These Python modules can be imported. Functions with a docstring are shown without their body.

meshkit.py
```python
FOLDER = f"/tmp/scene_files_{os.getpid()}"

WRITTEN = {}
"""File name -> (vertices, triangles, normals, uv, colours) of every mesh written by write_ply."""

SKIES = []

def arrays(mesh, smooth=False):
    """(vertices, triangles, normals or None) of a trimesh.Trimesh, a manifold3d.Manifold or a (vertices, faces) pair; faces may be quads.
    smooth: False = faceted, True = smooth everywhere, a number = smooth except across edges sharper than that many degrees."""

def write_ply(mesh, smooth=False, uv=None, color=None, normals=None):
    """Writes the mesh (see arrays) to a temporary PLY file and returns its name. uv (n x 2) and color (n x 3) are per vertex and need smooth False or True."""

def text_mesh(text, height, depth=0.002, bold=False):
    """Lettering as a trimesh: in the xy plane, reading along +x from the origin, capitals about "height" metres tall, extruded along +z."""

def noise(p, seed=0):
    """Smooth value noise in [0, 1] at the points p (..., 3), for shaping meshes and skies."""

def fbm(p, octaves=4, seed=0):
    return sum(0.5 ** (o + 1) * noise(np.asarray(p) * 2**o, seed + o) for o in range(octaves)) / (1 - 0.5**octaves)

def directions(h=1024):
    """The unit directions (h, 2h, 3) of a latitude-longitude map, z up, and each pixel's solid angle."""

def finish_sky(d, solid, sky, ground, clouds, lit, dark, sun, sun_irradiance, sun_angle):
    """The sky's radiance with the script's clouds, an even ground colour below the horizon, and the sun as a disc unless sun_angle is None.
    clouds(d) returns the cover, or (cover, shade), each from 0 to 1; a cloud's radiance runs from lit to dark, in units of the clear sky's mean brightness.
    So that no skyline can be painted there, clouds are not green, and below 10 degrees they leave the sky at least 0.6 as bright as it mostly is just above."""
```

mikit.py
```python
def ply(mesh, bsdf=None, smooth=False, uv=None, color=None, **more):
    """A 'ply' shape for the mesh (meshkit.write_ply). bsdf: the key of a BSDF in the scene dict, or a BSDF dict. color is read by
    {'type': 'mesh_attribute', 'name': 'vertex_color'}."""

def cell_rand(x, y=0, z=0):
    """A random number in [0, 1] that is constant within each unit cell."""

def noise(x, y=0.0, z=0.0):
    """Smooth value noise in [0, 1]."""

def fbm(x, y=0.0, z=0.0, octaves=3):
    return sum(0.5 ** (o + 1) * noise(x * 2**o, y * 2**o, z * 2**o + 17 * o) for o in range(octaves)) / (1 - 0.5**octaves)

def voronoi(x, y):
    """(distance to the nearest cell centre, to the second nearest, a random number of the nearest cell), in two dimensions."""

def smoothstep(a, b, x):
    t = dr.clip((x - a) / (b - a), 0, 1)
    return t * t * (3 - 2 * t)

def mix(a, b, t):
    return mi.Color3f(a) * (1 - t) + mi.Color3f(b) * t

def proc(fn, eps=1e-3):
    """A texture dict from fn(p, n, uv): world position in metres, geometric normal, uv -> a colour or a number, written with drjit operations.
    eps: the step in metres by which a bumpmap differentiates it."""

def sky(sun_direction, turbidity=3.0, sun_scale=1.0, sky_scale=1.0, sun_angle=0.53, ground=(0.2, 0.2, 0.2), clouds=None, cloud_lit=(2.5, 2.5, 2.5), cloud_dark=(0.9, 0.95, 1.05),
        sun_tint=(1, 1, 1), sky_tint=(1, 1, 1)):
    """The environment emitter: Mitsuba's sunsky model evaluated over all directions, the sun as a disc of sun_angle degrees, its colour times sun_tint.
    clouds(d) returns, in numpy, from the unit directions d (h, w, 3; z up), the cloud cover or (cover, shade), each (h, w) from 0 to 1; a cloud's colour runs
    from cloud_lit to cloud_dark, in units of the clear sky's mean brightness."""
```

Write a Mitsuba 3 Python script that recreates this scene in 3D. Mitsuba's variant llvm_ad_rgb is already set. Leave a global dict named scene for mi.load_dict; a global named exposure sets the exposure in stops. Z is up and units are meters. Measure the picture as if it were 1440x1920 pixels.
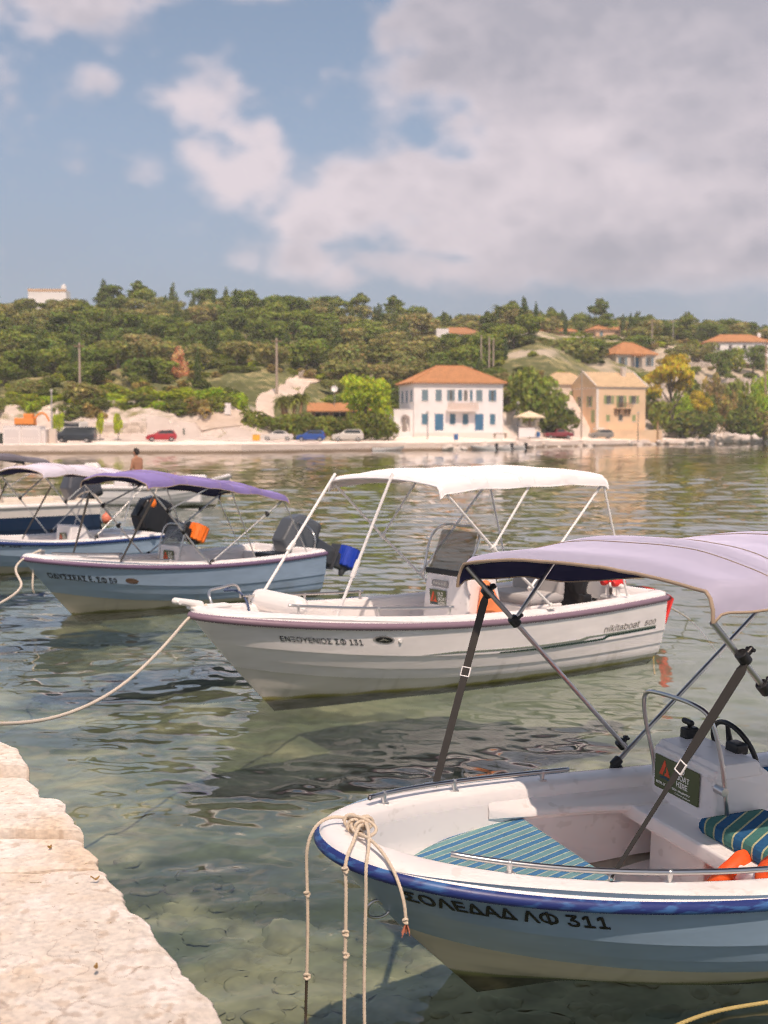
import math, random
import numpy as np, trimesh, shapely, manifold3d
import drjit as dr
import mitsuba as mi
import mikit, meshkit
from mikit import noise, fbm, voronoi, cell_rand, smoothstep, mix
from shapely.geometry import Polygon
from scipy.interpolate import PchipInterpolator, CubicSpline
from scipy.ndimage import gaussian_filter1d

scene, labels = {}, {}
RNG = np.random.default_rng(7)

# ------------------------------------------------------------------ camera, sky, exposure
F_PX, EYE, V_HORIZON = 2300.0, 2.38, 811.0            # focal length in photo pixels (1440 wide), eye height above the water
PITCH = math.atan((960 - V_HORIZON) / F_PX)
CAM_F = np.array([0, math.cos(PITCH), -math.sin(PITCH)])
CAM_U = np.array([0, math.sin(PITCH), math.cos(PITCH)])
CAM_C = np.array([0, 0, EYE])
scene['camera'] = {'type': 'thinlens', 'fov': 2 * math.degrees(math.atan(720 / F_PX)), 'fov_axis': 'x',
                   'aperture_radius': 0.0066, 'focus_distance': 6.2, 'near_clip': 0.1, 'far_clip': 3000.0,
                   'to_world': mi.ScalarTransform4f().look_at(origin=CAM_C.tolist(), target=(CAM_C + CAM_F).tolist(), up=[0, 0, 1])}
exposure = 1.72


def cloud_cover(d):
    """Cumulus bank to the right of north, broken cloud elsewhere; same noise all round the sky."""
    az = np.degrees(np.arctan2(d[..., 0], d[..., 1])); el = np.degrees(np.arcsin(np.clip(d[..., 2], -1, 1)))
    q = d / np.maximum(np.abs(d[..., 2:3]) + 0.18, 0.05)
    big = meshkit.fbm(q * 1.1 + [3.1, 7.7, 0.3], 4, 3)
    w = np.stack([az * 0.22, el * 0.34, az * 0 + 5.0], -1)
    f1 = meshkit.fbm(w, 5, 11); f2 = meshkit.fbm(w * 2.6 + 9.0, 4, 21); f3 = meshkit.fbm(w * 0.55 + 3.0, 3, 31)
    base = np.zeros_like(az) - 0.25
    #        az    el   ra   re   weight
    for a, e, ra, re, k in ((8.5, 9.9, 11.0, 2.6, 1.25), (0.5, 10.6, 5.5, 2.3, 1.0), (10.5, 17.0, 10.0, 5.2, 1.5), (22, 14, 11, 8, 1.5), (-8.3, 14.8, 2.7, 1.9, 0.82), (-6.0, 13.2, 1.7, 1.1, 0.72),
                            (-7.2, 11.5, 3.4, 1.9, 0.86), (-10.4, 11.7, 1.6, 1.1, 0.62), (-13.5, 18.9, 3.9, 1.8, 0.8), (-4.3, 19.8, 3.2, 1.2, 0.75), (0.5, 7.6, 7.5, 1.1, 0.75),
                            (-12.7, 15.4, 1.6, 0.7, 0.3), (12, 7.3, 12, 1.3, 0.85), (-19, 17.5, 2.5, 2, 0.8)):
        base = np.maximum(base, k * np.exp(-(((az - a) / ra) ** 2 + ((el - e) / re) ** 2) ** 1.3))
    behind = np.clip((np.abs(az) - 24) / 12, 0, 1)
    b1 = 1 - np.abs(2 * meshkit.fbm(w * 1.5 + 4.0, 3, 41) - 1) * 2.2; b2 = 1 - np.abs(2 * meshkit.fbm(w * 3.7 + 2.0, 3, 51) - 1) * 2.2
    x = (base + 1.0 * (f1 - 0.5) + 0.65 * (f2 - 0.5) + 0.10 * (b1 - .4) + 0.05 * (b2 - .4)) * (1 - behind) + behind * ((big - 0.5) * 2.2 + 0.1)
    cover = np.clip((x - 0.16) / 0.56, 0, 1); cover = cover * cover * (3 - 2 * cover)
    cover = cover * np.clip((el - 5.0) / 2.2, 0.0, 1)
    up = meshkit.fbm(w + [0, -.35, 0], 4, 11)
    lit_band = np.exp(-((az - 5) / 11) ** 2 - ((el - 10.8) / 2.2) ** 2) + .8 * np.exp(-((az + 8) / 4) ** 2)
    edge = np.exp(-((x - .45) / .22) ** 2)
    shade = np.clip(0.66 + 0.065 * np.clip(el - 12.5, 0, 8) * np.clip((az + 2) / 5, 0, 1) + 0.9 * (f3 - 0.48) + 1.2 * (f1 - up) - 0.22 * (b1 - .4) - 0.14 * (b2 - .4) - .52 * lit_band - .22 * edge, 0, 1)
    # a thin grey-blue veil under and between the cumulus, thicker towards the horizon
    veil = np.clip(0.78 - 0.045 * el, 0.18, 0.8) * (0.8 + 0.4 * f3)
    total = 1 - (1 - cover * 0.93) * (1 - veil)
    k = cover * 0.93 / np.maximum(total, 1e-4)
    return total, np.clip(0.62 * shade * k + (1 - k), 0, 1)


scene['sky'] = mikit.sky((0.165, -0.736, 1.0), turbidity=4.0, sun_scale=0.85, sky_scale=1.1, clouds=cloud_cover, cloud_lit=(2.0, 1.76, 1.86), cloud_dark=(0.62, 0.68, 0.86),
                         sun_tint=(0.95, 0.915, 0.99), sky_tint=(1.30, 1.07, 0.90))


# ------------------------------------------------------------------ helpers
def M(name, rgb, rough=0.5, metal=0.0, spec=0.5, **kw):
    key = 'mat_' + name
    scene[key] = {'type': 'twosided', 'bsdf': {'type': 'principled', 'base_color': {'type': 'rgb', 'value': list(rgb)}, 'roughness': rough, 'metallic': metal, 'specular': spec, **kw}}
    return key


def MP(name, fn, rough=0.5, bump=None, bump_scale=1.0, eps=2e-3, **kw):
    key = 'mat_' + name
    b = {'type': 'principled', 'base_color': mikit.proc(fn), 'roughness': rough, **kw}
    if bump is not None:
        b = {'type': 'bumpmap', 'arbitrary': mikit.proc(bump, eps), 'scale': bump_scale, 'bsdf': b}
    scene[key] = {'type': 'twosided', 'bsdf': b}
    return key


def ray(u, v):
    return CAM_F + (u - 720) / F_PX * np.array([1.0, 0, 0]) + (960 - v) / F_PX * CAM_U


def at(u, v, y):
    """The point at distance y in front of the quay on the line of sight of a photo pixel."""
    d = ray(u, v)
    return CAM_C + d * (y / d[1])


def on_z(u, v, z):
    d = ray(u, v)
    return CAM_C + d * ((z - EYE) / d[2])


def new_key(key):
    if key not in scene and key not in labels:
        return key
    k = 1
    while f'{key}_{k:03d}' in scene or f'{key}_{k:03d}' in labels:
        k += 1
    return f'{key}_{k:03d}'


def thing(name, label, category, group=None):
    key = new_key(name)
    labels[key] = {'label': label, 'category': category}
    if group:
        labels[key]['group'] = group
    return key


def add(name, mesh, mat, parent=None, smooth=False, label=None, kind=None, **kw):
    key = new_key(parent + '__' + name if parent else name)
    scene[key] = mikit.ply(mesh, mat, smooth=smooth, **kw)
    if label or kind:
        labels[key] = {k: v for k, v in (('label', label), ('kind', kind)) if v}
    return key


def solo(name, mesh, mat, label, category, group=None, smooth=False, **kw):
    key = thing(name, label, category, group)
    scene[key] = mikit.ply(mesh, mat, smooth=smooth, **kw)
    return key


def cat(*ms):
    ms = [m for m in ms if m is not None]
    return trimesh.util.concatenate(ms) if len(ms) > 1 else ms[0]


def tm(v, f):
    f = np.asarray(f)
    if f.shape[1] == 4:
        f = np.vstack([f[:, [0, 1, 2]], f[:, [0, 2, 3]]])
    return trimesh.Trimesh(np.asarray(v, float), f, process=False)


def box(x0, x1, y0, y1, z0, z1):
    m = trimesh.creation.box((abs(x1 - x0), abs(y1 - y0), abs(z1 - z0)))
    m.apply_translation(((x0 + x1) / 2, (y0 + y1) / 2, (z0 + z1) / 2))
    return m


def from_manifold(m):
    q = m.to_mesh()
    return trimesh.Trimesh(q.vert_properties[:, :3], q.tri_verts, process=False)


def ico(r=1.0):
    return manifold3d.Manifold.sphere(r, 16)


def rbox(x0, x1, y0, y1, z0, z1, r=0.02, n=12):
    """A box with rounded edges: the hull of eight spheres."""
    s = manifold3d.Manifold.sphere(r, n)
    pts = [s.translate([x, y, z]) for x in (min(x0, x1) + r, max(x0, x1) - r) for y in (min(y0, y1) + r, max(y0, y1) - r) for z in (min(z0, z1) + r, max(z0, z1) - r)]
    return from_manifold(manifold3d.Manifold.batch_hull(pts))


def hull_of(spheres, n=16):
    """The hull of spheres (x, y, z, r)."""
    return from_manifold(manifold3d.Manifold.batch_hull([manifold3d.Manifold.sphere(r, n).translate([x, y, z]) for x, y, z, r in spheres]))


def frames(p):
    t = np.gradient(p, axis=0); t /= np.linalg.norm(t, axis=1, keepdims=True) + 1e-12
    a = np.cross(t[0], [0, 0, 1.0]); a = a if np.linalg.norm(a) > 1e-3 else np.cross(t[0], [1.0, 0, 0])
    A = []
    for k in range(len(p)):
        a = a - t[k] * (a @ t[k]); a /= np.linalg.norm(a) + 1e-12
        A.append(a)
    A = np.array(A)
    return t, A, np.cross(t, A)


def tube(points, r, n=10, caps=True, twist=None):
    """A tube along a polyline; r a number or one per point. twist=(strands, pitch, depth) makes a laid rope."""
    p = np.asarray(points, float)
    t, A, B = frames(p)
    ang = np.arange(n) * 2 * np.pi / n
    rr = np.broadcast_to(np.asarray(r, float), (len(p),))[:, None] * np.ones((1, n))
    if twist:
        s = np.concatenate([[0], np.cumsum(np.linalg.norm(np.diff(p, axis=0), axis=1))])
        rr = rr * (1 - twist[2] + twist[2] * np.abs(np.cos(0.5 * twist[0] * (ang[None] - 2 * np.pi * s[:, None] / twist[1]))) * 1.6)
    v = (p[:, None] + rr[..., None] * (np.cos(ang)[None, :, None] * A[:, None] + np.sin(ang)[None, :, None] * B[:, None])).reshape(-1, 3)
    i, j = np.meshgrid(np.arange(len(p) - 1), np.arange(n), indexing='ij')
    q = np.stack([i * n + j, i * n + (j + 1) % n, (i + 1) * n + (j + 1) % n, (i + 1) * n + j], -1).reshape(-1, 4)
    f = np.vstack([q[:, [0, 1, 2]], q[:, [0, 2, 3]]])
    if caps:
        v = np.vstack([v, p[0], p[-1]])
        k = np.arange(n)
        f = np.vstack([f, np.stack([k * 0 + len(v) - 2, (k + 1) % n, k], 1), np.stack([k * 0 + len(v) - 1, (len(p) - 1) * n + k, (len(p) - 1) * n + (k + 1) % n], 1)])
    return tm(v, f)


def spline(points, n=40):
    p = np.asarray(points, float)
    s = np.concatenate([[0], np.cumsum(np.linalg.norm(np.diff(p, axis=0), axis=1) + 1e-9)])
    return CubicSpline(s, p)(np.linspace(0, s[-1], n))


def rope(points, r=0.008, n=None, sides=12, smooth_path=True):
    p = np.asarray(points, float)
    length = np.linalg.norm(np.diff(p, axis=0), axis=1).sum()
    n = n or int(max(12, length / (r * 0.75)))
    return tube(spline(p, n) if smooth_path else p, r, sides, True, (3, r * 7, 0.22))


def rod(a, b, r, n=10):
    return tube(np.array([a, b], float), r, n)


def sweep_closed(loop, profile, up=(0, 0, 1)):
    """Sweeps an open profile [(inset, dz)] round a closed loop of points (n, 3), inset to the left of the walking direction."""
    L = np.asarray(loop, float); n = len(L)
    e = np.roll(L, -1, 0)[:, :2] - L[:, :2]; e /= np.linalg.norm(e, axis=1, keepdims=True) + 1e-9
    nrm = np.stack([-e[:, 1], e[:, 0]], 1); prev = np.roll(nrm, 1, 0)
    b = nrm + prev; b /= np.linalg.norm(b, axis=1, keepdims=True) + 1e-9
    b /= np.clip((b * nrm).sum(1, keepdims=True), 0.5, 1)
    v = np.concatenate([np.column_stack([L[:, :2] + b * d, L[:, 2] + dz]) for d, dz in profile])
    i, j = np.meshgrid(np.arange(len(profile) - 1), np.arange(n), indexing='ij')
    q = np.stack([i * n + j, i * n + (j + 1) % n, (i + 1) * n + (j + 1) % n, (i + 1) * n + j], -1).reshape(-1, 4)
    return tm(v, q)


def grid_mesh(P, flip=False):
    """A mesh through a grid of points (a, b, 3)."""
    a, b = P.shape[:2]
    i, j = np.meshgrid(np.arange(a - 1), np.arange(b - 1), indexing='ij')
    q = np.stack([i * b + j, (i + 1) * b + j, (i + 1) * b + j + 1, i * b + j + 1], -1).reshape(-1, 4)
    return tm(P.reshape(-1, 3), q[:, ::-1] if flip else q)


def plate(poly, z0, z1):
    """A flat polygon extruded from z0 to z1."""
    m = trimesh.creation.extrude_polygon(Polygon(poly) if not hasattr(poly, 'geom_type') else poly, z1 - z0, engine='earcut')
    m.apply_translation((0, 0, z0))
    return m


def pose_matrix(x, y, heading, z=0.0, roll=0.0):
    return trimesh.transformations.translation_matrix((x, y, z)) @ trimesh.transformations.rotation_matrix(heading, (0, 0, 1)) @ trimesh.transformations.rotation_matrix(roll, (1, 0, 0))


def moved(m, T):
    m = m.copy(); m.apply_transform(T)
    return m


def lathe(profile, n=24):
    """Profile [(r, z)] turned about z."""
    p = np.asarray(profile, float); a = np.arange(n) * 2 * np.pi / n
    v = np.stack([p[:, None, 0] * np.cos(a), p[:, None, 0] * np.sin(a), np.repeat(p[:, 1:], n, 1)], -1)
    v = np.concatenate([v, v[:, :1]], 1)
    return grid_mesh(v, flip=True)


def align(a, b):
    """Matrix that takes z = 0..1 to the segment a..b."""
    a, b = np.asarray(a, float), np.asarray(b, float); z = b - a; L = np.linalg.norm(z); z = z / L
    x = np.cross([0, 0, 1.0], z) if abs(z[2]) < 0.95 else np.cross([0, 1.0, 0], z); x /= np.linalg.norm(x); y = np.cross(z, x)
    T = np.eye(4); T[:3, 0], T[:3, 1], T[:3, 2], T[:3, 3] = x, y, z * L, a
    return T


def smooth_mesh(m, length=0.05, it=8):
    q = manifold3d.Manifold(manifold3d.Mesh(np.asarray(m.vertices, np.float32), np.asarray(m.faces, np.uint32))).refine_to_length(length)
    t = from_manifold(q); trimesh.smoothing.filter_taubin(t, iterations=it)
    return t


def text_on(text, height, bold=True, depth=0.002, edge=0.03):
    m = meshkit.text_mesh(text, height, depth, bold)
    if edge:
        v, f = trimesh.remesh.subdivide_to_size(m.vertices, m.faces, edge, max_iter=12)
        m = trimesh.Trimesh(v, f, process=False)
    return m

# ------------------------------------------------------------------ materials
def V(c):
    return mi.Color3f(*c)


WHITE_GEL = MP('white_gelcoat', lambda p, n, uv: mix(mix(V((0.79, 0.755, 0.74)), V((0.70, 0.66, 0.63)), smoothstep(0.5, 0.75, fbm(p.x * 3, p.y * 3, p.z * 3, 3)) * 0.5),
                                                     V((0.42, 0.38, 0.33)), smoothstep(0.66, 0.76, fbm(p.x * 14, p.y * 14, p.z * 14 + 5, 3)) * 0.25), 0.32)
WHITE_PLASTIC = M('white_plastic', (0.78, 0.75, 0.72), 0.4)
GREY_PLASTIC = M('grey_plastic', (0.30, 0.29, 0.28), 0.5)
GREY_CUSHION = M('grey_vinyl', (0.42, 0.40, 0.39), 0.55)
STEEL = M('stainless_steel', (0.62, 0.60, 0.58), 0.22, 1.0)
ALU = M('satin_aluminium', (0.68, 0.66, 0.64), 0.35, 0.9)
WHITE_TUBE = M('white_tube', (0.78, 0.75, 0.73), 0.35)
BLACK = M('black_plastic', (0.012, 0.012, 0.013), 0.4)
RUBBER = M('black_rubber', (0.02, 0.02, 0.02), 0.7)
WEBBING = M('grey_webbing', (0.040, 0.036, 0.032), 0.85)
LETTER = M('black_lettering', (0.010, 0.011, 0.012), 0.45)
LETTER_GREY = M('grey_lettering', (0.16, 0.15, 0.13), 0.45)
WHITE_PRINT = M('white_print', (0.8, 0.78, 0.72), 0.5)
SIGN_GREEN = M('sign_green', (0.085, 0.105, 0.038), 0.4)
SIGN_RED = M('sign_red', (0.72, 0.085, 0.03), 0.4)
SIGN_BLUE = M('sign_blue', (0.02, 0.06, 0.12), 0.4)
ORANGE = MP('orange_fabric', lambda p, n, uv: mix(V((0.80, 0.065, 0.014)), V((0.92, 0.15, 0.02)), fbm(p.x * 20, p.y * 20, p.z * 20, 2)), 0.6)
ORANGE_PLASTIC = M('orange_plastic', (0.9, 0.2, 0.02), 0.4)
RED_PLASTIC = M('red_plastic', (0.65, 0.03, 0.025), 0.4)
BLUE_PLASTIC = M('blue_plastic', (0.012, 0.05, 0.42), 0.4)
SALMON = M('salmon_plastic', (0.75, 0.22, 0.13), 0.45)
NAVY = M('navy_lining', (0.022, 0.022, 0.075), 0.85)
WHITE_LINING = M('white_lining', (0.62, 0.57, 0.53), 0.8)
PIPING = M('beige_piping', (0.36, 0.27, 0.19), 0.8)


def fabric(name, c1, c2):
    return MP(name, lambda p, n, uv: mix(V(c1), V(c2), fbm(p.x * 1.7, p.y * 1.7, p.z * 1.7, 3)), 0.85,
              lambda p, n, uv: fbm(p.x * 4, p.y * 4, p.z * 7, 3), 0.02, sheen=0.3)


LAVENDER = fabric('lavender_canvas', (0.38, 0.36, 0.47), (0.44, 0.41, 0.51))
PURPLE = fabric('purple_canvas', (0.17, 0.13, 0.33), (0.24, 0.19, 0.42))
CREAM = fabric('pale_canvas', (0.66, 0.60, 0.60), (0.74, 0.68, 0.67))
DARK_CANVAS = fabric('charcoal_canvas', (0.10, 0.09, 0.11), (0.15, 0.14, 0.16))
WHITE_CANVAS = fabric('white_canvas', (0.80, 0.76, 0.76), (0.84, 0.81, 0.80))
ROPE = MP('rope', lambda p, n, uv: mix(V((0.52, 0.42, 0.31)), V((0.68, 0.58, 0.46)), fbm(p.x * 90, p.y * 90, p.z * 90, 2)), 0.9)
ROPE_PALE = M('pale_rope', (0.60, 0.52, 0.43), 0.9)
ROPE_WET = M('wet_rope', (0.06, 0.045, 0.03), 0.6)
SMOKED = 'mat_smoked_acrylic'
scene[SMOKED] = {'type': 'thindielectric', 'int_ior': 1.5, 'specular_transmittance': {'type': 'rgb', 'value': [0.30, 0.28, 0.24]}}
GLASS_DARK = M('dark_glass', (0.015, 0.02, 0.022), 0.08, 0.0, 0.8)


def stripes(p0, axis, pitch, c1, c2, c3):
    """Broad woven stripes with a thin yellow line between them."""
    p0, axis = [float(x) for x in p0], [float(x) for x in axis]

    def fn(p, n, uv):
        t = ((p.x - p0[0]) * axis[0] + (p.y - p0[1]) * axis[1] + 0.006 * fbm(p.x * 5, p.y * 5, p.z * 5, 2)) / pitch
        k = t - dr.floor(t)
        c = mix(V(c1), V(c2), smoothstep(0.48, 0.52, k))
        line = dr.maximum(smoothstep(0.055, 0.03, dr.abs(k - 0.5)), smoothstep(0.055, 0.03, dr.minimum(k, 1 - k)))
        c = mix(c, V(c3), 0.8 * line)
        return c * (0.85 + 0.3 * fbm(p.x * 60, p.y * 60, p.z * 60, 2))
    return fn


# ------------------------------------------------------------------ the sea
scene['mat_sea'] = {'type': 'thindielectric', 'int_ior': 1.22}
WAVES = []
_r = np.random.default_rng(3)
for lo, hi, cnt, slope in ((0.075, 0.125, 24, 0.034), (0.12, 0.22, 22, 0.034), (0.22, 0.42, 24, 0.042), (0.42, 0.8, 20, 0.036), (0.9, 2.2, 14, 0.022), (2.5, 6.0, 8, 0.012)):
    for k in range(cnt):
        lam = math.exp(_r.uniform(math.log(lo), math.log(hi))); a = _r.normal(-1.35, 0.75)
        kk = 2 * math.pi / lam
        WAVES.append((kk * math.cos(a), kk * math.sin(a), _r.uniform(0, 6.28), slope / math.sqrt(cnt) * math.sqrt(2) / kk, lam))


def sea_height(x, y):
    p = np.stack([x * 0.35, y * 0.35, 0 * x], -1)
    wx = x + 0.35 * (meshkit.noise(p, 1) - 0.5) * 2; wy = y + 0.35 * (meshkit.noise(p + 7, 2) - 0.5) * 2
    gust = 0.65 + 0.7 * meshkit.noise(np.stack([x * 0.07, y * 0.05, 0 * x], -1), 5)
    open_sea = 0.55 + 0.75 * np.clip((y - 6) / 30, 0, 1)
    step = 0.0055 * np.maximum(y, 3)
    h = 0
    for kx, ky, ph, a, lam in WAVES:
        h = h + a * np.sin(kx * wx + ky * wy + ph) * np.clip(lam / (2.2 * step) - 0.6, 0, 1)
    return h * gust * open_sea


rows = 2.0 * np.exp(np.arange(0, 1010) * 0.0051)
u = np.linspace(-1, 1, 430)
Y, U = np.meshgrid(rows, u, indexing='ij')
X = U * (0.42 * Y + 2.5)
sea_near = grid_mesh(np.stack([X, Y, sea_height(X, Y)], -1), flip=True)
scene['sea'] = mikit.ply(sea_near, 'mat_sea', smooth=True)
labels['sea'] = {'kind': 'structure'}
w = rows[-1] * 0.42 + 2.5
side = [tm([[s * 700, -200, 0], [s * 3.34, 2, 0], [s * w, rows[-1], 0], [s * 700, rows[-1], 0]], [[0, 1, 2, 3]] if s > 0 else [[3, 2, 1, 0]]) for s in (-1, 1)]
scene['sea__outer_water'] = mikit.ply(cat(*side), 'mat_sea')


def sea_depth(x, y):
    q = np.stack([x * 0.5, y * 0.5, 0 * x], -1)
    d = 0.62 + 0.055 * np.clip(y - 3, 0, 14) + 0.05 * np.clip(y - 17, 0, 60)
    return -d + 0.30 * (meshkit.fbm(q, 4, 2) - 0.5) + 0.14 * (meshkit.fbm(q * 4, 3, 9) - 0.5)


def bed_color(p, n, uv):
    big = fbm(p.x * 0.16 + 3.1, p.y * 0.13 + 1.7, 0.0, 3)
    mid = fbm(p.x * 1.3, p.y * 1.3, 0.0, 4)
    c = mix(V((0.050, 0.066, 0.034)), V((0.125, 0.135, 0.072)), smoothstep(0.33, 0.68, mid))
    weed = smoothstep(0.52, 0.62, fbm(p.x * 0.7 + 9, p.y * 0.7, 2.0, 4))
    c = mix(c, V((0.016, 0.025, 0.008)), weed * 0.75)
    c = c * (0.8 + 1.4 * fbm(p.x * 6 + 2 * mid, p.y * 6, 1.0, 4))
    sand = smoothstep(0.42, 0.60, big + 0.018 * (p.x - 1.0))
    c = mix(c, V((0.125, 0.155, 0.09)), sand * smoothstep(6.0, 9.5, p.y) * 0.85)
    return mix(c, V((0.050, 0.066, 0.034)), smoothstep(14, 40, p.y) * 0.9)


BED = MP('sea_bed', bed_color, 0.9)
rows = 1.2 * np.exp(np.arange(0, 190) * 0.03); u = np.linspace(-1, 1, 150)
Y, U = np.meshgrid(rows, u, indexing='ij'); X = U * (0.6 * Y + 4)
scene['sea_bed'] = mikit.ply(grid_mesh(np.stack([X, Y, sea_depth(X, Y)], -1), flip=True), BED, smooth=True)
labels['sea_bed'] = {'kind': 'structure'}
# loose stones on the bottom beside the quay
st = []
base_ico = trimesh.creation.icosphere(2, 1.0)
for k in range(850):
    y = RNG.uniform(3.0, 9.5); x = RNG.uniform(-1.2 - 0.18 * y, 0.3 + 0.25 * y)
    v = base_ico.vertices * (1 + 1.15 * (meshkit.fbm(base_ico.vertices * 1.9 + k * 3.7, 3, k) - 0.5)[:, None])
    s = RNG.uniform(0.04, 0.15) * (1 + 0.9 * (RNG.random() > 0.9))
    v = v * [s, s * RNG.uniform(0.6, 1), s * RNG.uniform(0.2, 0.4)]; a = RNG.uniform(0, 6.28)
    v = v @ np.array([[math.cos(a), math.sin(a), 0], [-math.sin(a), math.cos(a), 0], [0, 0, 1]])
    st.append(tm(v + [x, y, float(sea_depth(np.array([x]), np.array([y]))[0]) - s * RNG.uniform(0.02, .22)], base_ico.faces))
STONE_BED = MP('bed_stone', lambda p, n, uv: bed_color(p, n, uv) * (0.72 + 0.5 * fbm(p.x * 9, p.y * 9, p.z * 14, 4)), 0.9)
scene['sea_bed_stones'] = mikit.ply(cat(*st), STONE_BED, smooth=True)
labels['sea_bed_stones'] = {'label': 'loose olive stones on the shallow bottom beside the quay', 'category': 'stones', 'kind': 'stuff'}


# ------------------------------------------------------------------ the quay
def quay_color(p, n, uv):
    f = fbm(p.x * 2.2, p.y * 2.2, p.z * 2.2, 4)
    c = mix(V((0.62, 0.545, 0.46)), V((0.70, 0.63, 0.555)), smoothstep(0.35, 0.65, f))
    c = mix(c, V((0.60, 0.43, 0.27)), smoothstep(0.48, 0.78, fbm(p.x * 2.6 + 5, p.y * 2.6, 4.0, 5)) * 0.55)
    c = mix(c, V((0.80, 0.73, 0.67)), smoothstep(0.50, 0.72, fbm(p.x * 9, p.y * 9, 9.0, 5)) * 0.55)
    c = mix(c, V((0.42, 0.30, 0.20)), smoothstep(0.60, 0.76, fbm(p.x * 26, p.y * 26, 2.0, 4)) * 0.5)
    d1, d2, r = voronoi(p.x * 9 + 3 * noise(p.x * 8, p.y * 8), p.y * 9)
    c = mix(c, V((0.30, 0.20, 0.11)), smoothstep(0.075, 0.03, d1) * smoothstep(0.6, 0.8, r) * 0.8)
    e1, e2, r2 = voronoi(p.x * 0.95 + 1.2 * fbm(p.x * 3, p.y * 3, 0.0, 4), p.y * 0.95 + 1.2 * fbm(p.x * 3, p.y * 3, 7.0, 4))
    c = mix(c, V((0.33, 0.23, 0.16)), smoothstep(0.012, 0.002, e2 - e1) * smoothstep(0.40, 0.55, noise(p.x * 2.5, p.y * 2.5, 3.0)) * 0.5)
    grain = fbm(p.x * 60, p.y * 60, p.z * 60, 3)
    return c * (0.72 + 0.56 * grain)


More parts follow.
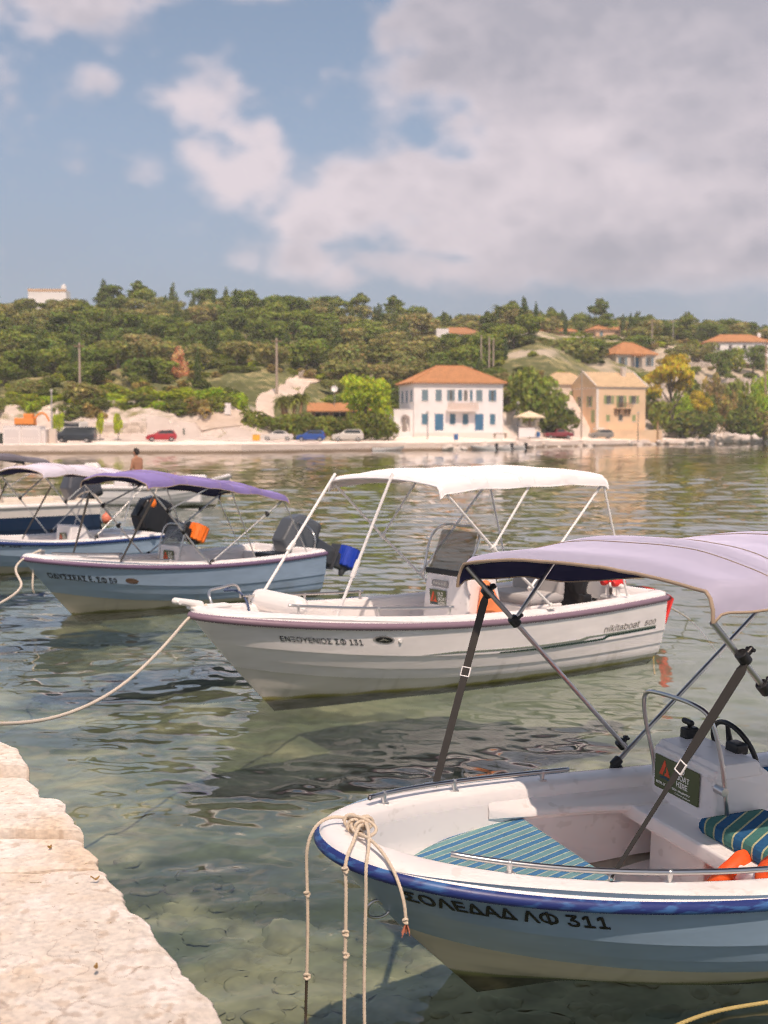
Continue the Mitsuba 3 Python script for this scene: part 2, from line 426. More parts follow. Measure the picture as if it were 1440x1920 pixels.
QUAY = MP('quay_stone', quay_color, 0.9, lambda p, n, uv: fbm(p.x * 22, p.y * 22, p.z * 22, 4) + 0.6 * fbm(p.x * 90, p.y * 90, p.z * 90, 3), 0.006, 1.5e-3)
QUAY_Z = 0.75
edge_px = [(0, 1398), (28, 1408), (42, 1424), (54, 1446), (78, 1478), (92, 1500), (106, 1512), (118, 1512), (136, 1545), (151, 1570), (176, 1600), (191, 1622), (222, 1655), (252, 1700), (266, 1702), (298, 1745), (330, 1790), (336, 1806), (372, 1830), (398, 1852), (420, 1885), (433, 1906), (430, 1920)]
edge = np.array([on_z(a, b, QUAY_Z)[:2] for a, b in edge_px])
edge = np.vstack([[-2.75, 6.95], [-2.35, 6.75], edge, [-0.33, 3.1], [0.35, 1.8], [1.3, 0.1], [2.4, -2.2]])
es = np.concatenate([[0], np.cumsum(np.linalg.norm(np.diff(edge, axis=0), axis=1))])


def edge_at(s):
    return np.stack([np.interp(s, es, edge[:, 0]), np.interp(s, es, edge[:, 1])], -1)


joints = [0.0, float(np.interp(on_z(54, 1446, QUAY_Z)[1], edge[::-1, 1], es[::-1])), float(np.interp(on_z(106, 1512, QUAY_Z)[1], edge[::-1, 1], es[::-1])),
          float(np.interp(on_z(151, 1570, QUAY_Z)[1], edge[::-1, 1], es[::-1])), float(np.interp(on_z(191, 1622, QUAY_Z)[1], edge[::-1, 1], es[::-1])),
          float(np.interp(1.9, edge[::-1, 1], es[::-1])), es[-1]]
inward = [np.array(a) / np.linalg.norm(a) for a in ((-1, -0.10), (-1, 0.08), (-1, 0.02), (-1, 0.06), (-1, -0.12), (-1, -0.2), (-1, -0.3))]
lift = [0.03, -0.025, 0.04, 0.0, -0.018, 0.0]
labels['quay'] = {'kind': 'structure'}
for k in range(6):
    s0, s1 = joints[k] + 0.011, joints[k + 1] - 0.011
    L = 3.2 if k < 5 else 4.5
    na = int(np.clip((s1 - s0) / 0.013, 20, 150)); nb = int(L / 0.02)
    t = np.linspace(0, 1, na); d = np.linspace(0, 1, nb) ** 1.25 * L
    e = edge_at(s0 + t * (s1 - s0))
    dirs = inward[k][None] * (1 - t[:, None]) + inward[k + 1][None] * t[:, None]
    P = e[:, None] + dirs[:, None] * d[None, :, None]
    # break the arris: chips along the water's edge
    chip = meshkit.fbm(np.stack([e[:, 0] * 9, e[:, 1] * 9, 0 * t + k], -1), 4, 4) - 0.5
    P[:, :, 0] += (chip * 0.08)[:, None] * np.exp(-d / 0.05)[None]
    q = np.stack([P[..., 0], P[..., 1], 0 * P[..., 0] + k * 5], -1)
    z = QUAY_Z + lift[k] + 0.035 * (meshkit.fbm(q * 1.7, 4, 8) - 0.5) + 0.016 * (meshkit.fbm(q * 11, 3, 9) - 0.5)
    border = np.minimum(np.minimum(t, 1 - t)[:, None] * (s1 - s0), 9) + 0.012 * (meshkit.noise(q * 14, 4) - 0.3)
    z -= 0.016 * np.exp(-np.maximum(border, 0) / 0.012) + 0.030 * np.exp(-d / 0.018)[None] * (0.5 + chip[:, None])
    G = np.concatenate([P, z[..., None]], -1)
    down = G.copy()[:, :1]; down[..., 2] = 0.25
    G = np.concatenate([down, G], 1)
    a0 = G[:1].copy(); a0[..., 2] = 0.25; a1 = G[-1:].copy(); a1[..., 2] = 0.25
    add('stone_slab', grid_mesh(np.concatenate([a0, G, a1], 0)), QUAY, 'quay', smooth=40)
body = np.vstack([edge + np.array([-0.02, -0.01]), [[-9, -2.2], [-9, 6.95]]])
add('wall', plate(body, -2.0, 0.66), QUAY, 'quay')
add('paving', plate(np.vstack([[-3.0, 6.95], [-3.0, -2.2], [-30, -2.2], [-30, 6.95]]), -2, 0.745), QUAY, 'quay')
# pebbles and mortar in the second joint, a few dry leaves on the slabs
peb = []
e0 = edge_at(joints[2] - 0.012)
for k in range(26):
    o = e0 + inward[2] * (0.05 + 0.055 * k + RNG.uniform(-0.01, 0.01))
    v = base_ico.vertices * (1 + 0.4 * (meshkit.noise(base_ico.vertices * 1.5 + k * 2.3, k) - 0.5)[:, None]) * [RNG.uniform(0.018, 0.036), RNG.uniform(0.014, 0.022), 0.012]
    peb.append(tm(v + [o[0], o[1] + RNG.uniform(-0.008, 0.008), QUAY_Z - 0.006], base_ico.faces))
add('joint_pebbles', cat(*peb), QUAY, 'quay', smooth=True, kind='stuff')
LEAF_DRY = M('dry_leaf', (0.36, 0.21, 0.07), 0.8)
for (a, b), lab in (((93, 1588), 'dry curled leaf on the third slab of the stone quay'), ((178, 1646), 'small ochre leaf near the water edge of the large slab'), ((180, 1812), 'thin brown leaf lying mid-way across the large slab')):
    c0 = on_z(a, b, QUAY_Z + 0.012)
    s = np.linspace(0, 1, 9); wdt = 0.007 * np.sin(np.pi * s) ** 0.7; ang = RNG.uniform(0, 3)
    g = np.stack([np.stack([(s - 0.5) * 0.036, k * wdt, 0.012 + 0.008 * np.cos(s * 5) + 0.006 * abs(k)], -1) for k in (-1, 0, 1)], 1)
    solo('dry_leaf', moved(grid_mesh(g), pose_matrix(c0[0], c0[1], ang, QUAY_Z - 0.002)), LEAF_DRY, lab, 'leaf')


# ------------------------------------------------------------------ boats
class Boat:
    """An open clinker-look motor boat; local x towards the bow from the transom, y to port, z up from the water."""
    G = [0, .12, .30, .42, .61, .80, 1.0]
    YF = PchipInterpolator(G, [0, .34, .70, .85, .90, .945, 1.0])
    ZF = [None, None, None, .09, .26, .47, 1.0]
    ZS = [None, 0.02, .20, .40, .54, .69, 1.0]

    def __init__(s, name, label, L, B, zb, zm, zt, rake, p, q, tr, pose, group=None, Lc=None):
        s.Lc = Lc or L
        s.L, s.B, s.zb, s.zm, s.zt, s.rake, s.p, s.q, s.tr = L, B, zb, zm, zt, rake, p, q, tr
        s.T = pose_matrix(pose[0], pose[1], pose[2], 0.0, pose[3] if len(pose) > 3 else 0.0); s.key = thing(name, label, 'boat', group)

    def add(s, name, mesh, mat, parent=None, smooth=False, **kw):
        return add(name, moved(mesh, s.T), mat, parent or s.key, smooth, **kw)

    def W(s, p):
        return trimesh.transform_points(np.atleast_2d(np.asarray(p, float)), s.T)

    def zsheer(s, x):
        t = x / s.L
        return s.zm + (s.zb - s.zm) * np.clip((t - .35) / .65, 0, 1) ** 2 + (s.zt - s.zm) * np.clip((.35 - t) / .35, 0, 1) ** 2

    def half(s, x):
        t = np.clip(np.asarray(x, float) / s.L, 0, 1); c = np.clip(1 - (1 - t) * s.L / s.Lc, 0, 1)
        return s.B / 2 * np.maximum(1 - c ** s.p, 0) ** s.q * (1 - (1 - s.tr) * (1 - t) ** 2)

    def hull_point(s, t, g, side):
        t, g = np.broadcast_arrays(np.asarray(t, float), np.asarray(g, float))
        low = np.clip((1 - g) / 0.62, 0, 1)
        pg = s.p + (2.0 - s.p) * low; qg = s.q + (0.78 - s.q) * low
        taper = 1 - (1 - s.tr) * (1 - t) ** 2
        y = s.B / 2 * s.YF(g) * np.maximum(1 - np.clip(1 - (1 - t) * s.L / s.Lc, 0, 1) ** pg, 0) ** qg * taper
        zst = np.interp(g, s.G, [-.12 / s.zb] + [0.0] + s.ZS[2:]) * s.zb
        xst = s.L - s.rake * np.maximum(1 - zst / s.zb, 0) ** 1.12
        x = t * xst
        zs = s.zsheer(x)
        zsec = np.where(g < .42, np.interp(g, [0, .12, .30, .42], [-.20, -.17, -.09, 0]) + .09 * 0 + np.interp(g, [.30, .42], [0, 1]) * .09 * zs, np.interp(g, [.42, .61, .80, 1], [.09, .26, .47, 1.0]) * zs)
        w = t ** 3.6
        z = zsec * (1 - w) + zst * w
        return np.stack([x, side * y, z], -1)

    def half_at(s, x, z):
        """Half breadth of the hull's outside at x and height z."""
        if not hasattr(s, '_hb'):
            from scipy.interpolate import LinearNDInterpolator
            t, g = np.meshgrid(np.concatenate([np.linspace(0, .9, 40), 1 - np.linspace(.3, 0, 30) ** 2]), np.linspace(0, 1, 50), indexing='ij')
            P = s.hull_point(t, g, 1).reshape(-1, 3)
            s._hb = LinearNDInterpolator(P[:, [0, 2]] * [1, 3], P[:, 1], fill_value=0.0)
        return s._hb(np.stack(np.broadcast_arrays(np.asarray(x, float), np.asarray(z, float) * 3), -1))

    def floor_poly(s, z, x0, x1, margin=.035):
        x = np.linspace(x0, x1, 60); y = np.maximum(s.half_at(x, z) - margin, 0.004); y = np.minimum(y, np.maximum(s.half(x) - .10, .004))
        keep = y > .02; x, y = x[keep], y[keep]
        return Polygon(np.concatenate([np.stack([x, -y], 1), np.stack([x, y], 1)[::-1]]))

    def frame_plate(s, x, z0, z1, margin=.035, thick=.04):
        z = np.linspace(z0, z1, 12); y = np.maximum(s.half_at(x, z) - margin, .02)
        m = trimesh.creation.extrude_polygon(Polygon(np.concatenate([np.stack([-y, z], 1), np.stack([y, z], 1)[::-1]])), thick, engine='earcut')
        v = np.asarray(m.vertices)
        return trimesh.Trimesh(np.column_stack([x - v[:, 2], v[:, 0], v[:, 1]]), m.faces, process=False)

    def stations(s, n=70):
        return np.concatenate([np.linspace(0, .86, n, endpoint=False), 1 - np.linspace(np.sqrt(.14), 0, n) ** 2])

    def hull(s, mat, lap=0.014):
        ms, uvs = [], []
        bands = [(0, .42, 14), (.42, .61, 6), (.61, .80, 6), (.80, 1.0, 8)]
        t = s.stations()
        for side in (1, -1):
            for k, (g0, g1, n) in enumerate(bands):
                g = np.linspace(g0, g1, n)
                P = s.hull_point(t[:, None], g[None], side)
                if k:
                    off = lap * (1 - (g - g0) / (g1 - g0))[None] * np.clip((1 - t) / .05, 0.0, 1)[:, None]
                    P[..., 1] += side * off
                    lip = P[:, :1].copy(); lip[..., 1] -= side * off[:, :1] * 1.0
                    m = grid_mesh(np.stack([lip[:, 0], P[:, 0]], 1), flip=side > 0); ms.append(m)
                ms.append(grid_mesh(P, flip=side > 0))
        gt = np.linspace(0, 1, 40)
        tr = np.concatenate([s.hull_point(0, gt, 1), s.hull_point(0, gt[::-1], -1)])
        ms.append(plate_yz(tr))
        m = cat(*ms); uv = m.vertices[:, [0, 2]]
        s.hull_key = add('hull', moved(m, s.T), mat, s.key, smooth=True, uv=uv)
        return s.hull_key

    def outline(s, n=110):
        """Sheer line, once round: transom port corner last."""
        x = np.concatenate([np.linspace(0, .8, n // 2, endpoint=False), 1 - np.linspace(np.sqrt(.2), 0, n // 2) ** 2]) * s.L
        stb = np.stack([x, -s.half(x), s.zsheer(x)], -1)
        prt = stb[::-1][1:] * [1, -1, 1]
        yb = np.linspace(1, -1, 14)[1:-1] * s.half(0.0)
        back = np.stack([0 * yb, yb, 0 * yb + s.zt], -1)
        return np.concatenate([stb, prt, back])

    def inset(s, d, z):
        o = Polygon(s.outline()[:, :2]).buffer(-d)
        return o

    def rail_path(s, x0, x1, side, inset, dz, n=40):
        x = np.linspace(x0, x1, n)
        y = s.half(x); dy = np.gradient(y, x)
        nx, ny = dy, -np.ones_like(x); k = np.hypot(nx, ny)
        return np.stack([x + nx / k * inset, side * (y + ny / k * inset), s.zsheer(x) + dz], -1)

    def rub_rail(s, mat, r=0.032, dz=-0.01, name='rub_rail', **kw):
        o = s.outline()
        prof = [(r * 0.4 - r * 1.15 * math.cos(a), dz + r * math.sin(a)) for a in np.linspace(-1.9, 1.9, 13)]
        return s.add(name, sweep_closed(o, prof), mat, smooth=True, **kw)

    def gunwale(s, mat, width=0.17, crown=0.035, depth=0.34, name='gunwale'):
        o = s.outline(); a, w = crown, width
        prof = [(0.0, 0.015), (0.004, a * .6), (0.018, a), (0.05, a * 1.25), (w * .6, a * 1.3), (w - .025, a * 1.1), (w - .006, a * .55), (w, -.03)]
        k = s.add(name, sweep_closed(o, prof), mat, smooth=50)
        # the moulded inner side, kept inside the hull's skin
        c = o.mean(0); rows_ = []
        ring = sweep_closed(o, [(w, -.03)] * 2).vertices[:len(o)]
        for f in np.linspace(0, 1, 9):
            q = ring.copy(); q[:, 2] -= depth * f
            z = q[:, 2]; xs_ = s.L - s.rake * np.maximum(1 - z / s.zb, 0) ** 1.12 - .12
            q[:, 0] = np.minimum(q[:, 0], xs_) + .02 * f * (q[:, 0] < .5)
            lim = np.maximum(s.half_at(q[:, 0], z) - .04, 0)
            q[:, 1] = np.sign(q[:, 1]) * np.minimum(np.abs(q[:, 1]) - .02 * f, lim)
            rows_.append(q)
        g = np.stack(rows_, 0); g = np.concatenate([g, g[:, :1]], 1)
        s.add('inner_side', grid_mesh(g), mat, k, smooth=50)
        return k

    def on_hull(s, mesh, t0, g0, t1=None, side=1, lift=0.004):
        """Wraps flat lettering (x along, y up from its baseline) round the topside, from station t0 aft; t1 stretches it to end there."""
        v = np.asarray(mesh.vertices, float).copy(); v[:, 0] -= v[:, 0].min()
        tt = np.linspace(t0, 0, 400); arc = np.concatenate([[0], np.cumsum(np.linalg.norm(np.diff(s.hull_point(tt, g0, side), axis=0), axis=1))])
        if t1 is not None:
            v[:, 0] *= np.interp(-t1, -tt, arc) / v[:, 0].max()
        t = np.interp(v[:, 0], arc, tt); e = 1e-3
        k = np.linalg.norm(s.hull_point(t, g0 + e, side) - s.hull_point(t, g0 - e, side), axis=1) / (2 * e)
        g = np.clip(g0 + v[:, 1] / k, .05, .995)
        P = s.hull_point(t, g, side)
        du = s.hull_point(np.clip(t + e, 0, 1), g, side) - s.hull_point(t - e, g, side); dv = s.hull_point(t, np.clip(g + e, 0, 1), side) - s.hull_point(t, g - e, side)
        n = np.cross(du, dv); n /= np.linalg.norm(n, axis=1, keepdims=True) + 1e-12
        n *= np.sign(n[:, 1:2] * side + 1e-9)
        band = np.array([0, .42, .61, .80, 1.0]); kk = np.clip(np.searchsorted(band, g, side='right') - 1, 0, 3)
        off = np.where(kk > 0, 0.014 * (1 - (g - band[kk]) / (band[kk + 1] - band[kk])), 0) * np.clip((1 - t) / .05, 0, 1)
        P = P + n * (lift + v[:, 2:3]); P[:, 1] += side * off
        f = np.asarray(mesh.faces)
        return trimesh.Trimesh(P, f if side < 0 else f[:, ::-1], process=False)


def plate_yz(loop):
    """Flat cap of a loop that lies in a plane of constant x."""
    m = trimesh.creation.extrude_polygon(Polygon(loop[:, 1:]), 0.03, engine='earcut')
    v = np.asarray(m.vertices)
    return trimesh.Trimesh(np.column_stack([loop[0, 0] + v[:, 2], v[:, 0], v[:, 1]]), m.faces, process=False)


def hull_paint(name, top, bottom, slime, boat, line):
    """Gelcoat above, bottom paint below the lowest lap, slime at the waterline. uv holds metres along the hull and above the water."""
    L, rake, zb, zm, zt = boat.L, boat.rake, boat.zb, boat.zm, boat.zt

    def fn(p, n, uv):
        x, z = uv.x, uv.y
        t = x / L
        zs = zm + (zb - zm) * dr.square(dr.clip((t - .35) / .65, 0, 1))
        t2 = dr.clip(x / (L - rake * 0.6), 0, 1)
        w = dr.power(t2, 3.6)
        edge = line * zs * (1 - w) + 0.40 * zb * w
        c = mix(V(bottom), V(top), smoothstep(-0.002, 0.002, z - edge))
        dirt = fbm(x * 2.5, z * 14, p.y * 2.5, 4)
        c = c * (0.84 + 0.32 * dirt)
        streak = smoothstep(0.55, 0.75, fbm(x * 9, z * 1.2, 3.0, 3)) * smoothstep(0.32, 0.0, z)
        c = mix(c, V((0.22, 0.19, 0.13)), streak * 0.35)
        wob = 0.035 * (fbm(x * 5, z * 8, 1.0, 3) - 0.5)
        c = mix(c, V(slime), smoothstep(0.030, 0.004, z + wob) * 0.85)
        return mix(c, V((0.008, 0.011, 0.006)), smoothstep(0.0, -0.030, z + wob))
    return MP(name, fn, 0.22)


def canopy_surface(xs, zs, half, arch=0.10, drop=0.13, sag=0.02, n=44, m=70, ripple=0.012, seed=0, skew=0.0, tilt=0.0, belly=0.0):
    """Points of a bimini top over bows at xs (front to back) with centre heights zs."""
    f = PchipInterpolator(xs[::-1], zs[::-1])
    x = np.linspace(xs[0], xs[-1], m)
    lobes = np.sin(np.pi * np.interp(x, xs[::-1], np.arange(len(xs))[::-1])) ** 2
    b = np.linspace(-1, 1, n)
    c = np.sign(b) * np.abs(b)
    th = np.clip((np.abs(b) - 0.86) / 0.14, 0, 1)
    y = np.sign(b) * (np.clip(np.abs(b) / 0.86, 0, 1) * (half - 0.05) + 0.05 * np.sin(th * np.pi / 2))
    base = -arch * np.clip(np.abs(b) / 0.86, 0, 1) ** 2.4 - (drop) * th ** 1.35
    Xg, Bg = np.meshgrid(x, b, indexing='ij')
    base = base[None] - belly * (np.clip(np.abs(b) / 0.86, 0, 1) ** 2.4)[None] * np.clip((xs[0] - x) / .6, 0, 1)[:, None] * np.clip((x - xs[-1]) / .5 + .4, 0, 1)[:, None]
    Z = f(x)[:, None] + base - sag * lobes[:, None] * (1 - 0.4 * np.abs(Bg))
    q = np.stack([Xg * 2.0, Bg * 2.2 + 3, 0 * Xg + seed], -1)
    Z += ripple * 2 * (meshkit.fbm(q, 4, seed + 3) - 0.5) * (0.6 + 0.8 * np.abs(Bg))
    Yg = np.broadcast_to(y[None], Z.shape) + ripple * 1.6 * (meshkit.fbm(q * 1.7 + 9, 3, seed + 4) - 0.5) * (np.abs(Bg) > 0.8)
    Xe = Xg - skew * Yg
    Z = Z + tilt * Yg
    end = np.clip((np.array([xs[0] - x, x - xs[-1]]).min(0)) / 0.06, 0, 1)
    Z -= (0.035 * (1 - end) ** 2)[:, None]
    return np.stack([Xe, Yg, Z], -1)


def build_canopy(boat, outer, lining, piping, xs, zs, half, name='canopy', label=None, **kw):
    P = canopy_surface(xs, zs, half, **kw)
    k = boat.add(name, grid_mesh(P), outer, smooth=True)
    if label:
        labels[k] = {'label': label}
    Q = P.copy(); Q[..., 2] -= 0.006; Q[..., 1] *= (half - 0.004) / half
    boat.add('lining', grid_mesh(Q, flip=True), lining, k, smooth=True)
    for x_ in xs[1:-1]:
        i = int(np.argmin(np.abs(P[:, P.shape[1] // 2, 0] - x_)))
        S = P[i - 2:i + 3].copy(); S[..., 2] += np.array([.0008, .006, .009, .006, .0008])[:, None]; S[..., 1] *= (half + .003) / half
        boat.add('bow_sleeve', grid_mesh(S), outer, k, smooth=True)
        for j in (i - 3, i + 3):
            boat.add('seam', tube(P[j] + [0, 0, .0015], .0022, 5), piping, k, smooth=True)
    e = P[0] + [0.004, 0, -0.004]
    boat.add('piping', cat(tube(e, 0.008, 8), tube(P[-1] + [-0.004, 0, -0.004], 0.008, 8), tube(P[:, 0] + [0, 0, -0.002], 0.006, 6), tube(P[:, -1] + [0, 0, -0.002], 0.006, 6)), piping, k, smooth=True)
    return k, P


def clamp(boat, p, d, r=0.026, mat=None, parent=None):
    """A hinged tube clamp: collar, ear and thumb screw."""
    p, d = np.asarray(p, float), np.asarray(d, float) / np.linalg.norm(d)
    c = tube(np.array([p - d * .028, p - d * .024, p + d * .024, p + d * .028]), [r * .8, r, r, r * .8], 14)
    o = np.cross(d, [0, 1, 0]); o /= np.linalg.norm(o)
    e = hull_of([(*p, .014), (*(p + o * .045), .014)], 10); b = tube(np.array([p + o * .045 + [0, -.022, 0], p + o * .045 + [0, .022, 0]]), .008, 8)
    return boat.add('clamp', cat(c, e, b), mat or BLACK, parent, smooth=40)


def web_strap(boat, a, b, width=0.04, mat=None, buckle=0.55, twist=0.5, name='strap', yaw=0.0, narrow=1.0):
    a, b = np.asarray(a, float), np.asarray(b, float)
    n = 60; s = np.linspace(0, 1, n)
    d = (b - a) / np.linalg.norm(b - a)
    u0 = np.cross(d, [0, 1.0, 0]); u0 /= np.linalg.norm(u0); v0 = np.cross(d, u0)
    ang = yaw + twist * s
    u_ = np.cos(ang)[:, None] * u0 + np.sin(ang)[:, None] * v0; nn = -np.sin(ang)[:, None] * u0 + np.cos(ang)[:, None] * v0
    c = a + (b - a) * s[:, None]
    w = width / 2 * np.interp(s, [0, .03, .97, 1], [.5, 1, 1, .5]) * np.interp(s, [0, .35, .6, 1], [1, 1, narrow, narrow])
    ring = np.stack([c + u_ * w[:, None] * p + nn * .0016 * q for p, q in ((-1, -1), (1, -1), (1, 1), (-1, 1))], 1)
    ring = np.concatenate([ring, ring[:, :1]], 1)
    k = boat.add(name, grid_mesh(ring), mat or WEBBING, smooth=30)
    if buckle:
        i = int(buckle * n)
        M4 = np.eye(4); M4[:3, 0], M4[:3, 1], M4[:3, 2], M4[:3, 3] = u_[i], d, nn[i], c[i]
        t = w[i] + .006
        fr = [rbox(-t, t, -.026, -.019, -.004, .006, .003, 8), rbox(-t, t, .019, .026, -.004, .006, .003, 8), rbox(-t, -t + .006, -.026, .026, -.004, .006, .003, 8), rbox(t - .006, t, -.026, .026, -.004, .006, .003, 8)]
        boat.add('buckle', moved(cat(*fr), M4), WHITE_TUBE if mat is None else BLACK, k, smooth=30)
    return k


def outboard(boat, y=0.0, tilt=1.05, x=-0.12, z=0.72, cowl=None, leg=None, cover=None, cover_label=None, big=1.0, name='outboard_motor', text=None, cover_size=1.0, label=None):
    """An outboard motor tilted up on the transom: cowling, mid leg, gear case and a guard over the propeller."""
    T = trimesh.transformations.translation_matrix((x, y, z)) @ trimesh.transformations.rotation_matrix(tilt, (0, 1, 0)) @ trimesh.transformations.scale_matrix(big)
    T[:3, :3] = T[:3, :3] @ np.diag([1, 1, 1])
    c = hull_of([(.16, .11, .12, .06), (.16, -.11, .12, .06), (-.30, .09, .13, .06), (-.30, -.09, .13, .06), (.17, .11, .34, .07), (.17, -.11, .34, .07), (-.20, .08, .46, .06), (-.20, -.08, .46, .06), (.06, .07, .50, .06), (.06, -.07, .50, .06), (-.30, .07, .34, .06), (-.30, -.07, .34, .06)], 20)
    k = boat.add(name, moved(c, T), cowl, smooth=40, label=label)
    band = hull_of([(.17, .115, .07, .055), (.17, -.115, .07, .055), (-.30, .10, .08, .055), (-.30, -.10, .08, .055)], 14)
    boat.add('pan', moved(band, T), leg, k, smooth=40)
    midleg = hull_of([(.06, .06, .03, .05), (.06, -.06, .03, .05), (-.16, 0, .03, .05), (.02, 0, -.42, .045), (-.16, 0, -.42, .035)], 14)
    low = hull_of([(.02, 0, -.40, .04), (-.15, 0, -.40, .03), (.0, 0, -.62, .035), (-.13, 0, -.62, .03)], 12)
    plate_ = rbox(-.26, .10, -.09, .09, -.425, -.41, .006, 8)
    torp = lathe([(0, -.17), (.03, -.15), (.052, -.08), (.055, .08), (.05, .14), (0, .15)], 18)
    torp.apply_transform(trimesh.transformations.translation_matrix((-.06, 0, -.66)) @ trimesh.transformations.rotation_matrix(-math.pi / 2, (0, 1, 0)))
    skeg = hull_of([(.03, 0, -.68, .012), (-.09, 0, -.68, .012), (-.06, 0, -.82, .008)], 8)
    boat.add('leg', moved(cat(midleg, low, plate_, torp, skeg), T), leg, k, smooth=40)
    br = cat(rbox(.05, .14, -.12, -.08, -.22, .06, .01, 8), rbox(.05, .14, .08, .12, -.22, .06, .01, 8), rod((.09, -.12, -.02), (.09, .12, -.02), .018))
    boat.add('bracket', moved(br, T), leg, k, smooth=40)
    if cover:
        r = .17 * cover_size
        prof = [(.0, -.13), (r * .86, -.13), (r * .9, -.11), (r, .12), (r * 1.03, .13), (r * .96, .13), (r * .84, -.09), (0, -.09)]
        pc = lathe(prof, 28)
        ribs = [moved(rbox(r * .86, r * 1.06, -.008, .008, -.12, .13, .004, 6), trimesh.transformations.rotation_matrix(a, (0, 0, 1))) for a in np.arange(12) * math.pi / 6]
        pc = cat(pc, *ribs)
        pc.apply_transform(trimesh.transformations.translation_matrix((-.16, 0, -.67)) @ trimesh.transformations.rotation_matrix(-math.pi / 2, (0, 1, 0)))
        boat.add('propeller_cover', moved(pc, T), cover, k, smooth=35, label=cover_label)
    if text:
        for side in (-1, 1):
            t = text_on(text, .085, True, .004)
            w = t.bounds[1][0]
            R = np.array([[-side * 1.0, 0, 0, side * w / 2 - .04], [0, 0, side * 1.0, side * .172], [0, 1, 0, .24], [0, 0, 0, 1.0]])
            boat.add('lettering', moved(t, T @ R), M('cowl_letter', (.55, .54, .52), .4), k)
    return k


def hire_sign(boat, T, w=.20, h=.115, parent=None, flip=False, simple=False):
    """The green hire board: red peak mark over a blue wave, name, telephone line."""
    base = Polygon([(-w / 2, -h / 2), (w / 2, -h / 2), (w / 2, h / 2), (-w / 2, h / 2)]).buffer(-.008).buffer(.008)
    p = trimesh.creation.extrude_polygon(base, .004, engine='earcut')
    k = boat.add('sign', moved(p, T), SIGN_GREEN, parent)

    def put(m, x, y, mat, name):
        boat.add(name, moved(m, T @ trimesh.transformations.translation_matrix((x, y, .004))), mat, k)
    s = h / .115
    tri = Polygon([(-.028, -.026), (.0, .030), (.008, .014), (-.006, -.016), (-.010, -.026)]).union(Polygon([(.012, .008), (.030, -.026), (-.002, -.026), (.004, -.016), (.010, -.014)]))
    put(cat(*[trimesh.creation.extrude_polygon(g, .002, engine='earcut') for g in getattr(shapely.affinity.scale(tri, s, s, origin=(0, 0)), 'geoms', [shapely.affinity.scale(tri, s, s, origin=(0, 0))])]), -w * .27, h * .17, SIGN_RED, 'logo')
    wave = Polygon([(-.024, -.034), (.0, -.029), (.032, -.034), (.032, -.040), (0, -.035), (-.02, -.038)])
    put(trimesh.creation.extrude_polygon(shapely.affinity.scale(wave, s, s, origin=(0, 0)), .002, engine='earcut'), -w * .27, h * .17, SIGN_BLUE, 'wave_mark')
    for i, t in enumerate(('D.D', 'BOAT', 'HIRE')):
        put(meshkit.text_mesh(t, .0185 * s, .0015, True), w * .0, h * (.24 - .215 * i), WHITE_PRINT, 'lettering')
    if not simple:
        put(meshkit.text_mesh('BOOK AT', .0085 * s, .0015, True), -w * .46, h * -.36, WHITE_PRINT, 'lettering')
        put(meshkit.text_mesh('0030-6946047957', .0072 * s, .0015, True), -w * .09, h * -.345, WHITE_PRINT, 'lettering')
        put(meshkit.text_mesh('d.d.boathire@gmail.com', .0052 * s, .0012, False), -w * .02, h * -.44, WHITE_PRINT, 'lettering')
    else:
        put(meshkit.text_mesh('0030-6946047957', .0075 * s, .0015, True), -w * .42, h * -.42, WHITE_PRINT, 'lettering')
    return k


def tube_rail(boat, path, feet, name, r=.0125, mat=None, foot_h=.05):
    k = boat.add(name, tube(path, r, 12), mat or STEEL, smooth=True)
    for i in feet:
        p = path[i]
        st = cat(hull_of([(p[0], p[1], p[2], r * 1.25), (p[0], p[1], p[2] - foot_h * .75, r * .8)], 10), rbox(p[0] - .022, p[0] + .022, p[1] - .014, p[1] + .014, p[2] - foot_h - .004, p[2] - foot_h * .75, .003, 8))
        boat.add('stanchion', st, ALU, k, smooth=40)
    return k


def bimini_frame(boat, side, half, mount, joint, front, mid, rear, r=.0125, mat=None, clampmat=None, joint2=None):
    """One side of the folding frame; each tube a part."""
    y = side * half
    pt = lambda p, dy=0.0: np.array([p[0], y + side * dy, p[1]])
    mat = mat or STEEL
    m = np.array([mount[0], side * mount[1], mount[2]])
    boat.add('canopy_tube', tube([m, pt(joint), pt(front)], r, 12), mat, smooth=30)
    boat.add('canopy_tube', rod(pt(mid[0]), pt(mid[1]), r * .9), mat, smooth=30)
    boat.add('canopy_tube', tube([pt(rear[0], -.02), pt(rear[1], -.02)], r * .95, 12), mat, smooth=30)
    cm = clampmat or BLACK
    clamp(boat, pt(mid[0]), pt(front) - pt(joint), mat=cm); clamp(boat, pt(rear[0], -.02), pt(rear[1]) - pt(rear[0]), mat=cm)
    base = cat(rbox(m[0] - .045, m[0] + .045, m[1] - .02, m[1] + .02, m[2] - .035, m[2] - .02, .006, 8), hull_of([(m[0], m[1], m[2] - .02, .016), (m[0], m[1], m[2] + .01, .018)], 10))
    boat.add('deck_hinge', base, cm, smooth=40)


def bow_hoop(boat, P, i, r=.0125, mat=None):
    """The hoop that carries the canopy at row i of its surface."""
    row = P[i] - [0, 0, .024]
    row[:, 1] *= .955; row = row[3:-3]
    return boat.add('canopy_hoop', tube(row, r, 10), mat or STEEL, smooth=True)


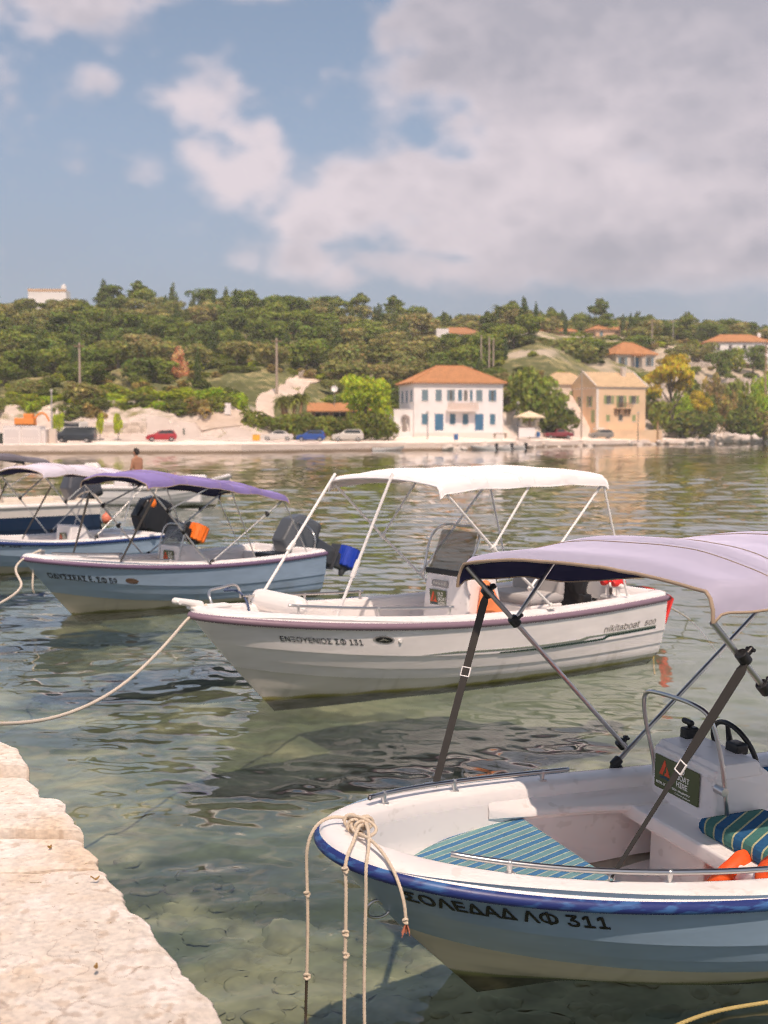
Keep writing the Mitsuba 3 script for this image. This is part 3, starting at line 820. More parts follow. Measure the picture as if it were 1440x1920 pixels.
# ------------------------------------------------------------------ the near boat
A = Boat('motor_boat', 'blue-grey motor boat with white deck and royal blue rubbing strake, nearest to the quay', 4.5, 1.72, .67, .455, .50, .62, 2.25, .48, .90, (3.845, 6.87, -2.72, -.06), Lc=2.55)
A.hull(hull_paint('near_hull', (0.245, 0.345, 0.455), (0.48, 0.45, 0.38), (0.075, 0.10, 0.012), A, .10))
BLUE_RUB = MP('blue_rub', lambda p, n, uv: mix(V((0.018, 0.032, 0.16)), V((0.04, 0.12, 0.31)), smoothstep(0.48, 0.68, fbm(p.x * 14, p.y * 14, p.z * 40, 4))), 0.42)
A.rub_rail(BLUE_RUB, .029, label='royal blue rubbing strake with pale scuffs')
A.gunwale(WHITE_GEL, .165, .038, .36)


def clip_x(poly, x0, x1):
    return poly.intersection(shapely.box(x0, -3, x1, 3))


def zplate(boat, poly, z0, z1, mat, name, parent=None, **kw):
    poly = poly.buffer(0)
    if poly.geom_type != 'Polygon':
        poly = max(poly.geoms, key=lambda g: g.area)
    return boat.add(name, plate(poly, z0, z1), mat, parent, **kw)


def soft_plate(poly, z0, z1, r=0.015, steps=4):
    """A cushion: a polygon with rolled edges."""
    poly = poly.buffer(-r * 1.2).buffer(r * 1.2)
    ms = []
    c = np.array(poly.segmentize(0.03).exterior.coords)[:-1]
    if not poly.exterior.is_ccw:
        c = c[::-1]
    loop = np.column_stack([c, np.zeros(len(c))])
    h = z1 - z0
    prof = [(r * 0.5, z0), (0.0, z0 + h * .3), (0.0, z1 - r), (r * .3, z1 - r * .3), (r, z1)]
    side = sweep_closed(loop, prof)
    top = Polygon(c).buffer(-r)
    g = trimesh.creation.triangulate_polygon(top.segmentize(0.05), engine='earcut')
    v = np.column_stack([g[0], np.full(len(g[0]), z1 - 0.001)])
    return cat(side, trimesh.Trimesh(v, g[1], process=False))


zplate(A, A.floor_poly(.345, 3.28, 4.4), .325, .365, WHITE_GEL, 'foredeck')
zplate(A, A.floor_poly(.04, .06, 3.32), .03, .05, WHITE_GEL, 'sole')
A.add('bulkhead', cat(A.frame_plate(3.29, .05, .345), rbox(3.24, 3.30, -.64, .64, .325, .372, .015)), WHITE_GEL, smooth=40)
# moulded side shelf that runs aft from the foredeck to the thwart, on both sides
for s in (-1, 1):
    xs = np.linspace(2.3, 3.45, 24)
    ledge = A.rail_path(2.3, 3.45, s, .175, -.05, 24)
    inner = ledge.copy(); inner[:, 1] -= s * .11 * np.interp(xs, [2.3, 2.55, 2.8, 3.2, 3.45], [1.3, 1.0, .6, .35, .02])
    g = np.stack([ledge + [0, s * .02, .05], ledge + [0, 0, 0], inner + [0, 0, -.012], inner + [0, 0, -.05], inner + [0, s * .05, -.085]], 1)
    A.add('side_shelf', grid_mesh(g, flip=s < 0), WHITE_GEL, smooth=50)
zplate(A, clip_x(A.inset(.155, 0), 1.72, 2.55), .355, .40, WHITE_GEL, 'thwart')
A.add('thwart_nosing', rbox(2.535, 2.57, -.66, .66, .325, .408, .016), WHITE_GEL, smooth=40)
A.add('locker', cat(rbox(1.85, 2.47, -.50, -.06, .05, .36, .012), rbox(1.85, 2.47, .42, .66, .05, .36, .012)), WHITE_GEL, smooth=40)
A.add('stern_bench', rbox(.37, 1.05, -.64, .64, .12, .40, .02), WHITE_GEL, smooth=40)
A.add('stern_deck', rbox(.05, .36, -.64, .64, .20, .47, .02), WHITE_GEL, smooth=40)
# console
con = hull_of([(2.325, -.655, .66, .018), (2.325, -.185, .66, .018), (2.33, -.70, .40, .018), (2.33, -.165, .40, .018), (1.84, -.70, .40, .018), (1.84, -.165, .40, .018), (2.06, -.645, .665, .018), (2.06, -.20, .665, .018), (1.86, -.68, .52, .018), (1.86, -.18, .52, .018)], 14)
lid = hull_of([(2.335, -.665, .635, .012), (2.335, -.175, .635, .012), (2.30, -.65, .69, .014), (2.30, -.19, .69, .014), (2.07, -.65, .69, .014), (2.07, -.19, .69, .014), (2.05, -.665, .64, .012), (2.05, -.175, .64, .012)], 14)
CON = A.add('console', cat(con, lid), WHITE_GEL, smooth=35)
Ts = np.eye(4); Ts[:3, 0] = [0, 1, 0]; Ts[:3, 1] = np.array([.02, 0, 1]) / np.hypot(.02, 1); Ts[:3, 2] = [1, 0, -.02]; Ts[:3, 3] = [2.352, -.455, .548]
hire_sign(A, Ts, .365, .178, CON)
hoop = spline([(2.335, -.665, .50), (2.365, -.685, .70), (2.40, -.70, .88), (2.41, -.68, .955), (2.415, -.60, .985), (2.415, -.42, 1.00), (2.415, -.25, 1.00), (2.405, -.175, .975), (2.385, -.14, .90), (2.345, -.105, .68), (2.31, -.10, .45)], 90)
hp = A.add('grab_rail', tube(hoop, .0115, 12), STEEL, CON, smooth=True)
A.add('rail_bracket', cat(rod((2.34, -.105, .60), (2.33, -.19, .60), .014), rod((2.345, -.155, .60), (2.345, -.085, .60), .022), rod((2.335, -.665, .53), (2.31, -.64, .53), .018)), STEEL, CON, smooth=40)
ang = np.linspace(0, 2 * math.pi, 49)[:-1]
Tw = pose_matrix(1.965, -.475, 0, .66) @ trimesh.transformations.rotation_matrix(math.radians(-68), (0, 1, 0))
ring = np.stack([.165 * np.cos(ang), .165 * np.sin(ang), 0 * ang], -1)
rim = sweep_closed(ring, [(.014 * math.cos(a), .014 * math.sin(a)) for a in np.linspace(0, 2 * math.pi, 11)])
spokes = [hull_of([(.03 * math.cos(a), .03 * math.sin(a), -.02, .02), (.158 * math.cos(a), .158 * math.sin(a), 0, .011)], 10) for a in (0.0, 2.1, 4.19)]
hub = lathe([(0, -.09), (.025, -.09), (.03, -.03), (.045, -.02), (.04, .0), (0, .005)], 20)
A.add('steering_wheel', moved(cat(rim, hub, *spokes), Tw), BLACK, CON, smooth=45)
A.add('throttle_lever', cat(rbox(2.10, 2.19, -.66, -.60, .68, .76, .012), hull_of([(2.13, -.63, .74, .014), (2.16, -.63, .79, .012)], 8), hull_of([(2.16, -.66, .79, .016), (2.16, -.60, .79, .016)], 10)), BLACK, CON, smooth=40)
A.add('depth_gauge', rbox(2.02, 2.10, -.40, -.30, .69, .75, .014), BLACK, CON, smooth=40)
# bow fittings and rails
far_path = A.rail_path(4.22, 2.88, -1, .115, .09); near_path = A.rail_path(4.16, 1.9, 1, .135, .085, 60)
tube_rail(A, far_path, (3, 17, 34), 'bow_rail', .0125)
tube_rail(A, near_path, (6, 24, 45), 'bow_rail', .0125)
A.add('bow_cleat', cat(hull_of([(4.35, .07, .735, .011), (4.35, -.07, .735, .011)], 10), hull_of([(4.35, .025, .735, .010), (4.35, .025, .70, .012)], 8), hull_of([(4.35, -.025, .735, .010), (4.35, -.025, .70, .012)], 8), rbox(4.325, 4.375, -.05, .05, .700, .708, .003, 8)), STEEL, smooth=40)
eye = [A.hull_point(np.array([.995]), np.array([g]), 1)[0] for g in (.62, .70)]
A.add('bow_eye', tube(spline([eye[0], eye[0] + [.045, 0, -.02], (eye[0] + eye[1]) / 2 + [.085, 0, -.01], eye[1] + [.045, 0, .015], eye[1]], 24), .006, 8), STEEL, A.hull_key, smooth=True)
txt = text_on('ΣΟΛΕΔΑΔ ΛΦ 311', .068, True, .002, .02)
add('lettering', moved(A.on_hull(txt, .968, .858, .80, 1, .003), A.T), LETTER, A.hull_key)
# bimini
CA, PA = build_canopy(A, LAVENDER, NAVY, PIPING, [3.36, 2.95, 2.2, 1.55, 1.0], [1.845, 1.905, 1.90, 1.87, 1.77], .87, skew=.11, tilt=.09, arch=.06, drop=.12, belly=.09, sag=.02, ripple=.012, label='sun-bleached lavender canopy with dark navy lining')
for i in (1, 14, 40, 66):
    bow_hoop(A, PA, i)
for s, mount, joint, front, m0, m1, rear0, rear1 in ((-1, 2.49, (2.40, .60), (3.44, 1.665), .72, (2.90, 1.70), (2.49, .55), (1.12, 1.72)), (1, 2.28, (2.19, .63), (3.235, 1.70), .735, (2.62, 1.80), (2.28, .55), (.98, 1.80))):
    on = lambda k: (joint[0] + (front[0] - joint[0]) * k, joint[1] + (front[1] - joint[1]) * k)
    bimini_frame(A, s, .82, (mount, .83, .505), joint, front, (on(m0), m1), (rear0, rear1))
    clamp(A, (on(.03)[0], s * .845, on(.03)[1]), (1, 0, 1))
    st0 = on(.865); clamp(A, (st0[0], s * .845, st0[1]), (1, 0, 1.1))
    clamp(A, (1.25, s * .825, 1.62 + .03 * s), (1, 0, -.9))
    a_ = np.array([st0[0], s * .86, st0[1] - .02])
    p0 = np.array((3.66, -.66, .60) if s < 0 else (3.46, .56, .60))
    web_strap(A, a_, p0, .042 if s < 0 else .044, narrow=1.0 if s < 0 else .5, buckle=.40 if s < 0 else .47, yaw=1.0 if s < 0 else 1.35, twist=.25)
    g = np.array([p0[0] + .01, p0[1] + s * .03, float(A.zsheer(p0[0])) + .05])
    A.add('strap_hook', cat(tube(spline([p0 + [0, 0, .012], p0 + [.012, 0, -.012], p0 + [0, 0, -.034], p0 + [-.012, 0, -.012], p0 + [0, 0, .012]], 20), .004, 8), rod(p0 + [0, 0, -.03], g, .005), rbox(g[0] - .03, g[0] + .03, g[1] - .008, g[1] + .008, g[2] - .006, g[2] + .002, .003, 8)), STEEL, smooth=40)


# cushions and life jackets in the near boat
def local_dir(boat, d):
    return (boat.T[:3, :3] @ np.array([d[0], d[1], 0]))[:2]


CUSH = MP('bow_cushion_fabric', stripes(A.W((3.6, 0, .4))[0], local_dir(A, (.323, -.946)), .078, (0.05, 0.16, 0.31), (0.125, 0.255, 0.285), (0.42, 0.45, 0.33)), 0.9)
CUSH2 = MP('seat_cushion_fabric', stripes(A.W((2.3, -.1, .4))[0], local_dir(A, (-.5, .85)), .115, (0.012, 0.085, 0.20), (0.045, 0.15, 0.135), (0.45, 0.45, 0.24)), 0.9)
solo('seat_cushion', moved(soft_plate(A.floor_poly(.39, 3.19, 4.12, .05), .366, .408, .018), A.T), CUSH, 'flat striped blue and green cushion filling the bow of the nearest boat', 'cushion', smooth=35)
solo('seat_cushion', moved(soft_plate(Polygon([(2.47, -.14), (2.47, .62), (2.05, .62), (2.05, -.14)]), .402, .475, .03), A.T), CUSH2, 'thick striped teal cushion on the thwart right of the console', 'cushion', smooth=35)
solo('seat_cushion', moved(soft_plate(Polygon([(1.68, -.66), (1.68, -.14), (1.28, -.14), (1.28, -.66)]), .402, .475, .03), A.T), CUSH2, 'striped teal cushion behind the steering wheel at the right edge', 'cushion', smooth=35)
A.add('helm_seat', rbox(1.25, 1.70, -.68, -.12, .05, .40, .02), WHITE_GEL, smooth=40)


def life_jacket(T, seed):
    """A folded foam vest: two panels, a collar and two webbing belts."""
    panels = []
    for s in (-1, 1):
        g = hull_of([(s * .05, -.16, .0, .035), (s * .17, -.15, .0, .035), (s * .18, .10, .0, .03), (s * .08, .14, .01, .035), (s * .06, .0, .03, .03)], 14)
        panels.append(g)
    collar = tube(spline([(-.10, .12, .02), (-.12, .24, .04), (0, .30, .05), (.12, .24, .04), (.10, .12, .02)], 30), .04, 12)
    m = cat(*[smooth_mesh(p, .03, 4) for p in panels], collar)
    m.vertices += 0.012 * (meshkit.fbm(m.vertices * 14 + seed * 5, 3, seed)[:, None] - .5)
    return moved(m, T)


for (x, y, z, a, t), lab in (((2.56, .10, .14, .4, .9), 'bright orange life jacket leaning under the thwart of the nearest boat'), ((2.66, .35, .12, 1.3, .35), 'orange life jacket lying flat on the floor of the nearest boat'), ((2.52, .58, .22, 2.1, 1.2), 'red-orange life jacket stuffed deepest under the thwart, by the near side')):
    T = A.T @ pose_matrix(x, y, a, z) @ trimesh.transformations.rotation_matrix(t, (1, 0, 0))
    solo('life_jacket', life_jacket(T, int(x * 100)), ORANGE, lab, 'life jacket', 'life jackets in the nearest boat', smooth=True)

# mooring lines at the bow
cle = A.W((4.35, 0, .745))[0]; zb = A.zb + .06


def knot(c, r, seed, axis=(0, 0, 1)):
    t = np.linspace(0, 2 * math.pi * 2, 70)
    p = np.stack([np.sin(t) * 1.3 + 0.6 * np.sin(2 * t + seed), np.cos(t) * 1.2 + .5 * np.cos(1.5 * t), np.linspace(-1.6, 1.6, 70) + .8 * np.sin(1.5 * t)], -1) * r
    return tube(p + c, r * .9, 10, True, (3, r * 7, .2))


r0 = .0068
W = lambda p: A.W(p)[0]
tip = W((4.56, 0, .62))


def plumb(p, n=7, z1=-.1, wob=.004, seed=0.0):
    """A rope end hanging straight down from p."""
    p = np.asarray(p, float); s = np.linspace(0, 1, n)
    return [np.array([p[0] + wob * math.sin(seed + 4 * k), p[1] + wob * math.cos(2 * seed + 5 * k), p[2] + (z1 - p[2]) * k]) for k in s]



def hang(u0, y0, z_top, z_bot, wob, seed, n=7):
    p = at(u0, 1700, y0)
    s = np.linspace(0, 1, n)
    return [np.array([p[0] + wob * math.sin(seed + 4 * k) * (k > 0), p[1] + wob * math.cos(seed * 2 + 5 * k), z_top + (z_bot - z_top) * k]) for k in s]


l1 = [W((4.36, -.05, .74)), W((4.43, -.08, .755)), W((4.50, -.08, .735)), W((4.548, -.07, .66))]
h1 = plumb(W((4.556, -.07, .56)), 7, -.14, .006, .3)
ropes = [rope(l1 + h1[:5], r0)] + [knot(h1[k], r0 * .95, k) for k in (1, 4)]
key = thing('mooring_rope', 'knotted beige rope hanging leftmost from the bow of the nearest boat', 'rope', 'mooring ropes at the nearest bow')
add('line', cat(*ropes), ROPE, key, smooth=True)
add('wet_end', rope([h1[4], h1[5], h1[6], h1[6] + [.0, 0, -.3]], r0 * .9), ROPE_WET, key, smooth=True, label='dark wet end of the rope near the water')
l2 = [W((4.34, .04, .745)), W((4.39, .09, .765)), W((4.44, .155, .735)), W((4.488, .20, .68))]
h2 = plumb(W((4.497, .212, .60)), 7, -.1, .004, 1.2)
key = thing('mooring_rope', 'beige rope with a double knot midway hanging between the other two at the nearest bow', 'rope', 'mooring ropes at the nearest bow')
add('line', cat(rope(l2 + h2 + [h2[-1] + [0, 0, -.4]], r0 * 1.06), knot(h2[0] + [0, 0, .05], r0, 1), knot(h2[2] + [0, 0, .02], r0 * .9, 3), knot(h2[2] + [0, 0, -.07], r0 * .9, 5)), ROPE, key, smooth=True)
l3 = [W((4.33, .0, .755)), W((4.36, .12, .765)), W((4.40, .22, .735)), W((4.435, .28, .675))]
h3 = plumb(W((4.442, .29, .59)), 7, -.1, .004, 2.2)
key = thing('mooring_rope', 'straight beige rope hanging rightmost from the bow of the nearest boat', 'rope', 'mooring ropes at the nearest bow')
add('line', rope(l3 + h3 + [h3[-1] + [0, 0, -.4]], r0), ROPE, key, smooth=True)
# the hitches on the cleat, and the frayed tail
hit = []
for k, (a, b) in enumerate(((-.05, .02), (.0, -.03), (.05, .01), (.02, .03))):
    c0 = np.array([4.35 + b, a, .735])
    t = np.linspace(0, 2 * math.pi * 1.2, 44)
    q = np.stack([c0[0] + .028 * np.cos(t + k), c0[1] + .012 * np.sin(t * .5 + k) + .010 * t / 6, c0[2] + .026 * np.sin(t + k) + .012], -1)
    hit.append(tube(A.W(q), r0, 10, True, (3, r0 * 7, .2)))
q = A.W(spline([(4.33, -.07, .74), (4.38, -.02, .775), (4.34, .05, .78), (4.31, .09, .75), (4.36, .12, .735), (4.40, .06, .745), (4.35, .0, .77)], 60))
hit.append(tube(q, r0, 10, True, (3, r0 * 7, .2)))
key = thing('mooring_rope', 'hitches of beige rope round the bow cleat with a frayed red-tipped tail', 'rope', 'mooring ropes at the nearest bow')
add('hitch', cat(*hit), ROPE, key, smooth=True)
tail = spline([W((4.40, .10, .745)), W((4.38, .20, .75)), W((4.35, .33, .69)), W((4.33, .41, .58)), W((4.325, .425, .50))], 60)
add('tail', cat(tube(tail, r0, 10, True, (3, r0 * 7, .2)), knot(tail[-1], r0 * .8, 2)), ROPE, key, smooth=True)
fr = []
for k in range(16):
    a = RNG.uniform(0, 6.28); d = np.array([math.cos(a) * .016, math.sin(a) * .016, -.045 - .02 * RNG.random()])
    fr.append(tube(spline([tail[-1], tail[-1] + d * .5 + [.002, 0, 0], tail[-1] + d], 6), .0018, 5))
add('frayed_strands', cat(*fr), M('frayed_red', (.50, .17, .10), .9), key)


# ------------------------------------------------------------------ the white boat in the middle
B = Boat('motor_boat', 'white motor boat with clinker lines, mauve rubbing strake and white canopy', 5.1, 2.0, .825, .615, .661, .70, 2.38, .54, .885, (2.441, 13.472, -2.497))
B.hull(hull_paint('white_hull', (0.77, 0.73, 0.72), (0.64, 0.60, 0.55), (0.27, 0.24, 0.035), B, .10))
B.rub_rail(M('mauve_rub', (0.23, 0.155, 0.20), .45), .034, label='mauve sun-faded rubbing strake')
B.gunwale(WHITE_GEL, .17, .055, .5)
zplate(B, B.floor_poly(.54, 3.72, 5.0), .52, .56, WHITE_GEL, 'foredeck')
zplate(B, B.floor_poly(.075, .06, 3.8), .06, .09, WHITE_GEL, 'sole')
B.add('bulkhead', B.frame_plate(3.75, .09, .55), WHITE_GEL, smooth=40)
B.add('stern_deck', cat(rbox(.05, .42, -.74, -.26, .24, .66, .02), rbox(.05, .42, .26, .74, .24, .66, .02), rbox(.02, .10, -.3, .3, .09, .58, .02)), WHITE_GEL, smooth=40)
con = hull_of([(2.24, -.31, .97, .025), (2.24, .29, .97, .025), (2.30, -.36, .10, .025), (2.30, .34, .10, .025), (1.75, -.36, .10, .025), (1.75, .34, .10, .025), (1.92, -.31, .93, .025), (1.92, .29, .93, .025)], 14)
CON = B.add('console', con, WHITE_GEL, smooth=35)
Ts = np.eye(4); Ts[:3, 0] = [0, 1, 0]; Ts[:3, 1] = np.array([.06, 0, 1]) / np.hypot(.06, 1); Ts[:3, 2] = [1, 0, -.06]; Ts[:3, 3] = [2.285, -.12, .70]
Ts2 = Ts.copy(); Ts2[:3, 3] = [2.278, -.10, .875]
hire_sign(B, Ts, .25, .225, CON, simple=True)
kp = B.add('name_plate', moved(rbox(-.125, .125, -.035, .035, -.002, .005, .002, 6), Ts2), GREY_PLASTIC, CON)
nt = meshkit.text_mesh('nikitaboat.gr', .026, .0015, False); nt.apply_translation((-nt.bounds[1][0] / 2, -.009, .0065))
B.add('lettering', moved(nt, Ts2), WHITE_PRINT, kp)
scr = np.array([[[2.25, -.33, .985], [2.25, .31, .985]], [[2.20, -.31, 1.10], [2.20, .29, 1.10]], [[2.10, -.28, 1.40], [2.10, .26, 1.40]]])
B.add('windscreen', grid_mesh(scr), SMOKED, CON)
B.add('windscreen_trim', rbox(2.235, 2.275, -.34, .32, .965, 1.02, .008, 8), BLACK, CON, smooth=40)
B.add('grab_rail', tube(spline([(2.28, -.37, .95), (2.24, -.36, 1.15), (2.13, -.335, 1.40), (2.10, -.26, 1.445), (2.09, 0, 1.45), (2.10, .24, 1.445), (2.13, .315, 1.40), (2.24, .34, 1.15), (2.27, .35, .80)], 70), .012, 10), STEEL, CON, smooth=True)
sw = moved(cat(tube(np.stack([.17 * np.cos(ang), .17 * np.sin(ang), 0 * ang], -1)[list(range(48)) + [0]], .014, 8), *[hull_of([(0, 0, -.02, .02), (.16 * math.cos(a), .16 * math.sin(a), 0, .01)], 8) for a in (0, 2.1, 4.2)]), pose_matrix(1.80, 0, 0, .98) @ trimesh.transformations.rotation_matrix(math.radians(-60), (0, 1, 0)))
B.add('steering_wheel', sw, BLACK, CON, smooth=40)
# helm seat and curved white stern seat back
B.add('helm_seat', rbox(1.05, 1.50, -.30, .40, .09, .64, .03), WHITE_GEL, smooth=40)
B.add('seat_pad', cat(rbox(1.03, 1.52, -.31, .41, .64, .74, .04), rbox(1.02, 1.12, -.31, .41, .70, .95, .04)), GREY_CUSHION, smooth=40)
a = np.linspace(.15 * math.pi, .85 * math.pi, 24)
arc = np.stack([.42 + .0 * a + .34 * (1 - np.sin(a)), .62 * np.cos(a) / math.cos(.15 * math.pi), .95 + .10 * np.sin(a) ** 4], -1)
arcs = np.stack([arc * [1, 1, 0] + [0, 0, .62], arc, arc + [-.05, 0, .0], arc * [1, 1, 0] + [-.05, 0, .62]], 1)
B.add('seat_back', grid_mesh(arcs), WHITE_PLASTIC, smooth=50)
B.add('throttle_lever', cat(rbox(.90, 1.02, .58, .66, .60, .74, .015), tube(spline([(.96, .62, .74), (.93, .62, .88), (.86, .62, .93), (.80, .62, .88)], 16), .022, 8)), BLACK, smooth=40)
for y in (.70, .55):
    rh = cat(rbox(.50, .62, y - .05, y + .05, .66, .70, .012, 8), rod((.56, y, .70), (.56, y, .79), .022), hull_of([(.56, y - .05, .80, .028), (.56, y + .05, .80, .028)], 10))
    k = B.add('stern_cleat', rh, WHITE_PLASTIC, smooth=40)
    B.add('knob', hull_of([(.50, y, .83, .042), (.62, y, .83, .034)], 12), RED_PLASTIC, k, smooth=True)
BLK_COWL = M('black_cowling', (.012, .012, .014), .25)
outboard(B, -.10, 1.12, -.04, .56, BLK_COWL, BLK_COWL, RED_PLASTIC, 'red guard over the propeller', 1.25, text='HIDEA', label='glossy black tilted outboard motor')
# bow fittings
B.add('anchor_roller', cat(hull_of([(5.24, -.05, .95, .03), (5.00, -.05, .90, .034)], 12), rbox(4.72, 5.10, -.12, .02, .86, .89, .01, 8), rod((5.22, -.11, .94), (5.22, .01, .94), .018)), WHITE_PLASTIC, smooth=40)
B.add('pulpit', tube(spline([(4.85, -.10, .87), (4.86, -.14, .95), (4.78, -.26, .985), (4.60, -.36, .99), (4.40, -.45, .97), (4.36, -.46, .86)], 40), .013, 10), ALU, smooth=True)
tube_rail(B, B.rail_path(4.42, 2.80, 1, .13, .14), (2, 20, 38), 'bow_rail', .0125, foot_h=.09)
tube_rail(B, B.rail_path(4.42, 2.80, -1, .13, .14), (2, 20, 38), 'bow_rail', .0125, foot_h=.09)
CB, PB = build_canopy(B, WHITE_CANVAS, WHITE_LINING, WHITE_TUBE, [3.08, 2.6, 2.0, 1.45, .92], [1.985, 2.025, 2.03, 2.035, 2.01], .88, arch=.05, drop=.11, sag=.012, ripple=.004, seed=4, label='bright white fabric canopy')
for i in (1, 35, 68):
    bow_hoop(B, PB, i, .0135, WHITE_TUBE)
for s in (-1, 1):
    bimini_frame(B, s, .855, (1.72, .90, .72), (2.43, 1.31), (3.03, 1.86), ((2.43, 1.31), (1.97, 1.88)), ((1.93, .90), (.97, 1.86)), .0135, WHITE_TUBE, WHITE_PLASTIC)
    B.add('canopy_tube', rod((.96, s * .855, 1.86), (.62, s * .88, .72), .011), WHITE_TUBE, smooth=30)
B.add('canopy_tube', rod((3.07, -.79, 1.97), (4.10, -.62, .76), .0150), WHITE_TUBE, smooth=30)
B.add('canopy_tube', rod((3.07, .16, 2.0), (3.62, -.05, .56), .0150), WHITE_TUBE, smooth=30)
B.add('tube_socket', rod((3.38, .04, 1.19), (3.44, .018, 1.03), .024), WHITE_PLASTIC, smooth=30)
B.add('tube_socket', rod((3.62, -.70, 1.32), (3.70, -.69, 1.24), .024), WHITE_PLASTIC, smooth=30)
# markings on the side
tx = text_on('ΕΝΞΟΥΕΝΙΟΣ ΣΦ 131', .058, False, .002, .03)
add('lettering', moved(B.on_hull(tx, .897, .86, .754), B.T), LETTER, B.hull_key)
tx = text_on('nikitaboat', .066, False, .002, .04); tx.vertices[:, 0] += .30 * tx.vertices[:, 1]
add('lettering', moved(B.on_hull(tx, .195, .852, .085), B.T), LETTER_GREY, B.hull_key)
tx = text_on('500', .050, False, .002, .04); tx.vertices[:, 0] += .30 * tx.vertices[:, 1]
add('lettering', moved(B.on_hull(tx, .070, .852, .033), B.T), LETTER_GREY, B.hull_key)


def flat_band(pts):
    m = trimesh.creation.extrude_polygon(Polygon(pts), .002, engine='earcut')
    v, f = trimesh.remesh.subdivide_to_size(m.vertices, m.faces, .08, max_iter=12)
    return trimesh.Trimesh(v, f, process=False)


GREEN_LINE = M('dark_green_line', (.02, .045, .035), .4); GREEN_PALE = M('grey_green_line', (.17, .20, .16), .4)
band1 = flat_band([(0, 0), (.30, .018), (.95, .022), (1.42, .028), (1.49, .050), (2.22, .052), (2.22, .066), (1.46, .064), (1.39, .046), (.95, .038), (.28, .036)])
band2 = flat_band([(.08, -.016), (.95, 0), (1.42, .004), (1.50, .030), (2.20, .032), (2.20, .050), (1.48, .048), (1.41, .024), (.95, .020), (.12, .004)])
add('stripe', moved(B.on_hull(band1, .644, .805, .033), B.T), GREEN_PALE, B.hull_key)
add('stripe', moved(B.on_hull(band2, .476, .805, .033), B.T), GREEN_LINE, B.hull_key)
bd = flat_band(np.stack([.105 * np.cos(ang) + .105, .042 * np.sin(ang)], 1)); bd2 = flat_band(np.stack([.085 * np.cos(ang) + .105, .030 * np.sin(ang)], 1))
bdk = add('badge', moved(B.on_hull(bd, .733, .895, .692), B.T), GREY_PLASTIC, B.hull_key)
add('badge_face', moved(B.on_hull(bd2, .729, .895, .696, 1, .007), B.T), LETTER, B.hull_key)
bd3 = flat_band([(.04, -.012), (.08, .002), (.10, .016), (.13, .004), (.17, -.010), (.12, -.006), (.10, .002), (.08, -.008)])
add('badge_mark', moved(B.on_hull(bd3, .723, .895, .702, 1, .010), B.T), ALU, B.hull_key)
dr_ = B.hull_point(np.array([.682]), np.array([.89]), 1)[0]
B.add('drain', tube([dr_ + [0, .0, 0], dr_ + [0, .025, 0]], .016, 14), WHITE_PLASTIC, B.hull_key, smooth=40)

# what lies in and hangs from the white boat
fk = thing('fender', 'fat white cylindrical fender lying on the bow of the white boat', 'fender')
fp = np.array([[4.20, -.62, .90], [4.18, -.58, .90], [4.05, -.14, .86], [4.03, -.08, .86]])
ft = lathe([(0, -.33), (.025, -.33), (.05, -.30), (.085, -.27), (.097, -.22), (.097, .22), (.085, .27), (.05, .30), (.03, .33), (0, .33)], 26)
Tf = B.T @ align((4.08, -.24, .815), (4.15, -.46, .835)); Tf[:3, 2] /= np.linalg.norm(Tf[:3, 2])
scene[fk] = mikit.ply(moved(ft, Tf), WHITE_PLASTIC, smooth=40)
cord = B.W(spline([(4.30, -.78, .93), (4.36, -.70, .93), (4.44, -.60, .92), (4.40, -.50, .93), (4.34, -.36, .80), (4.36, -.34, .66)], 40))
solo('blue_cord', tube(cord, .011, 8), M('blue_cord', (.06, .085, .16), .8), 'dark blue cord looped over the bow rail of the white boat beside the fender', 'cord', smooth=True)
fab = hull_of([(2.12, .41, .90, .05), (2.05, .43, .72, .075), (2.0, .45, .52, .075), (2.16, .40, .55, .06)], 16)
fab = smooth_mesh(fab, .03, 4); fab.vertices += .07 * (meshkit.fbm(fab.vertices * 9, 4, 2)[:, None] - .5) * [1, 1.4, .6]
solo('life_jacket', moved(fab, B.T), M('faded_orange', (.85, .27, .10), .75), 'faded orange life jacket bundled against the right side of the white boat console', 'life jacket', smooth=True)

bow = B.W((5.12, -.02, .80))[0]
px = [(330, 1186), (280, 1240), (220, 1291), (150, 1329), (80, 1350), (0, 1357), (-80, 1352)]
pts = [B.W((4.95, -.02, .90))[0], bow] + [at(a, b, y) for (a, b), y in zip(px, (10.15, 9.7, 9.25, 8.8, 8.4, 8.0, 7.55))] + [np.array([-3.0, 6.85, .80])]
key = thing('mooring_rope', 'pale rope sagging from the white boat bow to the quay at the left edge', 'rope')
add('line', rope(pts, .0125), ROPE_PALE, key, smooth=True)
add('hitch', cat(*[knot(B.W((5.06 - .05 * k, .02 * k - .03, .86 - .03 * k))[0], .014, k) for k in range(3)]), ROPE_PALE, key, smooth=True)
key = thing('mooring_rope', 'thin yellowish rope trailing from the white boat stern into the water', 'rope')
st_ = B.W((0.0, .70, .62))[0]
add('line', rope([st_, st_ + [0.01, -.03, -.25], st_ + [-.005, -.04, -.5], st_ + [0.01, -.04, -.8]], .010), M('yellow_rope', (.55, .42, .16), .9), key, smooth=True)
key = thing('mooring_rope', 'slack rope from the white boat stern slanting away to the right', 'rope')
add('line', rope([B.W((0.0, .2, .66))[0], at(1290, 1160, 15.5), at(1330, 1205, 17.5), at(1352, 1232, 18.6)], .008), ROPE_PALE, key, smooth=True)
p0 = on_z(1262, 1924, .012); p1 = on_z(1440, 1880, .012)
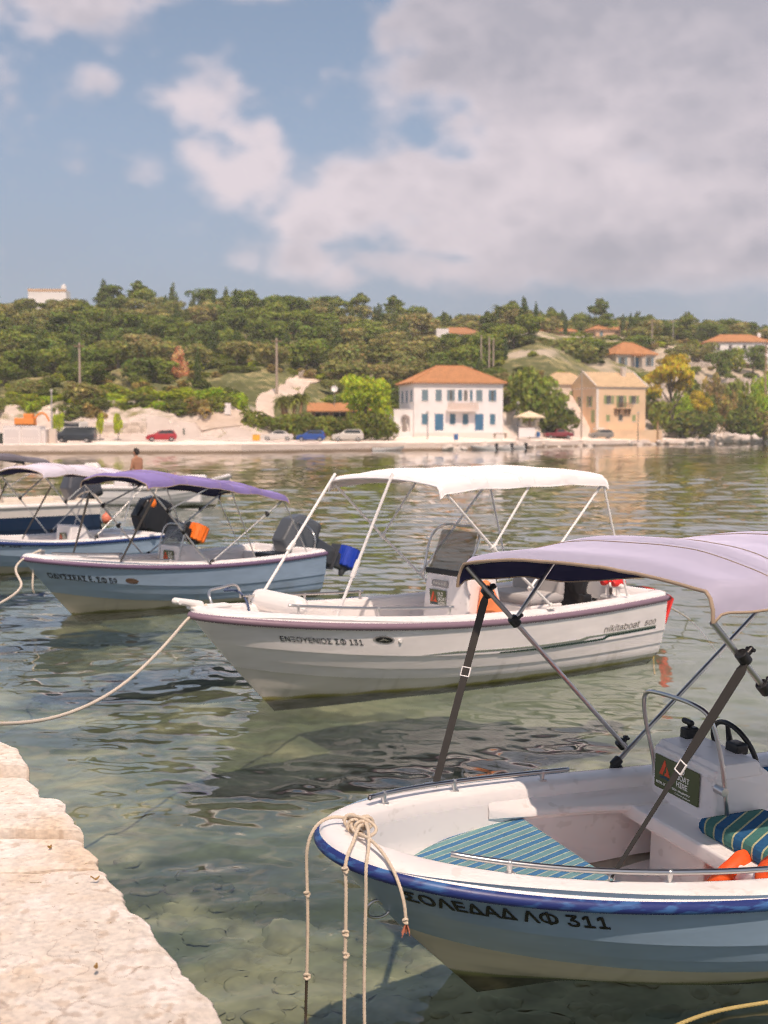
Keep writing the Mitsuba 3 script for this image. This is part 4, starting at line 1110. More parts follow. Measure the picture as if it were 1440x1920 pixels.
solo('mooring_rope', rope([p0 + (p0 - p1) * .6 + [0, 0, -.1], p0 + [0, 0, -.004], (p0 + p1) / 2 + [0, 0.012, .010], p1 + [0, 0, .002], p1 + (p1 - p0) * .8 + [0, 0, .05]], .008), M('wet_yellow_rope', (.42, .32, .12), .6), 'wet golden rope floating at the bottom right corner below the nearest hull', 'rope', smooth=True)

# ------------------------------------------------------------------ the blue boats behind
C = Boat('motor_boat', 'light blue motor boat with purple canopy, moored left of the white boat', 4.45, 1.85, .78, .56, .60, .66, 2.3, .52, .89, (-1.43, 18.7, -2.36))
C.hull(hull_paint('blue_hull', (0.27, 0.36, 0.48), (0.46, 0.42, 0.34), (0.12, 0.12, 0.03), C, .10))
C.rub_rail(M('purple_rub', (0.17, 0.11, 0.19), .45), .032)
C.gunwale(WHITE_GEL, .16, .045, .45)
zplate(C, C.floor_poly(.46, 3.22, 4.4), .44, .48, WHITE_GEL, 'foredeck')
zplate(C, C.floor_poly(.065, .06, 3.3), .05, .08, WHITE_GEL, 'sole')
C.add('bulkhead', C.frame_plate(3.25, .08, .47), WHITE_GEL, smooth=40)
C.add('thwart', rbox(1.55, 2.1, -.69, .69, .32, .40, .02), M('tan_bench', (.42, .30, .20), .6), smooth=40)
C.add('stern_deck', rbox(.05, .40, -.66, .66, .22, .56, .02), WHITE_GEL, smooth=40)
con = hull_of([(1.92, -.62, .74, .02), (1.92, -.20, .74, .02), (1.95, -.66, .40, .02), (1.95, -.14, .40, .02), (1.45, -.66, .40, .02), (1.45, -.10, .40, .02), (1.66, -.62, .74, .02), (1.66, -.20, .74, .02)], 12)
CON = C.add('console', con, WHITE_GEL, smooth=35)
Ts = np.eye(4); Ts[:3, 0] = [0, 1, 0]; Ts[:3, 1] = [0, 0, 1]; Ts[:3, 2] = [1, 0, 0]; Ts[:3, 3] = [1.965, -.40, .575]
hire_sign(C, Ts, .24, .22, CON, simple=True)
C.add('windscreen', grid_mesh(np.array([[[1.93, -.64, .74], [1.93, -.18, .74]], [[1.82, -.62, 1.02], [1.82, -.20, 1.02]]])), SMOKED, CON)
C.add('grab_rail', tube(spline([(1.97, -.66, .5), (1.93, -.65, .8), (1.83, -.62, 1.04), (1.82, -.42, 1.06), (1.83, -.2, 1.04), (1.9, -.15, .8), (1.93, -.10, .45)], 50), .012, 8), STEEL, CON, smooth=True)
C.add('fuel_tank', rbox(.45, .80, .10, .50, .30, .62, .03), BLACK, smooth=40)
GREY_COWL = M('grey_cowling', (.085, .095, .11), .35)
outboard(C, .02, 1.12, -.35, .56, GREY_COWL, M('dark_leg', (.05, .055, .065), .4), BLUE_PLASTIC, 'royal blue guard over the propeller', 1.2, label='weathered grey tilted outboard motor', cover_size=.88)
C.add('stern_rail', tube(spline([(.05, -.05, .62), (.03, -.05, .88), (.02, .0, .94), (.0, .45, .94), (.0, .52, .88), (.0, .54, .62)], 40), .014, 8), STEEL, smooth=True)
CC, PC = build_canopy(C, PURPLE, NAVY, PIPING, [3.12, 2.6, 1.85, 1.3, .72], [1.83, 1.86, 1.76, 1.68, 1.55], .82, arch=.08, drop=.09, sag=.03, ripple=.018, seed=8, label='purple canopy sagging towards the stern')
for i in (1, 30, 67):
    bow_hoop(C, PC, i)
for s in (-1, 1):
    bimini_frame(C, s, .79, (2.12, .80, .60), (2.30, .78), (3.08, 1.66), ((2.80, 1.35), (2.05, 1.66)), ((2.06, .62), (.78, 1.42)), .0125, ALU)
    clamp(C, (1.10, s * .79, 1.22), (1, 0, -.7)); clamp(C, (2.55, s * .79, 1.05), (1, 0, 1.1))
    web_strap(C, (3.0, s * .79, 1.55), (3.42, s * .58, .66), .035, buckle=0, yaw=1.0)
    C.add('canopy_tube', rod((.80, s * .78, 1.42), (.35, s * .80, .60), .008), ALU, smooth=30)
    C.add('canopy_tube', rod((1.75, s * .78, 1.62), (1.30, s * .78, .58), .010), ALU, smooth=30)
tube_rail(C, C.rail_path(3.9, 2.6, 1, .12, .08), (3, 20, 37), 'bow_rail', .0125)
tube_rail(C, C.rail_path(3.9, 2.6, -1, .12, .08), (3, 20, 37), 'bow_rail', .0125)
tx = text_on('ΟΔΥΣΣΕΑΣ Ε. ΣΦ 59', .066, True, .002, .05)
add('lettering', moved(C.on_hull(tx, .978, .80, .794), C.T), LETTER, C.hull_key)
bdk = add('badge', moved(C.on_hull(bd, .768, .835, .728), C.T), M('brown_badge', (.10, .06, .04), .5), C.hull_key)
C.add('bow_cleat', cat(hull_of([(4.2, .07, .87, .014), (4.2, -.07, .87, .014)], 10), rbox(4.17, 4.23, -.03, .03, .80, .86, .008, 8)), STEEL, smooth=40)
bow = C.W((4.40, 0, .80))[0]
key = thing('mooring_rope', 'pale rope from the light blue boat bow down to the left edge', 'rope')
add('line', rope([C.W((4.2, 0, .87))[0], bow, at(40, 1095, 14.4), at(0, 1131, 13.4), at(-70, 1185, 12.0)], .014), ROPE_PALE, key, smooth=True)
add('tail', rope([bow, at(62, 1078, 15.6), at(61, 1100, 15.55), at(64, 1112, 15.6)], .012), ROPE_PALE, key, smooth=True)

D = Boat('motor_boat', 'pale blue motor boat with blue rubbing strake and whitish canopy, behind the purple canopy', 4.45, 1.85, .76, .48, .50, .66, 2.3, .52, .89, (-4.56, 22.87, -2.37))
D.hull(hull_paint('pale_blue_hull', (0.30, 0.40, 0.52), (0.46, 0.42, 0.34), (0.12, 0.12, 0.03), D, .10))
D.rub_rail(M('deep_blue_rub', (0.02, 0.045, 0.17), .4), .032)
D.gunwale(WHITE_GEL, .16, .045, .40)
zplate(D, D.floor_poly(.42, 3.22, 4.4), .40, .44, WHITE_GEL, 'foredeck')
zplate(D, D.floor_poly(.055, .06, 3.3), .04, .07, WHITE_GEL, 'sole')
D.add('stern_deck', rbox(.05, .40, -.66, .66, .20, .50, .02), WHITE_GEL, smooth=40)
CON = D.add('console', hull_of([(1.55, -.25, .72, .02), (1.55, .2, .72, .02), (1.6, -.3, .1, .02), (1.6, .25, .1, .02), (1.1, -.3, .1, .02), (1.1, .25, .1, .02), (1.3, -.25, .70, .02), (1.3, .2, .70, .02)], 12), WHITE_GEL, smooth=35)
Ts[:3, 3] = [1.61, 0, .5]; hire_sign(D, Ts, .22, .2, CON, simple=True)
outboard(D, .0, 1.1, -.50, .62, BLK_COWL, BLK_COWL, ORANGE_PLASTIC, 'orange guard over the propeller', 1.2, label='black tilted outboard motor', cover_size=.88)
CD, PD = build_canopy(D, M('lilac_white_canvas', (.56, .52, .59), .85), NAVY, PIPING, [2.42, 1.9, 1.3, .8, .25], [1.80, 1.84, 1.80, 1.74, 1.66], .83, arch=.08, drop=.10, sag=.03, ripple=.014, seed=12, label='sun-bleached whitish canopy with dark lining')
for i in (1, 35, 67):
    bow_hoop(D, PD, i)
for s in (-1, 1):
    bimini_frame(D, s, .80, (1.45, .82, .52), (1.58, .68), (2.36, 1.62), ((2.0, 1.20), (1.4, 1.66)), ((1.40, .58), (.30, 1.52)), .0125, ALU)
    web_strap(D, (2.25, s * .8, 1.5), (2.75, s * .68, .60), .035, buckle=0, yaw=1.0)
    D.add('canopy_tube', rod((.55, s * .80, 1.66), (.95, s * .82, .52), .010), ALU, smooth=30)
tx = text_on('ΛΦ 114', .062, True, .002, .05)
add('lettering', moved(D.on_hull(tx, .73, .915, .634), D.T), LETTER, D.hull_key)

E_ = Boat('cabin_boat', 'white cabin cruiser with a broad navy hull band at the left edge', 6.2, 2.3, 1.15, .92, .92, .9, 2.4, .55, .92, (-6.55, 26.2, -2.45))


def cruiser(p, n, uv):
    c = mix(V((.70, .66, .62)), V((.012, .03, .075)), smoothstep(.33, .34, uv.y) * smoothstep(.70, .69, uv.y))
    return c


E_.hull(MP('cruiser_hull', cruiser, .25)); E_.rub_rail(WHITE_PLASTIC, .05)
E_.gunwale(M('cream_deck', (.66, .58, .48), .5), .18, .06, .3)
zplate(E_, E_.floor_poly(.72, .06, 6.1), .70, .74, WHITE_GEL, 'deck')
cab = hull_of([(4.4, -.55, .85, .06), (4.4, .55, .85, .06), (2.0, -.80, .85, .06), (2.0, .80, .85, .06), (3.7, -.5, 1.42, .06), (3.7, .5, 1.42, .06), (2.1, -.7, 1.55, .06), (2.1, .7, 1.55, .06)], 14)
ck = E_.add('cabin', cab, M('beige_cabin', (.50, .42, .34), .45), smooth=40)
for s in (-1, 1):
    E_.add('window', hull_of([(3.5, s * .66, 1.05, .03), (2.3, s * .80, 1.05, .03), (3.3, s * .60, 1.30, .03), (2.3, s * .74, 1.36, .03)], 8), GLASS_DARK, ck, smooth=30)
outboard(E_, 0, .35, -.12, .86, M('charcoal_cowling', (.06, .065, .08), .35), BLK_COWL, None, None, 1.3, label='charcoal outboard motor')
E_.add('rail', tube(E_.rail_path(5.9, 3.5, 1, .12, .35), .016, 8), STEEL, smooth=True); E_.add('rail', tube(E_.rail_path(5.9, 3.5, -1, .12, .35), .016, 8), STEEL, smooth=True)

by = thing('buoy', 'salmon pink round buoy tied at the stern of the navy banded cruiser', 'buoy')
bp = at(200, 972, 24.6)
scene[by] = mikit.ply(moved(lathe([(0, -.11), (.05, -.10), (.09, -.05), (.10, 0), (.09, .055), (.055, .095), (.02, .11), (.02, .14), (0, .14)], 22), pose_matrix(bp[0], bp[1], 0, bp[2])), SALMON, smooth=40)
rk = rope([bp + [0, 0, .13], bp + [-.15, .1, .35], np.array([-6.5, 25.6, .92])], .012)
add('rope', rk, ROPE_PALE, by, smooth=True)
by = thing('buoy', 'small orange buoy hanging on the canopy frame above the black outboard', 'buoy')
bp = at(287, 943, 21.6)
scene[by] = mikit.ply(moved(lathe([(0, -.08), (.036, -.07), (.06, -.03), (.056, .03), (.03, .07), (0, .08)], 18), pose_matrix(bp[0], bp[1], 0, bp[2])), ORANGE_PLASTIC, smooth=40)
add('rope', rope([bp + [0, 0, .1], bp + [.02, .3, .3], D.W((.2, .6, 1.7))[0]], .008), ROPE_PALE, by, smooth=True)

F_ = Boat('motor_boat', 'farthest moored boat under a charcoal canopy at the left edge', 5.0, 2.0, .85, .62, .62, .7, 2.3, .52, .89, (-8.9, 32.2, -2.5))
F_.hull(hull_paint('far_hull', (0.66, 0.63, 0.60), (0.5, 0.46, 0.40), (0.12, 0.12, 0.03), F_, .1)); F_.rub_rail(BLACK, .035); F_.gunwale(WHITE_GEL, .17, .05, .4)
zplate(F_, F_.floor_poly(.11, .06, 4.6), .1, .13, WHITE_GEL, 'sole')
CF, PF = build_canopy(F_, DARK_CANVAS, DARK_CANVAS, BLACK, [3.3, 2.6, 1.8, 1.0, .2], [1.86, 1.92, 1.90, 1.84, 1.72], .95, arch=.08, drop=.1, sag=.02, seed=20)
for s in (-1, 1):
    bimini_frame(F_, s, .92, (1.9, .93, .66), (2.0, .8), (3.2, 1.7), ((2.6, 1.25), (1.8, 1.74)), ((1.85, .72), (.3, 1.6)), .0135, ALU)

# small tender with the standing man, out beyond the moored boats
G_ = Boat('tender', 'small white tender on open water carrying a standing man', 4.6, 1.9, .95, .55, .55, .5, 2.3, .5, .9, (-9.6, 40.8, -.12))
G_.hull(hull_paint('tender_hull', (0.72, 0.70, 0.68), (0.6, 0.57, 0.52), (0.12, 0.12, 0.03), G_, .1)); G_.rub_rail(GREY_PLASTIC, .05); G_.gunwale(WHITE_GEL, .18, .06, .4)
zplate(G_, G_.floor_poly(.055, .06, 4.3), .04, .07, WHITE_GEL, 'sole')
outboard(G_, 0, .1, -.1, .75, WHITE_PLASTIC, GREY_PLASTIC, None, None, 1.15, label='white outboard motor')
G_.add('helm_seat', rbox(.75, 1.25, -.35, .35, .07, .95, .05), WHITE_GEL, smooth=40)
G_.add('bow_locker', rbox(3.0, 3.7, -.45, .45, .07, .98, .08), WHITE_GEL, smooth=40)


def person(T):
    S = lambda a, b: hull_of([a, b], 14)
    bones = []
    hip, chest, neck = (0, 0, .96), (.02, 0, 1.30), (.03, 0, 1.50)
    bones += [hull_of([(0, -.08, .95, .095), (0, .08, .95, .095), (.0, -.07, 1.12, .085), (.0, .07, 1.12, .085)]), hull_of([(.0, -.07, 1.10, .085), (.0, .07, 1.10, .085), (.02, -.12, 1.32, .095), (.02, .12, 1.32, .095)]),
              hull_of([(.02, -.12, 1.32, .095), (.02, .12, 1.32, .095), (.01, -.165, 1.43, .055), (.01, .165, 1.43, .055), (.02, 0, 1.47, .06)]), S((.02, 0, 1.44, .06), (.05, 0, 1.56, .052))]
    bones += [hull_of([(.06, 0, 1.66, .088), (.05, 0, 1.70, .092), (.09, 0, 1.58, .055), (.11, 0, 1.60, .04)]), S((.145, 0, 1.635, .014), (.155, 0, 1.61, .018)), S((.05, -.09, 1.64, .018), (.045, -.09, 1.61, .012)), S((.05, .09, 1.64, .018), (.045, .09, 1.61, .012)), S((.125, -.018, 1.572, .012), (.125, .018, 1.572, .012))]
    for s in (-1, 1):
        sh, el, wr = (.01, s * .19, 1.41), (.04, s * .25, 1.13), (.20, s * .17, .97)
        bones += [S((*sh, .055), (*el, .038)), S((*el, .038), (*wr, .027))]
        pl = (.27, s * .145, .935)
        bones += [S((*wr, .027), (*pl, .032))]
        for k, (dy, ln) in enumerate(((-.026, .055), (-.009, .068), (.009, .064), (.026, .048))):
            bones += [S((pl[0] + .015, pl[1] + dy, pl[2], .010), (pl[0] + .015 + ln * .7, pl[1] + dy, pl[2] - .02, .009)), S((pl[0] + .015 + ln * .7, pl[1] + dy, pl[2] - .02, .009), (pl[0] + .015 + ln * .9, pl[1] + dy, pl[2] - .055, .008))]
        bones += [S((pl[0] - .03, pl[1] - s * .03, pl[2], .012), (pl[0] + .02, pl[1] - s * .055, pl[2] - .025, .010))]
        hp, kn, an = (0, s * .095, .92), (.04, s * .11, .50), (-.02, s * .12, .09)
        bones += [S((*hp, .09), (*kn, .055)), S((*kn, .055), (kn[0] - .04, kn[1], .36, .056)), S((kn[0] - .04, kn[1], .36, .056), (*an, .036)), hull_of([(an[0] - .03, an[1], .05, .035), (an[0] + .10, an[1], .035, .035), (an[0] + .18, an[1] + s * .01, .03, .025)])]
    m = manifold3d.Manifold.batch_boolean([manifold3d.Manifold(manifold3d.Mesh(np.asarray(b.vertices, np.float32), np.asarray(b.faces, np.uint32))) for b in bones], manifold3d.OpType.Add)
    m = from_manifold(m.refine_to_length(.02)); trimesh.smoothing.filter_taubin(m, iterations=6)
    key = thing('person', 'shirtless person in dark shorts standing in the small white tender', 'person')
    scene[key] = mikit.ply(moved(m, T), M('tanned_skin', (.42, .20, .115), .5), smooth=True)
    sh = manifold3d.Manifold.batch_boolean([manifold3d.Manifold(manifold3d.Mesh(np.asarray(b.vertices, np.float32), np.asarray(b.faces, np.uint32))) for b in
                                            [hull_of([(0, -.085, 1.0, .105), (0, .085, 1.0, .105), (0, -.095, .88, .115), (0, .095, .88, .115)])] + [hull_of([(0, s * .095, .88, .105), (.035, s * .115, .60, .085)]) for s in (-1, 1)]], manifold3d.OpType.Add)
    add('shorts', moved(smooth_mesh(from_manifold(sh), .03, 4), T), M('dark_shorts', (.015, .016, .02), .8), key, smooth=True)
    hair = hull_of([(.04, 0, 1.71, .096), (.0, 0, 1.66, .085), (.075, 0, 1.735, .07)]); add('hair', moved(smooth_mesh(hair, .02, 3), T), M('dark_hair', (.02, .013, .009), .7), key, smooth=True)


pp = at(258, 900, 40.3)
person(pose_matrix(pp[0], pp[1], 2.6, .07))


# ------------------------------------------------------------------ the far shore: ground
SH = np.array([(-400, 175), (-150, 150), (-43.8, 140), (-16.8, 143), (0, 163), (9.5, 167), (18, 180), (28.5, 203), (49, 235), (86, 275), (200, 360), (500, 520)], float)
shore = lambda x: np.interp(x, SH[:, 0], SH[:, 1])


def ground_z(x, y):
    x, y = np.asarray(x, float), np.asarray(y, float)
    d = y - shore(x)
    q = np.stack([x * .05, y * .05, 0 * x], -1)
    z = .85 + np.interp(x, [-6, 6], [.40, 1.15]) * np.clip(d / 26, 0, 1)
    left = np.clip((-10 - x) / 12, 0, 1)
    rough = meshkit.fbm(q * 6 + 2, 4, 3)
    edge = 29 + 9 * (meshkit.fbm(q * 1.5 + 5, 3, 6) - .5)
    z = z + left * 3.7 * np.clip((d - edge) / 5.5, 0, 1) * (0.7 + .6 * rough)
    H = np.interp(x, [-120, -60, 0, 40, 120], [38, 35, 34, 32.5, 31])
    t = np.clip((d - 33) / 185, 0, 1.05)
    rw = np.clip((x - 12) / 22, 0, 1); rise = (31 + .08 * np.clip(x - 50, 0, 60)) * (1 - np.exp(-np.maximum(d - 15, 0) / 45))
    z = z + (H * t ** 0.93) * (1 - rw) + rise * rw - left * 2.5 * np.clip((d - 40) / 60, 0, 1)
    z = z + 2.2 * (meshkit.fbm(q, 3, 9) - .5) * np.clip((d - 30) / 30, 0, 1) + (rough - .5) * 1.0 * np.clip((d - 22) / 8, 0, 1)
    return z - 0.25 * np.clip(d - 222, 0, 400)


def ground_at(u, v, lo=130.0, hi=470.0):
    """Where the line of sight of a photo pixel meets the far ground."""
    d = ray(u, v); ys = np.arange(lo, hi, .5); k = ys / d[1]
    P = CAM_C + d[None] * k[:, None]
    g = ground_z(P[:, 0], P[:, 1]); ok = (P[:, 2] <= g) & (P[:, 1] > shore(P[:, 0]))
    i = int(np.argmax(ok)) if ok.any() else len(ys) - 1
    return np.array([P[i, 0], P[i, 1], float(g[i])])


def ground_color(p, n, uv):
    d = uv.x
    f = fbm(p.x * .12, p.y * .12, p.z * .12, 3); g = fbm(p.x * .55, p.y * .55, p.z * .8, 4)
    pale = mix(V((.56, .455, .375)), V((.70, .60, .53)), g)
    hill = mix(V((.10, .105, .035)), V((.26, .22, .10)), smoothstep(.45, .70, g))
    stony = smoothstep(.42, .60, f + .0022 * (p.x - 20)) * smoothstep(-20, 30, p.x)
    hill = mix(hill, V((.50, .41, .32)), stony * .75)
    bank = smoothstep(43, 37, d) * smoothstep(-4, -14, p.x)
    shore_ = smoothstep(34, 26, d)
    c = mix(hill, pale, dr.maximum(bank * smoothstep(.75, .5, g), shore_))
    return c * (.8 + .4 * fbm(p.x * 2.1, p.y * 2.1, p.z * 2.1, 3))


GROUND = MP('far_ground', ground_color, .95)
xs = np.concatenate([np.linspace(-300, -100, 50, endpoint=False), np.linspace(-100, 140, 240, endpoint=False), np.linspace(140, 400, 60)])
ds = np.concatenate([np.linspace(0.0, 60, 70, endpoint=False), np.linspace(60, 330, 80)])
Xg, Dg = np.meshgrid(xs, ds, indexing='ij'); Yg = shore(Xg) + Dg
Zg = ground_z(Xg, Yg)
gm = grid_mesh(np.stack([Xg, Yg, Zg], -1))
scene['hillside'] = mikit.ply(gm, GROUND, smooth=True, uv=np.stack([Dg.ravel(), Xg.ravel()], -1))
labels['hillside'] = {'kind': 'structure'}
# far quay: a stone apron with a vertical face
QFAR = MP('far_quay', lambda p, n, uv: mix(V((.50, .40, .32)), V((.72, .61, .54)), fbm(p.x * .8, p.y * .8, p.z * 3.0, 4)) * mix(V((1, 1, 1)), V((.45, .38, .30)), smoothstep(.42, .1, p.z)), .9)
xs = np.linspace(-300, 400, 900)
n1 = meshkit.fbm(np.stack([xs * .35, 0 * xs, 0 * xs], -1), 4, 5) - .5
rough = np.clip((xs - 12) / 14, 0, 1)
y0 = shore(xs) - .5 + n1 * (0.3 + 2.6 * rough)
top = .98 + .3 * n1 * (0.5 + rough)
gq = np.stack([np.stack([xs, y0 - .5 * rough, -2 + 0 * xs], -1), np.stack([xs, y0 - .3 * rough, .3 + 0 * xs], -1), np.stack([xs, y0 + .15, top], -1), np.stack([xs, y0 + 1.4, top + .06], -1), np.stack([xs, y0 + 1.5, top - .5], -1)], 1)
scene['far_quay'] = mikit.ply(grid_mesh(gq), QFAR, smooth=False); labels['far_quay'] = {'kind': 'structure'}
# paved apron on the left and the ramp climbing the bank
CONC = MP('pale_concrete', lambda p, n, uv: mix(V((.50, .41, .35)), V((.64, .55, .49)), fbm(p.x * .5, p.y * .5, p.z, 4)), .9)
RAMP = MP('ramp_dust', lambda p, n, uv: mix(V((.50, .39, .30)), V((.66, .54, .45)), fbm(p.x * .7, p.y * .7, p.z, 4)), .95)


def strip(pts, width, mat, name, lift=.12):
    c = np.array([ground_at(u, v) for u, v in pts]); c = spline(c, 60)
    t = np.gradient(c[:, :2], axis=0); t /= np.linalg.norm(t, axis=1, keepdims=True); n = np.stack([-t[:, 1], t[:, 0]], 1)
    w = np.interp(np.linspace(0, 1, 60), np.linspace(0, 1, len(width)), width)[:, None]
    rows_ = []
    for k in np.linspace(-1, 1, 5):
        xy = c[:, :2] + n * w * k
        z = gaussian_filter1d(ground_z(xy[:, 0], xy[:, 1]), 1.0) + lift
        rows_.append(np.column_stack([xy, z]))
    scene[name] = mikit.ply(grid_mesh(np.stack(rows_, 1), flip=True), mat, smooth=True); labels[name] = {'kind': 'structure'}


strip([(372, 806), (425, 796), (470, 782), (497, 764), (528, 738), (560, 718), (592, 706)], [1.3, 1.3, 1.4, 1.5, 1.6, 1.7, 1.8], RAMP, 'path', .22)
strip([(-60, 822), (60, 822), (200, 822), (330, 824), (420, 826), (520, 828), (600, 830)], [3.5, 3.5, 3.5, 3.5], CONC, 'road', .06)


# ------------------------------------------------------------------ buildings
WALL_WHITE = MP('white_wall', lambda p, n, uv: mix(V((.84, .80, .79)), V((.72, .67, .64)), smoothstep(.5, .8, fbm(p.x * .5, p.y * .5, p.z * .5, 4)) * .5), .9)
WALL_PEACH = MP('peach_wall', lambda p, n, uv: mix(V((.75, .535, .345)), V((.67, .47, .295)), smoothstep(.45, .75, fbm(p.x * .4, p.y * .4, p.z * .4, 4))), .9)
ROOF_ORANGE = MP('orange_tiles', lambda p, n, uv: mix(V((.54, .25, .105)), V((.40, .18, .075)), fbm(p.x * 1.5, p.y * 1.5, p.z * 1.5, 4)) * (.8 + .35 * noise(p.x * 3.3, p.y * 3.3, p.z * 6)), .85)
ROOF_SAND = MP('sand_tiles', lambda p, n, uv: mix(V((.68, .48, .28)), V((.50, .35, .20)), fbm(p.x * 1.4, p.y * 1.4, p.z * 1.4, 4)) * (.8 + .35 * noise(p.x * 3.1, p.y * 3.1, p.z * 5)), .85)
WALL_CREAM = M('cream_wall', (.62, .53, .45), .9)
WALL_ORANGE = M('apricot_wall', (.60, .40, .27), .9)
TRIM = M('white_trim', (.74, .68, .63), .8)
SHUT_BLUE = M('blue_shutter', (.075, .17, .25), .6)
SHUT_SLATE = M('slate_shutter', (.16, .23, .27), .6)
SHUT_GREEN = M('sage_shutter', (.26, .30, .13), .6)
DOOR_BLUE = M('blue_door', (.055, .16, .29), .5)
WOOD = M('weathered_wood', (.22, .14, .09), .8)
PANE = M('window_pane', (.025, .03, .03), .1)
DARK = M('dark_room', (.02, .017, .014), .9)
IRON = M('rusty_iron', (.20, .13, .09), .7)


class House:
    """Local axes: x along the front from its left corner, y to the back, z up; theta turns the front away on the right."""

    def __init__(s, name, label, corner, theta, w, d, z0, z1, wall, group=None, cat_='house'):
        s.key = thing(name, label, cat_, group); s.w, s.d, s.z0, s.z1 = w, d, z0, z1; s.wall_mat = wall
        s.T = pose_matrix(corner[0], corner[1], theta); s.holes = []; s.later = []

    def box(s, name, b, mat, parent=None, **kw):
        return add(name, moved(box(*b), s.T), mat, parent or s.key, **kw)

    def face(s, side, a0, a1, z0, z1, y0, y1):
        """A box on a wall: 'f' the front, 'l' the left side; a along the wall, y inwards."""
        return box(a0, a1, y0, y1, z0, z1) if side == 'f' else box(y0, y1, a0, a1, z0, z1)

    def opening(s, side, a0, a1, z0, z1, shut=None, state='closed', name='window', pane=PANE, sill=True):
        s.holes.append(s.face(side, a0, a1, z0, z1, -.1, .22))
        s.later.append((side, a0, a1, z0, z1, shut, state, name, pane, sill))

    def build(s):
        m = manifold3d.Manifold.cube([s.w, s.d, s.z1 - s.z0 + 3]).translate([0, 0, s.z0 - 3])
        for h in s.holes:
            m = m - manifold3d.Manifold(manifold3d.Mesh(np.asarray(h.vertices, np.float32), np.asarray(h.faces, np.uint32)))
        add('wall', moved(from_manifold(m), s.T), s.wall_mat, s.key)
        for side, a0, a1, z0, z1, shut, state, name, pane, sill in s.later:
            F = lambda *a: moved(s.face(side, *a), s.T)
            k = add(name, F(a0 + .01, a1 - .01, z0 + .01, z1 - .01, .17, .215), pane, s.key)
            e = .07
            add('frame', cat(F(a0 + .005, a0 + e, z0, z1, .13, .165), F(a1 - e, a1 - .005, z0, z1, .13, .165), F(a0 + e, a1 - e, z1 - e, z1, .13, .165), F((a0 + a1) / 2 - .03, (a0 + a1) / 2 + .03, z0, z1 - e, .13, .165)), TRIM if name == 'window' else shut or TRIM, k)
            if sill:
                add('sill', F(a0 - .1, a1 + .1, z0 - .12, z0 - .003, -.10, .12), TRIM, k)
            h = (a1 - a0) / 2
            if shut and state == 'closed':
                for x0, x1 in ((a0 + .015, a0 + h - .008), (a0 + h + .008, a1 - .015)):
                    add('shutter', F(x0, x1, z0 + .02, z1 - .02, .03, .08), shut, k)
            elif shut and state == 'open':
                for x0, x1 in ((a0 - h - .02, a0 - .02), (a1 + .02, a1 + h + .02)):
                    add('shutter', F(x0, x1, z0 + .02, z1 - .02, -.062, -.012), shut, k)
            elif shut and state == 'half':
                add('shutter', F(a0 - h - .02, a0 - .02, z0 + .02, z1 - .02, -.062, -.012), shut, k)
                add('shutter', F(a0 + h, a1 - .015, z0 + .02, z1 - .02, .03, .08), shut, k)

    def roof(s, kind, rise, mat, over=.5, axis='x', eave=True, thick=.16):
        o, w, d = over, s.w, s.d; z = s.z1
        c = [(-o, -o), (w + o, -o), (w + o, d + o), (-o, d + o)]
        if kind == 'hip':
            k = (d / 2 + o) * (.92 if w > d else .92 * w / d)
            r = [(-o + k, d / 2), (w + o - k, d / 2)]
        else:
            r = [(-o, d / 2), (w + o, d / 2)]
        if axis == 'y':
            c = [(-o, -o), (w + o, -o), (w + o, d + o), (-o, d + o)]; r = [(w / 2, -o), (w / 2, d + o)]
        v = np.array([(x, y, z) for x, y in c] + [(x, y, z + rise) for x, y in r] + [(x, y, z - thick) for x, y in c])
        f = [(0, 1, 5), (0, 5, 4), (2, 3, 4), (2, 4, 5), (1, 2, 5), (3, 0, 4)] if axis == 'x' else [(1, 2, 5), (1, 5, 4), (3, 0, 4), (3, 4, 5), (0, 1, 4), (2, 3, 5)]
        f += [(6, 7, 1), (6, 1, 0), (7, 8, 2), (7, 2, 1), (8, 9, 3), (8, 3, 2), (9, 6, 0), (9, 0, 3), (6, 8, 7), (6, 9, 8)]
        s.roof_key = add('roof', moved(tm(v, f), s.T), mat, s.key)
        if eave:
            add('cornice', cat(*[moved(b, s.T) for b in (box(-.14, w + .14, -.14, -.003, z - .42, z - thick - .004), box(-.14, -.003, .0, d, z - .42, z - thick - .004), box(w + .003, w + .14, .0, d, z - .42, z - thick - .004))]), TRIM, s.key)
        if kind == 'hip':
            R = [rod(moved_pt(s.T, v[a]), moved_pt(s.T, v[b]), .11, 6) for a, b in ((0, 4), (3, 4), (1, 5), (2, 5), (4, 5))]
            add('ridge_tiles', cat(*R), mat, s.roof_key)
        return s.roof_key


def moved_pt(T, p):
    return trimesh.transform_points(np.atleast_2d(p), T)[0]


# the big white house on the waterfront
h = House('white_house', 'large white two-storey waterfront house with orange hipped roof and blue shutters', at(776, 818, 186.0), .20, 14.0, 10.5, 1.7, 10.0, WALL_WHITE)
ux = lambda u: (u - 776) / 171 * 14.0
vz = lambda v: 2.38 + (811 - v) * 186.5 / 2300
for u0, st, sh in ((797, 'closed', SHUT_SLATE), (823, 'closed', SHUT_SLATE), (849, 'half', SHUT_SLATE), (864, 'closed', SHUT_BLUE), (875, 'none', None), (885.5, 'closed', SHUT_BLUE), (901, 'closed', SHUT_SLATE), (929, 'half', SHUT_BLUE)):
    wd = .62 if st != 'half' else .5
    if u0 == 885.5:
        wd = .26
    if u0 in (864, 875):
        wd = .40
    h.opening('f', ux(u0) - wd / 1.25, ux(u0) + wd / 1.25, vz(752), vz(731), sh, st, sill=u0 not in (864, 875))
for u0 in (797, 850, 874.5, 927):
    wd = .44 if u0 != 797 else .50
    h.opening('f', ux(u0) - wd, ux(u0) + wd, vz(796), vz(776), SHUT_BLUE, 'closed')
